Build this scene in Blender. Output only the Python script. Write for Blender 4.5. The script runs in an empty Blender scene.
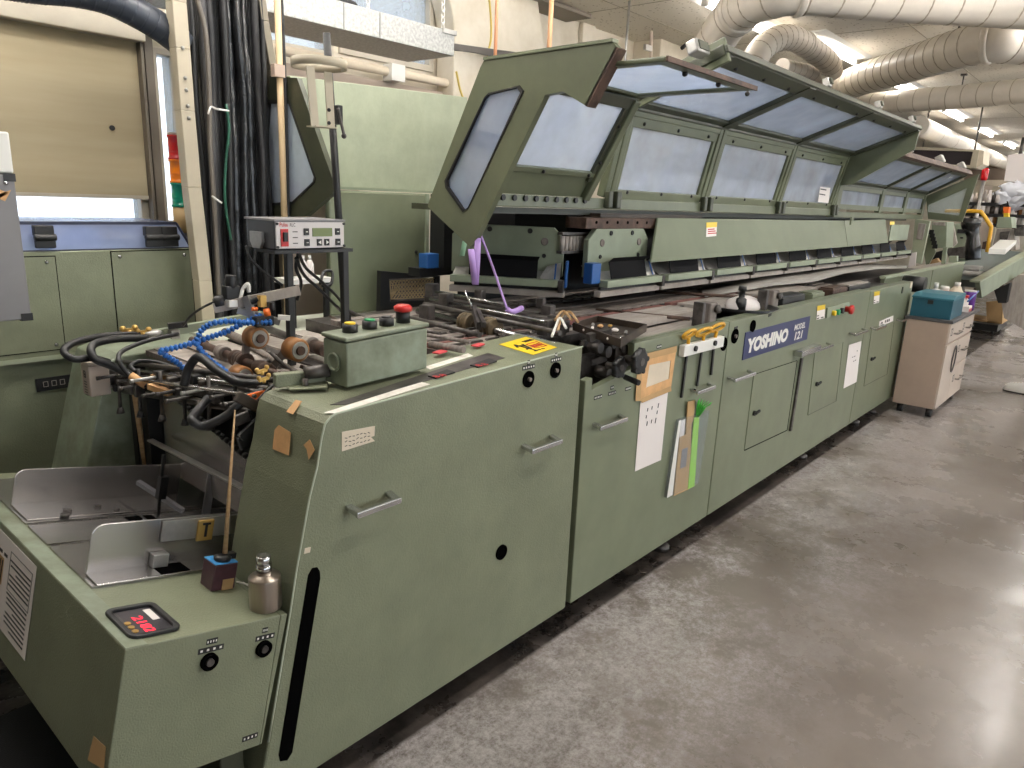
import bpy, bmesh, math, random
from mathutils import Vector as V, Matrix
random.seed(7)
SC = bpy.context.scene
COL = SC.collection
# ---------------------------------------------------------------- camera solved from the photograph (1024x768)
FPX = 723.44
CAM = V((0, -1.412, 1.6))
def _axes(yaw, pitch, roll):
    f = V((math.cos(yaw)*math.cos(pitch), math.sin(yaw)*math.cos(pitch), -math.sin(pitch)))
    r = V((math.sin(yaw), -math.cos(yaw), 0)); d = f.cross(r)
    return r*math.cos(roll)+d*math.sin(roll), d*math.cos(roll)-r*math.sin(roll), f
AX, AD, AF = _axes(math.radians(40.534), math.radians(14.429), math.radians(-2.439))
cd = bpy.data.cameras.new('camera'); cam = bpy.data.objects.new('camera', cd); COL.objects.link(cam)
cd.sensor_width = 36; cd.lens = FPX/1024*36; cd.clip_start = .05; cd.clip_end = 200
cam.matrix_world = Matrix(((AX.x, -AD.x, -AF.x, CAM.x), (AX.y, -AD.y, -AF.y, CAM.y), (AX.z, -AD.z, -AF.z, CAM.z), (0, 0, 0, 1)))
SC.camera = cam
def ray(px, py): return AX*((px-512)/FPX)+AD*((py-384)/FPX)+AF
def P(px, py, x=None, y=None, z=None):          # measured point of the photograph on a known plane of the place
    v = ray(px, py)
    if x is not None: t = (x-CAM.x)/v.x
    elif y is not None: t = (y-CAM.y)/v.y
    else: t = (z-CAM.z)/v.z
    return CAM+v*t
# ---------------------------------------------------------------- mesh builder
class B:
    def __init__(s): s.b = bmesh.new(); s.m = 0
    def face(s, vs):
        try: f = s.b.faces.new(vs)
        except ValueError: return
        f.material_index = s.m; return f
    def poly(s, pts): return s.face([s.b.verts.new(V(p)) for p in pts])
    def prism(s, pts, vec):                      # polygon extruded along vec
        vec = V(vec); a = [s.b.verts.new(V(p)) for p in pts]; c = [s.b.verts.new(V(p)+vec) for p in pts]
        n = len(a); s.face(a[::-1]); s.face(c)
        for i in range(n): s.face([a[i], a[(i+1) % n], c[(i+1) % n], c[i]])
        return s
    def frame(s, outer, inner, vec):             # ring between two polygons of equal count, extruded
        vec = V(vec); n = len(outer)
        o0 = [s.b.verts.new(V(p)) for p in outer]; i0 = [s.b.verts.new(V(p)) for p in inner]
        o1 = [s.b.verts.new(V(p)+vec) for p in outer]; i1 = [s.b.verts.new(V(p)+vec) for p in inner]
        for k in range(n):
            j = (k+1) % n
            s.face([o0[k], i0[k], i0[j], o0[j]]); s.face([o1[k], o1[j], i1[j], i1[k]])
            s.face([o0[k], o0[j], o1[j], o1[k]]); s.face([i0[k], i1[k], i1[j], i0[j]])
        return s
    def box(s, x0, x1, y0, y1, z0, z1):
        return s.prism([(x0, y0, z0), (x1, y0, z0), (x1, y1, z0), (x0, y1, z0)], (0, 0, z1-z0))
    def obx(s, c, u, v, w):                      # box from a corner and three edge vectors
        c, u, v = V(c), V(u), V(v); return s.prism([c, c+u, c+u+v, c+v], w)
    def cbx(s, c, u, v, w):                      # the same about its centre
        c, u, v, w = V(c), V(u), V(v), V(w); return s.obx(c-(u+v+w)/2, u, v, w)
    def bar(s, p0, p1, w, h, up=(0, 0, 1)):
        p0, p1 = V(p0), V(p1); d = p1-p0; n = d.cross(V(up)).normalized(); u = n.cross(d).normalized()
        return s.cbx((p0+p1)/2, d, n*w, u*h)
    def cyl(s, p0, p1, r0, r1=None, n=14):
        return s.lathe(p0, V(p1)-V(p0), [(0, r0), (1, r0 if r1 is None else r1)], n)
    def lathe(s, p0, axis, prof, n=16):          # profile of (fraction of axis, radius)
        p0, axis = V(p0), V(axis); d = axis.normalized()
        a = d.orthogonal().normalized(); c = d.cross(a); rings = []
        for t, r in prof:
            rings.append([s.b.verts.new(p0+axis*t+(a*math.cos(2*math.pi*k/n)+c*math.sin(2*math.pi*k/n))*max(r, 1e-4)) for k in range(n)])
        for q, w in zip(rings, rings[1:]):
            for k in range(n):
                f = s.face([q[k], q[(k+1) % n], w[(k+1) % n], w[k]])
                if f: f.smooth = True
        s.face(rings[0][::-1]); s.face(rings[-1]); return s
    def tube(s, pts, r, n=8, sub=6):
        pts = [V(p) for p in pts]
        if sub > 1 and len(pts) > 2:
            q = [pts[0]*2-pts[1]]+pts+[pts[-1]*2-pts[-2]]; o = []
            for i in range(1, len(q)-2):
                for k in range(sub):
                    t = k/sub; a, b, c, d = q[i-1:i+3]
                    o.append(.5*((2*b)+(c-a)*t+(2*a-5*b+4*c-d)*t*t+(3*b-a-3*c+d)*t**3))
            pts = o+[pts[-1]]
        t = (pts[1]-pts[0]).normalized(); a = t.orthogonal().normalized(); rings = []
        for i, p in enumerate(pts):
            t = (pts[min(i+1, len(pts)-1)]-pts[max(i-1, 0)]).normalized()
            a = (a-t*a.dot(t)).normalized(); c = t.cross(a)
            rr = r(i/(len(pts)-1)) if callable(r) else r
            rings.append([s.b.verts.new(p+(a*math.cos(2*math.pi*k/n)+c*math.sin(2*math.pi*k/n))*rr) for k in range(n)])
        for q, w in zip(rings, rings[1:]):
            for k in range(n):
                f = s.face([q[k], q[(k+1) % n], w[(k+1) % n], w[k]])
                if f: f.smooth = True
        s.face(rings[0][::-1]); s.face(rings[-1]); return s
    def sph(s, c, r, n=12, sq=(1, 1, 1)):
        m = Matrix.Translation(V(c)) @ Matrix.Diagonal((sq[0], sq[1], sq[2], 1))
        g = bmesh.ops.create_uvsphere(s.b, u_segments=n, v_segments=max(6, n//2+2), radius=r, matrix=m)
        for v in g['verts']:
            for f in v.link_faces: f.smooth = True; f.material_index = s.m
        return s
    def grid(s, rows, thick=None):               # rows of points -> sheet
        vs = [[s.b.verts.new(V(p)) for p in r] for r in rows]
        for q, w in zip(vs, vs[1:]):
            for k in range(len(q)-1):
                f = s.face([q[k], q[k+1], w[k+1], w[k]]); f.smooth = True
        return s
OFF = {}
def obj(name, b, mats, parent=None, bevel=0, seg=2, loc=None, solid=0):
    if not isinstance(mats, (list, tuple)): mats = [mats]
    bmesh.ops.recalc_face_normals(b.b, faces=b.b.faces[:])
    if parent is None:
        if loc is None:
            lo = [min(v.co[i] for v in b.b.verts) for i in range(3)]; hi = [max(v.co[i] for v in b.b.verts) for i in range(3)]
            loc = V(((lo[0]+hi[0])/2, (lo[1]+hi[1])/2, lo[2]))
        off = V(loc)
    else: off = OFF[parent.name]
    bmesh.ops.translate(b.b, verts=b.b.verts[:], vec=-off)
    me = bpy.data.meshes.new(name); b.b.to_mesh(me); b.b.free()
    for m in mats: me.materials.append(m)
    o = bpy.data.objects.new(name, me); COL.objects.link(o); OFF[o.name] = off
    if parent is None: o.location = off
    else: o.parent = parent
    if solid:
        md = o.modifiers.new('solid', 'SOLIDIFY'); md.thickness = solid; md.offset = 0
    if bevel:
        md = o.modifiers.new('bevel', 'BEVEL'); md.width = bevel; md.segments = seg; md.limit_method = 'ANGLE'; md.angle_limit = math.radians(40)
    return o
def tag(o, label, cat, group=None):
    o['label'] = label; o['category'] = cat
    if group: o['group'] = group
    return o
def thing(name, loc, label, cat, group=None):
    o = bpy.data.objects.new(name, None); COL.objects.link(o); o.location = V(loc); o.empty_display_size = .05
    OFF[o.name] = V(loc); return tag(o, label, cat, group)
def struct(name, b, mats, bevel=0, parent=None):
    o = obj(name, b, mats, parent, bevel)
    if parent is None: o['kind'] = 'structure'
    return o
def text(name, s, org, right, up, h, mat, parent, bold=0, shear=0, width=None, ext=.0006, align='LEFT'):
    cu = bpy.data.curves.new(name, 'FONT'); cu.body = s; cu.size = 1; cu.offset = bold; cu.shear = shear; cu.extrude = 0; cu.resolution_u = 3
    t = bpy.data.objects.new(name+'_src', cu); COL.objects.link(t)
    dg = bpy.context.evaluated_depsgraph_get(); me = bpy.data.meshes.new_from_object(t.evaluated_get(dg))
    bpy.data.objects.remove(t); bpy.data.curves.remove(cu)
    xs = [v.co.x for v in me.vertices]; ys = [v.co.y for v in me.vertices]
    sx0, sx1, sy0, sy1 = min(xs), max(xs), min(ys), max(ys)
    k = h/(sy1-sy0); kx = k if width is None else width/(sx1-sx0)
    r, u = V(right).normalized(), V(up).normalized(); n = r.cross(u); off = OFF[parent.name]; org = V(org)
    sh = -(sx1-sx0)*kx/2 if align == 'CENTER' else 0
    for v in me.vertices:
        v.co = org+r*((v.co.x-sx0)*kx+sh)+u*((v.co.y-sy0)*k)+n*ext-off
    me.materials.append(mat)
    o = bpy.data.objects.new(name, me); COL.objects.link(o); o.parent = parent; OFF[o.name] = off
    return o
# ---------------------------------------------------------------- materials
def lin(c): return tuple(((x/255)/12.92 if x/255 <= .04045 else ((x/255+.055)/1.055)**2.4) for x in c[:3])+(1,)
def mat(name, c, rough=.5, metal=0, var=0, vs=6, bump=0, bs=200, emit=0, c2=None, stretch=None, coat=0, spec=.5, detail=4, r2=None):
    m = bpy.data.materials.new(name); m.use_nodes = True; nt = m.node_tree; N = nt.nodes; L = nt.links
    p = N['Principled BSDF']; p.inputs['Base Color'].default_value = lin(c); p.inputs['Roughness'].default_value = rough
    p.inputs['Metallic'].default_value = metal; p.inputs['Specular IOR Level'].default_value = spec
    if coat: p.inputs['Coat Weight'].default_value = coat; p.inputs['Coat Roughness'].default_value = .15
    if emit: p.inputs['Emission Color'].default_value = lin(c); p.inputs['Emission Strength'].default_value = emit
    tc = N.new('ShaderNodeTexCoord'); mp = N.new('ShaderNodeMapping'); L.new(tc.outputs['Object'], mp.inputs[0])
    if stretch: mp.inputs['Scale'].default_value = stretch
    if var or c2:
        n = N.new('ShaderNodeTexNoise'); n.inputs['Scale'].default_value = vs; n.inputs['Detail'].default_value = detail; n.inputs['Roughness'].default_value = .65
        L.new(mp.outputs[0], n.inputs['Vector'])
        cr = N.new('ShaderNodeValToRGB'); L.new(n.outputs['Fac'], cr.inputs[0])
        if c2 is None: c2 = tuple(max(0, x*(1-var)) for x in c)
        cr.color_ramp.elements[0].position = .35; cr.color_ramp.elements[1].position = .65
        cr.color_ramp.elements[0].color = lin(c2); cr.color_ramp.elements[1].color = lin(c)
        L.new(cr.outputs[0], p.inputs['Base Color'])
        if r2 is not None:
            mr = N.new('ShaderNodeMapRange'); mr.inputs['From Min'].default_value = .35; mr.inputs['From Max'].default_value = .65
            mr.inputs['To Min'].default_value = r2; mr.inputs['To Max'].default_value = rough
            L.new(n.outputs['Fac'], mr.inputs['Value']); L.new(mr.outputs[0], p.inputs['Roughness'])
    if bump:
        n2 = N.new('ShaderNodeTexNoise'); n2.inputs['Scale'].default_value = bs; n2.inputs['Detail'].default_value = 2
        L.new(mp.outputs[0], n2.inputs['Vector'])
        bp = N.new('ShaderNodeBump'); bp.inputs['Strength'].default_value = bump; bp.inputs['Distance'].default_value = .002
        L.new(n2.outputs['Fac'], bp.inputs['Height']); L.new(bp.outputs[0], p.inputs['Normal'])
    return m
def pane(name, c, haze, rough=.25, streak=3, tlu=.45):
    m = bpy.data.materials.new(name); m.use_nodes = True; nt = m.node_tree; N = nt.nodes; L = nt.links
    p = N['Principled BSDF']; p.inputs['Base Color'].default_value = lin(c); p.inputs['Roughness'].default_value = rough
    tr = N.new('ShaderNodeBsdfTransparent'); tr.inputs[0].default_value = (.93, .96, 1, 1)
    tc = N.new('ShaderNodeTexCoord'); n = N.new('ShaderNodeTexNoise'); n.inputs['Scale'].default_value = streak; n.inputs['Detail'].default_value = 5
    L.new(tc.outputs['Object'], n.inputs['Vector'])
    mr = N.new('ShaderNodeMapRange'); mr.inputs['From Min'].default_value = .3; mr.inputs['From Max'].default_value = .7
    mr.inputs['To Min'].default_value = haze*.7; mr.inputs['To Max'].default_value = min(1, haze*1.3)
    L.new(n.outputs['Fac'], mr.inputs['Value'])
    tl = N.new('ShaderNodeBsdfTranslucent'); tl.inputs[0].default_value = lin(c); m2 = N.new('ShaderNodeMixShader'); m2.inputs[0].default_value = tlu; L.new(p.outputs[0], m2.inputs[1]); L.new(tl.outputs[0], m2.inputs[2])
    mx = N.new('ShaderNodeMixShader'); L.new(mr.outputs[0], mx.inputs[0]); L.new(tr.outputs[0], mx.inputs[1]); L.new(m2.outputs[0], mx.inputs[2])
    L.new(mx.outputs[0], N['Material Output'].inputs[0]); return m
GREEN = mat('green hammertone paint', (127, 132, 108), .42, var=.08, vs=5, bump=.8, bs=230)
GREEN2 = mat('smooth green paint', (124, 131, 107), .32, var=.08, vs=4)
GREENW = mat('worn green paint', (140, 150, 132), .4, c2=(112, 118, 98), vs=9, bump=.15, bs=120)
GREEND = mat('dark olive frame paint', (64, 68, 52), .4, var=.15, vs=8)
GREENP = mat('pale green paint', (172, 180, 154), .45, var=.08, vs=7, bump=.2, bs=90)
GREENL = mat('light green enamel', (146, 156, 134), .5, var=.1, vs=4)
BLACK = mat('black paint', (26, 26, 27), .45)
RUBBER = mat('black rubber', (30, 30, 32), .5, var=.2, vs=20)
PLASTIC = mat('glossy black plastic film', (28, 29, 31), .22, bump=.9, bs=40)
HOLE = mat('dark opening', (8, 8, 8), .9, spec=0)
DSTEEL = mat('oily dark steel', (98, 93, 90), .4, metal=.35, c2=(54, 50, 48), vs=14, bump=.2, bs=60)
RUST = mat('brown rusty steel', (96, 74, 62), .6, metal=.3, c2=(58, 44, 38), vs=18)
BROWN = mat('dark brown painted steel', (66, 56, 48), .5, metal=.2, var=.2, vs=12)
STEEL = mat('scuffed stainless sheet', (196, 192, 190), .27, metal=.9, var=.06, vs=2)
ROD = mat('bright steel rod', (190, 188, 186), .25, metal=1, var=.2, vs=25)
CHROME = mat('chrome', (205, 205, 208), .15, metal=1)
ALU = mat('aluminium', (190, 188, 184), .4, metal=.7, var=.15, vs=12)
GALV = mat('galvanised sheet', (186, 186, 182), .4, metal=.35, c2=(158, 158, 155), vs=60, detail=1)
WHITE = mat('white enamel', (232, 230, 224), .5)
PAPER = mat('white paper', (236, 228, 224), .8)
PAPER2 = mat('cream paper', (226, 212, 190), .8, var=.05)
TAPE = mat('kraft paper tape', (224, 176, 122), .7, var=.1, vs=15)
TAPEW = mat('white cloth tape', (238, 234, 226), .7, c2=(214, 208, 198), vs=30)
CARD = mat('brown cardboard', (196, 160, 112), .8, var=.06)
INK = mat('black ink', (30, 28, 30), .6)
INKR = mat('red ink', (190, 40, 40), .6)
WOOD = mat('pale wood', (200, 168, 126), .6, c2=(176, 138, 96), vs=8, stretch=(1, 1, 12))
BLUEP = mat('blue plastic', (38, 92, 160), .35)
BLUEH = mat('blue modular hose plastic', (48, 110, 190), .3)
RED = mat('red plastic', (190, 38, 36), .3)
YELLOW = mat('yellow plastic', (232, 196, 40), .4)
ORANGE = mat('orange plastic', (232, 110, 36), .45)
GREENB = mat('green button plastic', (30, 150, 90), .35)
KEYY = mat('yellow coated steel', (222, 168, 46), .4)
NAVY = mat('navy enamel', (38, 46, 92), .35)
BEIGE = mat('beige painted metal', (190, 180, 158), .5, var=.06, vs=5)
CREAM = mat('cream laminate', (206, 190, 176), .5, var=.05, vs=3)
CREAMD = mat('beige laminate side', (190, 168, 152), .55, var=.06, vs=3)
GREYD = mat('dark grey worktop', (84, 82, 84), .5)
GREYP = mat('grey painted panel', (132, 130, 132), .45, var=.03)
TEAL = mat('teal painted metal', (34, 88, 106), .4)
PURPLE = mat('purple plastic', (96, 48, 140), .4)
LILAC = mat('lilac plastic string', (184, 150, 214), .5)
TAN = mat('tan polyurethane', (164, 112, 62), .45, var=.1)
BRASS = mat('brass', (206, 168, 96), .35, metal=.6)
PLASTER = mat('cream plaster wall', (222, 214, 198), .8, c2=(206, 196, 176), vs=3, bump=.3, bs=25)
FRAMEP = mat('beige window frame paint', (196, 188, 172), .5, var=.05)
BLIND = mat('tan roller blind cloth', (178, 166, 138), .85, c2=(166, 153, 124), vs=1.6, stretch=(.3, 1, 3))
DUCTP = mat('cream painted spiral duct', (226, 217, 204), .4, var=.05, vs=4)
DUCTB = mat('blue black ribbed hose', (50, 56, 66), .4)
WALLP = mat('dusty mauve sill panel', (176, 160, 146), .7)
SLATG = mat('grey slat', (142, 134, 128), .7, c2=(108, 100, 95), vs=10, stretch=(1, 8, 1), spec=.15)
SLATR = mat('reddish slat', (158, 108, 102), .7, c2=(112, 84, 78), vs=10, stretch=(1, 8, 1), spec=.15)
SLATL = mat('light grey slat', (178, 170, 162), .7, c2=(154, 146, 138), vs=7, stretch=(1, 6, 1), spec=.15)
FLAP = mat('matt black flap', (24, 24, 26), .8, spec=.1)
CLEAR = pane('clear acrylic bar', (214, 214, 218), .45, .15)
POUCH = pane('clear plastic pouch', (225, 225, 225), .2, .2, 14)
GREEN3 = mat('satin green cover paint', (112, 120, 98), .5, var=.06, vs=3, spec=.3)
GREENH = mat('olive hood paint', (104, 110, 87), .35, var=.1, vs=5, bump=.1, bs=120)
PANE = pane('hazy acrylic pane', (200, 208, 222), .66, .25, 4, .5)
PANER = pane('tinted roof acrylic', (186, 198, 220), .6, .15, 3, .6)
LID = pane('clear blue lid', (178, 192, 228), .55, .15)
GLASS = pane('frosted window glass', (222, 232, 244), .25, .3)
LENSR = mat('red lens', (180, 20, 26), .15, emit=.05)
LENSO = mat('amber lens', (226, 120, 20), .15, emit=.05)
LENSG = mat('green lens', (16, 130, 104), .15, emit=.04)
LCD = mat('lcd glass', (110, 122, 70), .3)
LED = mat('red led', (255, 40, 60), .5, emit=1.2)
TUBE = mat('lit fluorescent tube', (255, 250, 244), .5, emit=22)
TUBE1 = mat('added fill lamp tube', (255, 250, 244), .5, emit=42)
TUBE2 = mat('unseen bright lamp tube', (255, 250, 244), .5, emit=75)
SKYP = mat('bag plastic', (222, 224, 232), .35, bump=.8, bs=25)
DENIM = mat('grey blue cloth', (84, 94, 108), .8)
SOLE = mat('dark shoe sole', (46, 40, 40), .7)
# ================================================================ the room
def floor_mat():
    m = mat('polished worn concrete', (140, 128, 118), .3, bump=.06, bs=40); nt = m.node_tree; N = nt.nodes; L = nt.links; p = N['Principled BSDF']
    tc = N.new('ShaderNodeTexCoord')
    def noise(s, d, r=.6):
        n = N.new('ShaderNodeTexNoise'); n.inputs['Scale'].default_value = s; n.inputs['Detail'].default_value = d; n.inputs['Roughness'].default_value = r
        L.new(tc.outputs['Object'], n.inputs['Vector']); return n.outputs['Fac']
    def ramp(f, a, b, ca, cb):
        r = N.new('ShaderNodeValToRGB'); L.new(f, r.inputs[0]); e = r.color_ramp.elements
        e[0].position = a; e[1].position = b; e[0].color = ca; e[1].color = cb; return r.outputs[0]
    base = ramp(noise(.9, 6), .35, .68, lin((106, 97, 89)), lin((144, 135, 128)))
    worn = ramp(noise(1.7, 10, .8), .42, .53, (0, 0, 0, 1), (1, 1, 1, 1))
    fine = ramp(noise(45, 8, .85), .38, .6, (0, 0, 0, 1), (1, 1, 1, 1))
    # worn pale patches gather in the traffic-free metre beside the machine
    sx = N.new('ShaderNodeSeparateXYZ'); L.new(tc.outputs['Object'], sx.inputs[0])
    mr = N.new('ShaderNodeMapRange'); L.new(sx.outputs['Y'], mr.inputs['Value'])
    mr.inputs['From Min'].default_value = -1.0; mr.inputs['From Max'].default_value = -.15; mr.inputs['To Min'].default_value = 0; mr.inputs['To Max'].default_value = .95
    m1 = N.new('ShaderNodeMath'); m1.operation = 'MULTIPLY'; L.new(worn, m1.inputs[0]); L.new(mr.outputs[0], m1.inputs[1])
    m2 = N.new('ShaderNodeMath'); m2.operation = 'MULTIPLY'; L.new(m1.outputs[0], m2.inputs[0]); L.new(fine, m2.inputs[1])
    mx = N.new('ShaderNodeMix'); mx.data_type = 'RGBA'; L.new(m2.outputs[0], mx.inputs['Factor']); L.new(base, mx.inputs['A']); mx.inputs['B'].default_value = lin((206, 200, 200))
    # floor colour turns darker under the machine row
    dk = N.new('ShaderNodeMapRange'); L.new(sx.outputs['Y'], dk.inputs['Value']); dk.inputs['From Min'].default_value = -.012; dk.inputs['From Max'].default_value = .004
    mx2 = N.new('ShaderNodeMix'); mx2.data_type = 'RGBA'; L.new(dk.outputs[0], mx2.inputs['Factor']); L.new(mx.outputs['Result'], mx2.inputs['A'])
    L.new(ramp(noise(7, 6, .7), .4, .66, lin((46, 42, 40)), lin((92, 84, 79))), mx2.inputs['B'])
    L.new(mx2.outputs['Result'], p.inputs['Base Color'])
    rr = N.new('ShaderNodeMapRange'); L.new(noise(1.6, 7, .7), rr.inputs['Value']); rr.inputs['From Min'].default_value = .35; rr.inputs['From Max'].default_value = .7
    rr.inputs['To Min'].default_value = .16; rr.inputs['To Max'].default_value = .42; L.new(rr.outputs[0], p.inputs['Roughness'])
    return m
def ceil_mat():
    m = mat('pinhole acoustic ceiling board', (232, 225, 212), .85); nt = m.node_tree; N = nt.nodes; L = nt.links
    tc = N.new('ShaderNodeTexCoord'); v = N.new('ShaderNodeTexVoronoi'); v.inputs['Scale'].default_value = 22; L.new(tc.outputs['Object'], v.inputs['Vector'])
    r = N.new('ShaderNodeValToRGB'); L.new(v.outputs['Distance'], r.inputs[0]); e = r.color_ramp.elements
    e[0].position = .12; e[1].position = .22; e[0].color = lin((168, 156, 138)); e[1].color = lin((234, 227, 214)); L.new(r.outputs[0], N['Principled BSDF'].inputs['Base Color'])
    return m
CZ = 3.2
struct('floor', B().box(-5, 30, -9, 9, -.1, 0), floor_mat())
ceil = struct('ceiling', B().box(-5, 30, -9, 9, CZ, CZ+.1), ceil_mat())
# board joints of the ceiling
j = B()
for k in range(12): j.box(2+k*1.82, 2.008+k*1.82, -6, 3, CZ-.002, CZ+.004)
for yy in (-1.8, .55, 2.37): j.box(1, 26, yy, yy+.008, CZ-.002, CZ+.004)
struct('trim_1', j, mat('ceiling joint', (170, 160, 142), .8))
# back wall (y = 3) with window openings: x0, x1, z0, z1
WY = 3.0
wins = [(-1.6, 1.86, 1.35, 2.62), (1.93, 2.09, 1.35, 2.33), (2.25, 3.15, 2.45, 3.05), (3.2, 4.06, 2.5, 3.1), (5.1, 5.32, 2.3, 3.02)]
wb = B(); xs = sorted(set([-5, 9.0]+[w[0] for w in wins]+[w[1] for w in wins]))
for a, b_ in zip(xs, xs[1:]):
    w = [q for q in wins if q[0] <= a and q[1] >= b_]
    if w: wb.box(a, b_, WY, WY+.2, 0, w[0][2]); wb.box(a, b_, WY, WY+.2, w[0][3], CZ)
    else: wb.box(a, b_, WY, WY+.2, 0, CZ)
struct('wall_back', wb, PLASTER)
for i, (x0, x1, z0, z1) in enumerate(wins):
    f = B(); t = .045
    o_ = [(x0, WY-.02, z0), (x1, WY-.02, z0), (x1, WY-.02, z1), (x0, WY-.02, z1)]; t = min(.045, (x1-x0)*.22)
    n_ = [(x0+t, WY-.02, z0+t), (x1-t, WY-.02, z0+t), (x1-t, WY-.02, z1-t), (x0+t, WY-.02, z1-t)]
    f.frame(o_, n_, (0, .1, 0)); 
    if i in (2, 3): f.box(x0, x1, WY-.02, WY+.06, z0+.2, z0+.25)
    w = struct('window_%d' % (i+1), f, FRAMEP, .004)
    struct('window_glass', B().box(x0+t, x1-t, WY+.03, WY+.036, z0+t, z1-t), GLASS, parent=w)
# arched reveal in front of the tall window: pier with a rounded shoulder and a quarter-round spandrel
pier = B(); arc = [(4.07, CZ)]+[(4.07+.42*(1-math.cos(a)), 2.66+.52*math.sin(a)-.0) for a in [math.pi/2*k/10 for k in range(0)]]
sp = [(3.2, CZ), (3.72, CZ)]+[(3.72+.36*math.sin(math.pi/2*k/10), 2.72+.46*math.cos(math.pi/2*k/10)) for k in range(0, 11)]+[(4.08, 2.1), (5.02, 2.1)]
sp += [(5.02+.14*math.sin(math.pi*k/10), 2.2+.95*k/10) for k in range(1, 10)]+[(5.02, CZ)]
pier.prism([(x, WY-.22, z) for x, z in sp[1:]], (0, .19, 0))
pr_ = struct('trim_2', pier, PLASTER, .01)
cr = B(); cr.tube([(4.40, WY-.225, 3.18), (4.45, WY-.225, 3.0), (4.47, WY-.225, 2.8), (4.43, WY-.225, 2.66)], .008); cr.tube([(4.1, WY-.225, 2.5), (4.16, WY-.225, 2.35), (4.28, WY-.225, 2.2)], .008)
struct('yellow_crack', cr, mat('yellow sealant', (206, 182, 96), .7), parent=pr_)
# columns and recess at the far part of the back wall
c1 = B(); c1.box(6.85, 8.0, WY-.32, WY, 0, CZ); c1.box(5.9, 6.1, WY-.05, WY, 0, CZ); struct('wall_back_column', c1, PLASTER, .01)
struct('beam_1', B().box(4.9, 5.7, WY-.28, WY, CZ-.035, CZ-.004), mat('brown metal rail', (120, 110, 96), .5))
# low mauve sill panel and pale round pipe below the windows
struct('trim_3', B().box(2.35, 5.0, WY-.1, WY-.02, 2.02, 2.36), WALLP)
# far end wall, opposite wall (unseen, closes the room behind the camera only partly: its windows light the aisle)
struct('wall_far', B().box(26, 26.2, -9, 9, 0, CZ), PLASTER)
wr = B()
for x0 in range(-5, 30, 5): wr.box(x0, x0+1.2, -9, -8.8, 0, CZ); wr.box(x0+1.2, x0+5, -9, -8.8, 0, 1.0); wr.box(x0+1.2, x0+5, -9, -8.8, 2.7, CZ)
struct('wall_right', wr, PLASTER)
lb = B(); lb.box(-5, -4.8, -9, 9, 0, CZ); struct('wall_left', lb, mat('brown panelled wall', (110, 98, 84), .8))
wq = B(); wq.box(9, 26, 6.5, 6.7, 0, CZ); wq.box(9, 9.2, WY, 6.5, 0, CZ); struct('wall_back_far', wq, PLASTER)
# roller blind
b = B(); b.box(-1.5, 1.845, WY-.05, WY-.045, 1.52, 2.33); bl = obj('roller_blind', b, BLIND, loc=(0, WY-.05, 1.52))
tag(bl, 'tan roller blind drawn down over the window at the left', 'blind')
hb = P(112, 128, y=WY-.051)
obj('dark_spot', B().cyl(hb, hb+V((0, -.006, 0)), .014), BLACK, bl)
obj('hem_bar', B().box(-1.5, 1.845, WY-.056, WY-.042, 1.505, 1.525), FRAMEP, bl)
b = B(); b.box(-1.6, 1.87, WY-.12, WY-.03, 2.33, 2.95); tag(obj('blind_pelmet', b, FRAMEP, bevel=.006), 'beige painted pelmet box above the tan blind', 'pelmet')
b = B(); b.box(1.85, 1.865, WY-.09, WY-.03, 1.35, 2.33); b.box(1.88, 1.925, WY-.07, WY-.03, 1.3, 2.6); struct('trim_4', b, mat('dark window channel', (104, 96, 84), .5))
# far partition details
# ---------------------------------------------------------------- lamps
def lamp(x, y, label, tm=None):
    t = thing('ceiling_light', (x, y, CZ), label, 'light', 'fluorescent ceiling lights')
    b = B(); b.prism([(x-.72, y-.17, CZ-.001), (x-.72, y+.17, CZ-.001), (x-.72, y+.13, CZ-.02), (x-.72, y-.13, CZ-.02)], (1.44, 0, 0)); obj('housing', b, WHITE, t)
    obj('fluorescent_tube', B().cyl((x-.66, y, CZ-.05), (x+.66, y, CZ-.05), .022, n=10), tm or TUBE, t)
    for s in (-1, 1): obj('lamp_holder', B().box(x+s*.69-.02, x+s*.69+.02, y-.025, y+.025, CZ-.072, CZ-.019), WHITE, t)
names = ['lit fluorescent ceiling light nearest above the machine hood, beside the wide bent duct',
 'second lit fluorescent ceiling light, partly behind the cream sloping duct', 'third lit fluorescent ceiling light of the row, just below the level cream duct',
 'fourth lit fluorescent ceiling light of the row', 'fifth lit fluorescent ceiling light of the row', 'sixth and small lit ceiling light of the row', 'farthest lit ceiling light of the row']
for k in range(7): lamp(7.95+k*2.9 if k else 7.95, 1.37, names[k])
pl = P(716, 11, z=CZ-.07); lamp(pl.x+.5, pl.y, 'lit fluorescent ceiling light peeking out above the wide cream duct')
for yy in (-1.1, -4.6):  # unseen rows, set brighter to light the machine fronts
    for k in range(8):
        lamp(2.0+k*2.7, yy, 'unseen fluorescent ceiling light above the aisle beside the machine', TUBE2)
for x_ in (2.6, 4.2): lamp(x_, 1.75, 'added fill light on the ceiling between the hood and the window wall')  # fill lamps added to light the hood panes from behind
for x_, y_, m_ in ((2.0, 1.0, TUBE2), (.55, .75, TUBE1), (.2, 1.7, TUBE), (1.0, 2.1, TUBE1)): lamp(x_, y_, 'added fill light on the ceiling above the near end of the machine', m_)  # fill lamps added to brighten the dim left and rear side
w = bpy.data.worlds.new('world'); SC.world = w; w.use_nodes = True
w.node_tree.nodes['Background'].inputs[0].default_value = (.80, .90, 1.0, 1); w.node_tree.nodes['Background'].inputs[1].default_value = 3.0
SC.view_settings.view_transform = 'Standard'; SC.view_settings.look = 'None'; SC.view_settings.gamma = 1; SC.view_settings.exposure = .75; SC.view_settings.use_curve_mapping = False
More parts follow.
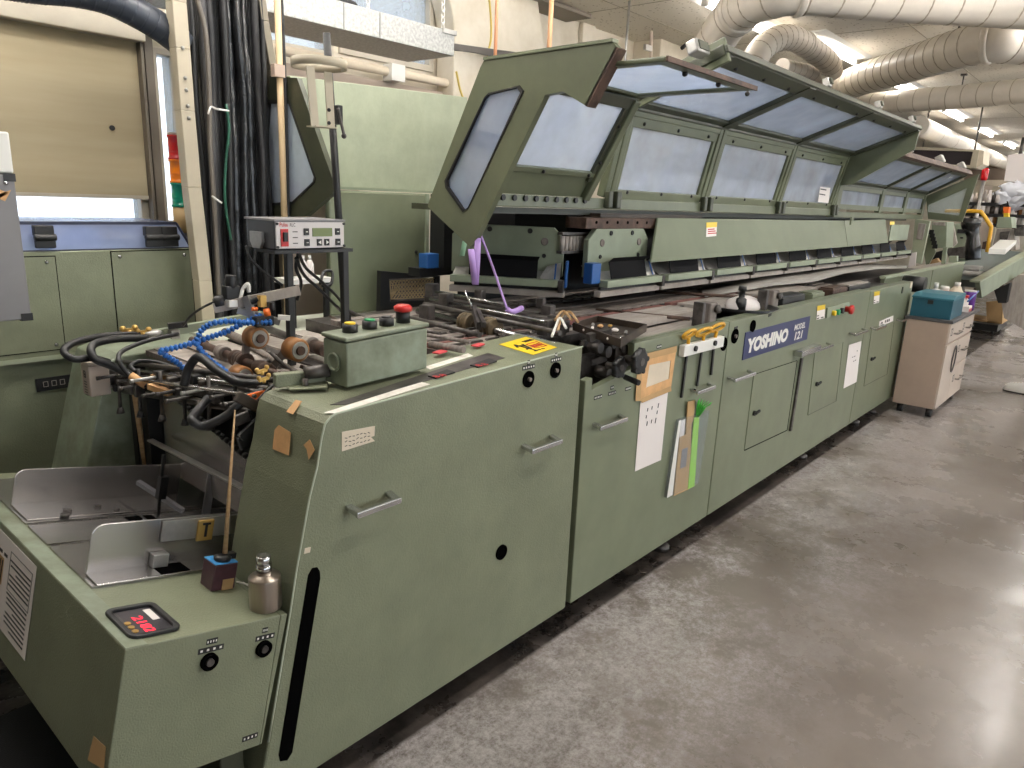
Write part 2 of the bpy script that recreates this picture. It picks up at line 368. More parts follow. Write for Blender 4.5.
SC.cycles.max_bounces = 8; SC.cycles.transparent_max_bounces = 12; SC.cycles.diffuse_bounces = 4; SC.cycles.use_denoising = True; SC.cycles.caustics_reflective = False; SC.cycles.caustics_refractive = False
SC.cycles.sample_clamp_indirect = 4
# ================================================================ near end of the binding line
def q(px, py, y=0): p = P(px, py, y=y); return (p.x, p.z)
def fprism(b, pts, y0, y1): return b.prism([(x, y0, z) for x, z in pts], (0, y1-y0, 0))
def handle(parent, px0, py0, px1, py1, dep=.05):         # flat bail handle standing out of a front panel at y=0
    a = P(px0, py0, y=0); c = P(px1, py1, y=0); L_ = (c.x-a.x); z = (a.z+c.z)/2; b = B()
    x0, x1 = a.x, c.x-(c.x-a.x)*.14; h = .012; dep *= .85
    b.prism([(x0, 0, z), (x0+.02, 0, z), (x0+.026, -dep, z-.008), (x0+.004, -dep, z-.008)], (0, 0, .014))
    b.prism([(x1, 0, z), (x1-.02, 0, z), (x1-.026, -dep, z-.008), (x1-.004, -dep, z-.008)], (0, 0, .014))
    b.bar((x0+.003, -dep, z-.001), (x1-.003, -dep, z-.001), .012, .017)
    return obj('handle', b, CHROME, parent, bevel=.003)
def grip(parent, px0, px1, py0, py1): return handle(parent, px0, py0, px1, py1)
def knobhole(parent, px, py, r=.026, dot=True):
    c = P(px, py, y=0); b = B(); b.lathe(c+V((0, .001, 0)), (0, -.006, 0), [(0, r), (1, r), (1, r*.8), (.4, r*.75)], 20)
    o = obj('adjuster_socket', b, HOLE, parent)
    if dot: obj('adjuster_screw', B().cyl(c+V((0, -.003, 0)), c+V((0, -.012, 0)), r*.25, n=8), SLATG, o)
    return o
# ---- near cabinet with rolled shoulder and leaning end
prof = [(1.000, 1.075), (.985, 1.070), (.968, 1.055), (.958, 1.025), (.943, .952), (.920, .882), (.877, .703), (.854, .591), (.816, .421), (.781, .268), (.742, .10)]
top_r = (2.019, 1.113)
CB = .30
c1t = thing('end_cabinet', (1.4, .15, 0), 'large green end cabinet with leaning rounded left end and chrome handle pair', 'machine cabinet')
b = B(); fprism(b, prof+[(2.02, .10), top_r], 0, CB)
body1 = obj('body', b, GREEN, c1t, bevel=.006)
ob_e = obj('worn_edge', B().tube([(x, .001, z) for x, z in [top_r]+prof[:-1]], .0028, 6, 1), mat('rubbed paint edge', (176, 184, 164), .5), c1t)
b = B(); b.box(.95, 1.98, .03, 2.2, 0, .10) if False else b.box(1.1, 1.2, .1, .2, 0.0, .1); obj('foot', b, BLACK, c1t)
obj('foot', B().box(1.8, 1.9, .1, .2, 0, .1), BLACK, c1t)
sl = [q(a, c) for a, c in ((312, 568), (317, 567), (319.5, 571), (320, 578), (292, 752), (287, 760), (280, 761), (278.5, 755), (308, 575))]
b = B(); fprism(b, sl, -.002, .001); obj('slot_opening', b, HOLE, c1t)
handle(c1t, 345, 507, 398, 495); handle(c1t, 521, 446, 557, 438)
knobhole(c1t, 528, 379, .027); knobhole(c1t, 555, 370, .027); knobhole(c1t, 501, 552, .026, False)
def tags_(px, py, w, parent=c1t, y=-.0012):              # little black engraved plates above an adjuster
    c = P(px, py, y=0); b = B(); b.box(c.x-w/2, c.x+w/2, y, 0, c.z-.007, c.z+.007); o = obj('engraved_plate', b, BLACK, parent)
    b = B()
    for k in range(5):
        x = c.x-w/2+w*(k+.5)/5; b.box(x-w*.045, x+w*.045, y-.0008, y, c.z-.003, c.z+.003)
    obj('engraving', b, WHITE, o)
tags_(528.5, 362.5, .012); tags_(528.5, 367, .06); tags_(556, 355, .012); tags_(556, 359.5, .055)
# top markings: two white scale tapes, dark slot with red digit counters
def topz(x): return 1.075+(x-1.0)*(top_r[1]-1.075)/(top_r[0]-1.0)
def tp(px, py, dz=.001):
    z = 1.09
    for _ in range(4): p = P(px, py, z=z); z = topz(p.x)+dz
    return p
def topquad(name, pix, m, parent, th=.001, dz=.0005):
    b = B(); b.prism([tp(a, c, dz) for a, c in pix], (0, 0, th)); return obj(name, b, m, parent)
tp1 = topquad('scale_tape', [(324, 413), (336, 413.5), (430, 384.5), (421, 382)], TAPEW, c1t)
topquad('scale_tape', [(425, 367), (430, 369.5), (473, 356), (468, 353.5)], TAPEW, c1t)
sl_ = topquad('counter_slot', [(330, 405), (345, 405), (505, 358), (488, 353)], DSTEEL, c1t)
for px, py in ((442, 374), (484, 363)):
    s_ = topquad('counter_window', [(px-14, py+3), (px-6, py+5), (px+13, py-1), (px+5, py-3.5)], BLACK, c1t, .004, .001)
    p = tp(px, py+1.5, .006)
    text('red_digits', '8.8', p+V((-.03, -.012, 0)), (1, 0, 0), (0, 1, 0), .026, INKR, s_, bold=.01)
# control box on its arm
z0 = 1.105
ct = thing('control_box', (1.28, .2, z0), 'green push-button box with four buttons on top of the end cabinet', 'control box')
zt = 1.275
fl_ = P(348, 388, y=.13); A0 = V((1.128, .13, 1.078)); A1 = V((1.415, .13, 1.09)); D_ = V((0, .105, 0)); 
b = B(); b.prism([A0+V((-.0, 0, .012)), A1+V((0, 0, .012)), A1+D_+V((0, .0, .012)), A0+D_+V((0, 0, .012))], (0, 0, .122)); obj('box_body', b, GREENW, ct, bevel=.005)
b = B(); b.prism([A0+V((-.004, -.004, .137)), A1+V((.004, -.004, .137)), A1+D_+V((.004, .004, .137)), A0+D_+V((-.004, .004, .137))], (0, 0, .012)); lid = obj('lid', b, GREENW, ct, bevel=.004)
b = B(); c = A0+V((-.001, .052, .075)); b.lathe(c, (-.006, 0, 0), [(0, .026), (1, .026), (1, .02), (.2, .018)], 18); obj('blanking_plug', b, GREENW, ct)
for t_, m_, big in ((.18, YELLOW, 0), (.41, GREENB, 0), (.62, BLACK, 0), (.83, RED, 1)):
    c = A0.lerp(A1, t_)+D_*.5+V((0, 0, .149))
    o = obj('button_collar', B().lathe(c, (0, 0, .022 if not big else .035), [(0, .021), (1, .021), (1, .015)], 18), BLACK, ct)
    b = B()
    if big: b.lathe(c+V((0, 0, .03)), (0, 0, .022), [(0, .016), (.2, .026), (.7, .027), (1, .018)], 20)
    else: b.lathe(c+V((0, 0, .022)), (0, 0, .005), [(0, .015), (.8, .015), (1, .012)], 18)
    obj('push_button', b, m_, o)
b = B(); b.bar((1.0, .275, 1.105), (1.13, .235, 1.105), .028, .035); b.bar((1.03, .25, 1.086), (1.11, .19, 1.09), .06, .006); obj('support_arm', b, GREEN, ct, bevel=.003)
b = B(); b.cyl((1.07, .24, 1.12), (1.13, .21, 1.125), .018); b.cyl((1.06, .22, 1.085), (1.06, .22, 1.11), .008); obj('clamp_bolt', b, DSTEEL, ct)
# yellow caution sticker
s = [tp(499, 344.5, .001), tp(526, 337, .001), tp(557, 347.5, .001), tp(533, 355, .001)]
st = obj('caution_sticker', B().prism(s, (0, 0, .001)), mat('yellow sticker', (240, 205, 40), .5)); tag(st, 'yellow caution sticker on top of the end cabinet', 'sticker')
def bil(s, u, v): return s[0].lerp(s[1], u).lerp(s[3].lerp(s[2], u), v)
b = B()
for k in range(5): u = .15+k*.05; b.bar(bil(s, u, .45+.25*math.sin(k*2))+V((0, 0, .002)), bil(s, u+.09, .6-.3*math.cos(k*1.7))+V((0, 0, .002)), .008, .001)
for k in range(4): b.bar(bil(s, .62+k*.09, .2)+V((0, 0, .002)), bil(s, .67+k*.09, .3)+V((0, 0, .002)), .01, .001)
for k in range(3): b.bar(bil(s, .25+k*.15, .86)+V((0, 0, .002)), bil(s, .33+k*.15, .88)+V((0, 0, .002)), .008, .001)
obj('pictogram', b, INK, st)
b = B(); rr = [bil(s, .5, .4), bil(s, .92, .42), bil(s, .86, .8), bil(s, .46, .74)]; b.frame([p+V((0, 0, .0015)) for p in rr], [p.lerp((rr[0]+rr[2])/2, .14)+V((0, 0, .0015)) for p in rr], (0, 0, .0008))
for k in range(3): b.bar(bil(s, .53+k*.11, .6)+V((0, 0, .002)), bil(s, .6+k*.11, .62)+V((0, 0, .002)), .03, .001)
obj('warning_text', b, INKR, st)
# papers and tapes stuck to the near cabinet
def sticker(name, pix, m, label, cat, y=-.0015, th=.0012, group=None, parent=None):
    b = B(); b.prism([P(a, c, y=y) for a, c in pix], (0, th, 0)); o = obj(name, b, m, parent)
    return tag(o, label, cat, group) if parent is None else o
n_ = sticker('torn_note', [(342, 432), (375, 426), (374.5, 436), (371, 437), (375, 441), (342, 451.5)], PAPER2, 'torn cream handwritten note on the end cabinet', 'note')
b = B(); random.seed(3)
for r_ in range(3):
    for k in range(7):
        p = P(345+k*3.8, 438+r_*4.2-k*.95, y=-.0022); b.bar(p, p+V((.007, 0, .004*random.uniform(-1, 1))), .0005, .0018)
obj('handwriting', b, INK, n_)
sticker('label_square', [(305, 548.5), (311, 547), (310, 552.5), (304, 554)], PAPER2, 'small square cream label above the black slot', 'label')
def endp(px, py, off=.0):                        # point on the leaning end face of the near cabinet
    z = .8
    for _ in range(6):
        i = next((k for k in range(len(prof)-1) if prof[k][1] >= z >= prof[k+1][1]), 5)
        (xa, za), (xb, zb) = prof[i], prof[i+1]; n = V((-(za-zb), 0, (xa-xb))).normalized()
        v = ray(px, py); o_ = V((xa, 0, za))+n*off; t = (o_-CAM).dot(n)/v.dot(n); p = CAM+v*t; z = max(.12, min(1.07, p.z))
    return p, n
def endtape(name, pix, m, label):
    b = B(); p0_, n_ = endp(sum(a for a, c in pix)/len(pix), sum(c for a, c in pix)/len(pix), .004)
    pl_ = [CAM+ray(a, c)*((p0_-CAM).dot(n_)/ray(a, c).dot(n_)) for a, c in pix]; b.prism(pl_, n_*.0015); tag(obj(name, b, m), label, 'tape', None)
endtape('tape_strip', [(279, 425), (291, 432.5), (289, 455.5), (273, 449), (275, 430)], TAPE, 'large brown tape patch on the leaning cabinet end')
endtape('tape_strip', [(304, 445), (310, 439.5), (315, 450), (309, 459.5), (307, 449)], TAPE, 'small crumpled brown tape patch right of the large patch')
topq = [tp(294, 399, .004), tp(301, 400, .004), tp(291, 414, .004), tp(286, 411, .004)]
endtape('tape_strip', [(296, 400), (302, 401.5), (293, 414.5), (286.5, 412)], TAPE, 'brown tape strip on the rounded shoulder of the cabinet')

# ---- tilted feeder table
TH = math.radians(12.5); U = V((math.cos(TH), 0, -math.sin(TH))); W = V((math.sin(TH), 0, math.cos(TH))); O = V((.478, 0, .679))
def fl(u, y, w=0): return O+U*u+V((0, y, 0))+W*w
def TP(px, py, w=0):
    v = ray(px, py); t = (O+W*w-CAM).dot(W)/v.dot(W); p = CAM+v*t; return (p-O).dot(U), p.y
def tbox(b, u0, u1, y0, y1, w0, w1): return b.obx(fl(u0, y0, w0), U*(u1-u0), V((0, y1-y0, 0)), W*(w1-w0))
ft = thing('feeder_table', (.7, .6, .28), 'tilted green feeder table with stainless guides and digital counter', 'feeder table')
b = B(); b.prism([fl(0, 0), fl(.36, 0), fl(.36, 0, -.335), fl(.0, 0, -.335)], (0, 1.3, 0)); b.prism([fl(.36, 0), fl(.379, 0), fl(.366, 0, -.335), fl(.36, 0, -.335)], (0, CB-.005, 0)); b.prism([fl(.36, CB+.005), fl(.70, CB+.005), fl(.70, CB+.005, -.2), fl(.36, CB+.005, -.2)], (0, .94, 0))
obj('body', b, GREEN, ft, bevel=.004)
b = B(); b.prism([(.68, .05, .012), (.74, .05, .012), (.74, .05, .3), (.68, .05, .3)], (0, .2, 0)); obj('leg', b, GREEND, ft, bevel=.004)
b = B(); b.prism([(.55, .9, .012), (.63, .9, .012), (.63, .9, .36), (.55, .9, .36)], (0, .2, 0)); obj('leg', b, GREEND, ft, bevel=.004)
b = B(); tbox(b, .001, .045, .001, 1.3, 0, .0015); obj('edge_strip', b, GREENW, ft, bevel=.003)
for (y0, y1) in ((.31, .592), (.612, .765), (.785, 1.22)):
    b = B(); tbox(b, .048, .70, y0, y1, 0, .005); obj('table_plate', b, STEEL, ft)
for y_ in (.602, .775):
    b = B()
    for k in range(28): u = .055+k*.023; tbox(b, u, u+.018, y_-.006, y_+.006, .0, .004)
    obj('slot_chain', b, DSTEEL, ft)
def guide(name, y, u0, u1, h, fdir, fw, m=STEEL):
    b = B(); r = .03; pts = [fl(u0, y, .007), fl(u1, y, .007), fl(u1, y, h)]
    pts += [fl(u0+r-r*math.sin(a), y, h-r+r*math.cos(a)) for a in [math.pi/2*k/6 for k in range(7)]]
    b.prism(pts, (0, .006, 0)); tbox(b, u0, u1, y-fw, y, .0055, .0095); return obj(name, b, m, ft, bevel=.002)
ub, yb = TP(15, 507); guide('rear_guide', .94, .055, .545, .115, -1, .14)
gh = guide('front_guide', .378, .058, .545, .132, -1, .072)
b = B(); p0, p1 = TP(160, 566), TP(190, 580); tbox(b, .21, .285, .31, .37, .0092, .0102); obj('flange_slot', b, HOLE, gh)
b = B(); tbox(b, .205, .245, .352, .378, .01, .045); obj('bracket_block', b, ALU, gh, bevel=.002)
gb = B(); gb.obx(fl(.225, .370, .072), U*.31, V((0, .004, 0)), W*.055); ap = obj('scale_plate', gb, ALU, gh)
tg = B(); tg.obx(fl(.315, .358, .066), U*.045, V((0, .008, 0)), W*.058); tgo = obj('wooden_tag', tg, BRASS, gh, bevel=.003)
tb = B(); tb.obx(fl(.327, .3565, .111), U*.022, V((0, .0015, 0)), W*.006); tb.obx(fl(.3345, .3565, .078), U*.007, V((0, .0015, 0)), W*.035); obj('letter_mark', tb, INK, tgo)
b = B()
for (a_, c_) in (((.15, .80), (.20, .74)), ((.17, .84), (.22, .84))): b.cyl(fl(a_[0], a_[1], .004), fl(a_[0], a_[1], .018), .012)
b.cyl(fl(.26, .86, .005), fl(.26, .86, .016), .01); b.cyl(fl(.3, .82, .005), fl(.3, .82, .016), .008); obj('stop_screw', b, DSTEEL, ft)
b = B(); tbox(b, .25, .33, .80, .925, .0045, .0062); tbox(b, .30, .38, .64, .765, .0045, .0062); obj('belt_slot', b, HOLE, ft)
b = B(); tbox(b, .335, .345, .63, .925, .006, .012); obj('edge_rail', b, ROD, ft)
a1, a2 = TP(138, 482, .08), TP(183, 511, .03); b = B(); b.bar(fl(*a1, .08), fl(*a2, .03), .014, .014); obj('acrylic_rod', b, CLEAR, ft)
a1 = TP(203, 512, .012); b = B(); b.obx(fl(*a1, .006), U*.026, V((0, .008, 0)), W*.19); obj('acrylic_upright', b, CLEAR, ft)
a1 = TP(158, 515, .006); b = B(); b.bar(fl(*a1, .005), fl(a1[0]-.01, a1[1], .20), .008, .008); tbox(b, a1[0]-.012, a1[0]+.012, a1[1]-.012, a1[1]+.012, .06, .13); obj('black_stop_post', b, BLACK, ft)
b = B(); b.bar(P(150, 440, x=.985), P(258, 495, x=.99), .02, .006); obj('slanted_guide_bar', b, ALU, ft)
# digital counter set in the table top
us = [TP(*p) for p in ((103, 612), (150, 604.5), (180, 628), (128, 644.5))]
cu0, cu1, cy0, cy1 = .022, .132, .028, .178
def rrect(u0, u1, y0, y1, r, w): 
    o = []
    for cx, cy, a0 in ((u1-r, y1-r, 0), (u0+r, y1-r, 90), (u0+r, y0+r, 180), (u1-r, y0+r, 270)):
        for k in range(5): a = math.radians(a0+k*22.5); o.append(fl(cx+r*math.cos(a), cy+r*math.sin(a), w))
    return o
b = B(); b.frame(rrect(cu0, cu1, cy0, cy1, .02, .0), rrect(cu0+.012, cu1-.012, cy0+.012, cy1-.012, .012, .0), W*.009); cf = obj('counter_bezel', b, BLACK, ft, bevel=.002)
b = B(); b.prism(rrect(cu0+.011, cu1-.011, cy0+.011, cy1-.011, .01, .0005), W*.001); cp = obj('counter_panel', b, mat('dark panel film', (62, 60, 64), .35), cf)
text('red_digits', '2182', fl(.0625, .128, .0022), V((0, -1, 0)), U, .022, LED, cp, bold=.01, width=.082, ext=.0003)
b = B(); tbox(b, .082, .112, .112, .152, .0015, .0025) ; obj('white_label', B().obx(fl(.098, .098, .0016), U*.016, V((0, .055, 0)), W*.001), PAPER, cp)
for k in range(3): obj('membrane_key', B().cyl(fl(.045, .062+k*.02, .0015), fl(.045, .062+k*.02, .004), .007, n=10), BRASS, cp)
for px, py, lx in ((208.5, 661, .06), (263, 648, .06)):
    c = P(px, py, y=0); b = B(); b.lathe(c+V((0, .001, 0)), (0, -.01, 0), [(0, .02), (1, .02), (1, .015), (.5, .014)], 18); o = obj('selector_socket', b, HOLE, ft)
    obj('selector_knob', B().cyl(c+V((0, -.003, 0)), c+V((0, -.011, 0)), .009, n=10), DSTEEL, o)
def etag(px, py, w):
    c = P(px, py, y=0); b = B(); b.cbx(c, U*w, V((0, .002, 0)), W*.013); o = obj('engraved_plate', b, BLACK, ft); b = B()
    for k in range(4): b.cbx(c+U*w*((k+.5)/4-.5), U*w*.09, V((0, .0032, 0)), W*.005)
    obj('engraving', b, WHITE, o)
for a_ in ((212, 641, .026), (211, 649, .06), (265, 630, .014), (265, 637, .05), (250, 737, .04)): etag(*a_)
# instruction poster on the outer end face of the feeder
def ep(u_y, w): return fl(-.0015, u_y, -w)
def EP(px, py, off=.0015):
    n = U; v = ray(px, py); o_ = O-U*off; t = (o_-CAM).dot(n)/v.dot(n); return CAM+v*t
b = B(); yv = EP(37, 567).y; pts = [EP(37, 567), EP(25, 661), EP(25, 661)+V((0, .42, 0)), EP(37, 567)+V((0, .42, 0))]
b.prism(pts, -U*.001); po = tag(obj('instruction_poster', b, PAPER), 'white illustrated instruction poster on the outer end of the feeder table', 'poster')
random.seed(5); b = B(); c0, cz, cy = pts[0], (pts[1]-pts[0]), V((0, .42, 0))
def pp(a, d): return c0+cz*d+cy*a-U*.0016
for r_ in range(16):
    if r_ in (0, 7): continue
    x_ = .06
    while x_ < .42-.12*(r_ % 4 == 3):
        l = random.uniform(.012, .03); b.bar(pp(x_, .14+r_*.052), pp(x_+l, .14+r_*.052), .001, .004, up=cz); x_ += l+.008
for k in range(4): b.bar(pp(.5+k*.1, .2), pp(.5+k*.1+.06, .2), .001, .008, up=cz)
b.frame([pp(.04, .1), pp(.44, .1), pp(.44, .52), pp(.04, .52)], [pp(.045, .105), pp(.435, .105), pp(.435, .515), pp(.045, .515)], -U*.0006)
obj('printed_text', b, INK, po)
b = B(); b.prism([pp(.55, .25), pp(.8, .25), pp(.8, .55), pp(.55, .55)], -U*.0006)
obj('printed_picture', b, CARD, po)
b = B(); 
for k in range(6): b.bar(pp(.56+k*.04, .27), pp(.57+k*.04, .53), .001, .006)
b.bar(pp(.6, .66), pp(.62, .85), .001, .008); b.bar(pp(.56, .72), pp(.66, .7), .001, .006); obj('printed_drawing', b, INK, po)
b = B(); b.prism([EP(94, 736), EP(106, 747), EP(104, 769), EP(88, 760)], -U*.001); tag(obj('paper_tag', b, CARD), 'brown kraft paper tag low on the feeder corner', 'label')
# magnet base with wooden stick
ub, yb = TP(216, 588); _u, _y = TP(217, 586); mo = fl(min(_u, .335), _y, .001)
mt = thing('magnetic_base', mo, 'small maroon magnetic base with blue top on the feeder table', 'magnet base')
b = B(); cbx_ = lambda c, sx, sy, sz: b.obx(c-U*sx/2-V((0, sy/2, 0)), U*sx, V((0, sy, 0)), W*sz)
cbx_(mo, .062, .06, .068); obj('body', b, mat('maroon lacquer', (84, 52, 62), .4, var=.2, vs=20), mt, bevel=.003)
b = B(); b.obx(mo+W*.0685-U*.03-V((0, .029, 0)), U*.06, V((0, .058, 0)), W*.002); obj('blue_tape_top', b, mat('blue tape', (70, 150, 210), .5), mt)
b = B(); b.lathe(mo+W*.07-V((0, .005, 0)), W*.014, [(0, .02), (.6, .022), (1, .012)], 14); b.cbx(mo+W*.078+U*.02, U*.03, V((0, .018, 0)), W*.014); obj('switch_knob', b, BLACK, mt)
b = B(); b.obx(mo-V((0, .0315, 0))-U*.005, U*.03, V((0, .001, 0)), W*.028); obj('torn_tape', b, CARD, mt)
sb = mo+W*.085+U*.008; tt = P(235, 410, y=sb.y+.02)
tag(obj('wooden_stick', B().tube([sb, tt], lambda t: .0065*(1-.72*t), 8, 1), WOOD), 'long tapering wooden stick standing up from the maroon magnetic base', 'stick')
# stainless oil bottle
_u, _y = TP(266, 607); oc = fl(min(_u, .35), _y-.004, 0); oz = V((0, 0, 1)); oc.z += .004
ob_ = thing('oil_bottle', oc, 'small stainless steel bottle with screw cap on the feeder table corner', 'bottle')
r = .038; obj('body', B().lathe(oc, (0, 0, .1), [(0, r*.95), (.02, r), (.03, r), (.8, r), (.815, r*.995), (.83, r*.95), (.84, r*.93), (.9, r*.55), (.92, r*.5), (1, r*.47)], 28), mat('brushed stainless', (176, 164, 152), .3, metal=.95, var=.1, vs=30, stretch=(1, 1, .05)), ob_)
obj('cap', B().lathe(oc+V((0, 0, .098)), (0, 0, .04), [(0, .0185), (.42, .0185), (.43, .016), (.48, .016), (.5, .0175), (.93, .0175), (.95, .0165), (1, .015)], 24), CHROME, ob_)
b = B(); a_, c_ = TP(226, 595), TP(256, 603); tag(obj('white_wire', B().tube([fl(.36, .21, .004), fl(.385, .165, .004), fl(.378, .14, .004), fl(.372, .2, .004)], .002), WHITE), 'short white wire lying between magnetic base and steel bottle', 'wire')
# tread plate on the floor under the feeder
mt_ = mat('black tread plate', (38, 38, 40), .45, metal=.3); nt = mt_.node_tree
tc = nt.nodes.new('ShaderNodeTexCoord'); bk = nt.nodes.new('ShaderNodeTexBrick'); bp = nt.nodes.new('ShaderNodeBump'); bp.inputs['Strength'].default_value = .8; bp.inputs['Distance'].default_value = .004
bk.inputs['Scale'].default_value = 30; bk.inputs['Mortar Size'].default_value = .03; nt.links.new(tc.outputs['Object'], bk.inputs['Vector']); nt.links.new(bk.outputs['Fac'], bp.inputs['Height']); nt.links.new(bp.outputs[0], nt.nodes['Principled BSDF'].inputs['Normal'])
tl = P(0, 716, z=.012); tr = P(52, 702, z=.012)
tag(obj('tread_plate', B().box(-.3, .95, -.02, tl.y, 0, .012), mt_), 'black tread plate on the floor under the feeder table', 'floor plate')
# ================================================================ line cabinets beyond the near one
SX = [2.062, 3.19, 5.44, 6.60]; ZT = 1.083
def door_sheet(b, x0, x1, z0=.105, z1=ZT, y=0): b.box(x0, x1, y, y+.03, z0, z1)
c2 = thing('machine_cabinet', (2.6, .015, 0), 'green machine cabinet with a knob recess, wood-framed card and plastic pouch', 'machine cabinet')
b = B(); zc = .945; x_n0, x_n1 = 2.10, 2.385
pts = [(2.05, .105), (3.185, .105), (3.185, ZT), (2.36, ZT), (2.36, .985), (2.092, .945), (2.092, .99), (2.05, .985)]
fprism(b, pts, 0, .03); obj('front_panel', b, GREEN2, c2, bevel=.003)
b = B(); b.box(2.1, 3.18, .06, .3, .12, .49); obj('inner_frame', b, BLACK, c2)
b = B(); b.box(2.36, 3.18, .03, .055, ZT-.012, ZT); obj('top_ledge', b, GREEN2, c2, bevel=.003)
handle(c2, 592, 423.5, 624, 417.5, .04); handle(c2, 690, 390, 711, 385, .04)
tags_(598, 397, .05, c2); tags_(612, 393, .05, c2); tags_(628, 388.5, .04, c2); tags_(612, 387.5, .02, c2); tags_(659, 346.5, .035, c2)
c3 = thing('machine_cabinet', (4.3, .015, 0), 'long green machine cabinet carrying the blue and white name plate', 'machine cabinet')
b = B(); b.box(3.193, 5.437, 0, .03, .105, ZT); obj('front_panel', b, GREEN2, c3, bevel=.003)
b = B(); b.box(3.2, 5.43, .06, .3, .12, .5); obj('inner_frame', b, BLACK, c3)
b = B(); b.box(3.2, 5.43, .03, .08, ZT-.012, ZT); obj('top_ledge', b, GREEN2, c3, bevel=.003)
c4 = thing('machine_cabinet', (6.0, .015, 0), 'green machine cabinet at the far end beside the beige wheeled cabinet', 'machine cabinet')
b = B(); b.box(5.443, 6.62, 0, .03, .105, ZT-.008); obj('front_panel', b, GREEN2, c4, bevel=.003)
b = B(); b.box(5.45, 6.6, .06, .3, .12, .5); obj('inner_frame', b, BLACK, c4)
b = B(); b.box(5.45, 6.61, .03, .08, ZT-.02, ZT-.008); obj('top_ledge', b, GREEN2, c4, bevel=.003)
handle(c3, 727, 377, 751, 372.5, .045); handle(c3, 811, 348.5, 829, 344, .045); handle(c3, 849, 333.5, 864, 329.5, .045)
b = B(); a = P(793, 353, y=0); e = P(812, 346, y=0); b.bar(V((a.x, -.03, a.z)), V((e.x, -.03, e.z)), .05, .035); obj('long_handle', b, CHROME, c3, bevel=.004)
handle(c4, 870, 328, 882, 325, .045); handle(c4, 896, 319.5, 908, 317, .045)
def seam(parent, pix, wd=.006, name='door_gap'):
    for (a, c) in zip(pix, pix[1:]):
        b = B(); p0, p1 = P(*a, y=-.0006), P(*c, y=-.0006); b.bar(p0, p1, .0012, wd); obj(name, b, HOLE, parent)
def door(parent, pix, lock, lx):
    b = B(); b.prism([P(a, c, y=-.004) for a, c in pix], (0, .004, 0)); d = obj('access_door', b, GREEN2, parent, bevel=.002)
    n = len(pix)
    b = B(); n1 = lock[0] < 760
    for k in range(n): b.bar(P(*pix[k], y=-.001), P(*pix[(k+1) % n], y=-.001), .003, .008 if n1 else .004)
    obj('door_gap', b, HOLE if n1 else GREEND, d)
    c = P(*lock, y=-.004); b = B(); b.cyl(c, c+V((0, -.012, 0)), .014); b.bar(c+V((-.005, -.014, 0)), c+V((lx, -.02, .012)), .01, .012); obj('lock_knob', b, BLACK, d)
door(c3, [(754, 375), (797, 361), (787, 430), (744.5, 450)], (753.5, 413), .03)
door(c3, [(815, 352), (862, 336), (852, 395), (807, 416)] if False else [(815, 353), (843, 342), (836, 401), (808, 415)], (816, 384), .03)
door(c4, [(872, 328), (894, 322), (887, 374), (864, 386)], (871, 359), .03)
b = B(); b.bar(P(802, 358, y=-.006), P(790.5, 431, y=-.006), .012, .028); obj('slot_handle', b, DSTEEL, c3, bevel=.003)
for a_ in ((715, 325), (717.5, 345)): pass
knobhole(c3, 734.5, 336, .036); knobhole(c3, 752.5, 326, .03, False); knobhole(c3, 723.5, 344, .032, False)
for px, py in ((736, 328), (722, 337), (770, 315)):
    c = P(px, py, y=-.001); b = B(); b.cbx(c, (.035, 0, .004), (0, .002, 0), (0, 0, .014)); obj('engraved_plate', b, BLACK, c3 if px > 711 and c.x > 3.2 else c2)
# rubbed feet of the machine
for x in (2.9, 4.75, 5.9, 6.35):
    t = thing('levelling_foot', (x, .09, 0), {2.9: 'levelling foot under the cabinet with the plastic pouch', 4.75: 'levelling foot under the name plate cabinet', 5.9: 'levelling foot under the far green cabinet, nearer one', 6.35: 'levelling foot under the far green cabinet, next to the wheeled cabinet'}[x], 'machine foot')
    obj('pad', B().lathe((x, .09, 0), (0, 0, .03), [(0, .045), (.6, .045), (1, .02)], 14), DSTEEL, t); obj('stem', B().cyl((x, .09, .028), (x, .09, .105), .012, n=8), DSTEEL, t)
# name plate
b = B(); nq = [(744, 356.5), (745, 332), (809.5, 317), (807.5, 342)]; pl_ = [P(a, c, y=-.004) for a, c in nq]
x0, x1 = (pl_[0].x+pl_[1].x)/2, (pl_[2].x+pl_[3].x)/2; zb, zt_ = (pl_[0].z+pl_[3].z)/2, (pl_[1].z+pl_[2].z)/2
b.box(x0, x1, -.004, 0, zb, zt_); npl = tag(obj('name_plate', b, NAVY), 'navy blue maker name plate with white lettering on the long cabinet', 'name plate')
H = zt_-zb; L_ = x1-x0
text('maker_name', 'YOSHINO', (x0+L_*.04, -.0045, zb+H*.2), (1, 0, 0), (0, 0, 1), H*.55, WHITE, npl, bold=.06, shear=.12, width=L_*.60)
text('model_word', 'MODEL', (x0+L_*.735, -.0045, zb+H*.56), (1, 0, 0), (0, 0, 1), H*.24, WHITE, npl, bold=.03, shear=.12, width=L_*.19)
text('model_number', '121', (x0+L_*.76, -.0045, zb+H*.14), (1, 0, 0), (0, 0, 1), H*.34, WHITE, npl, bold=.035, shear=.12, width=L_*.135)
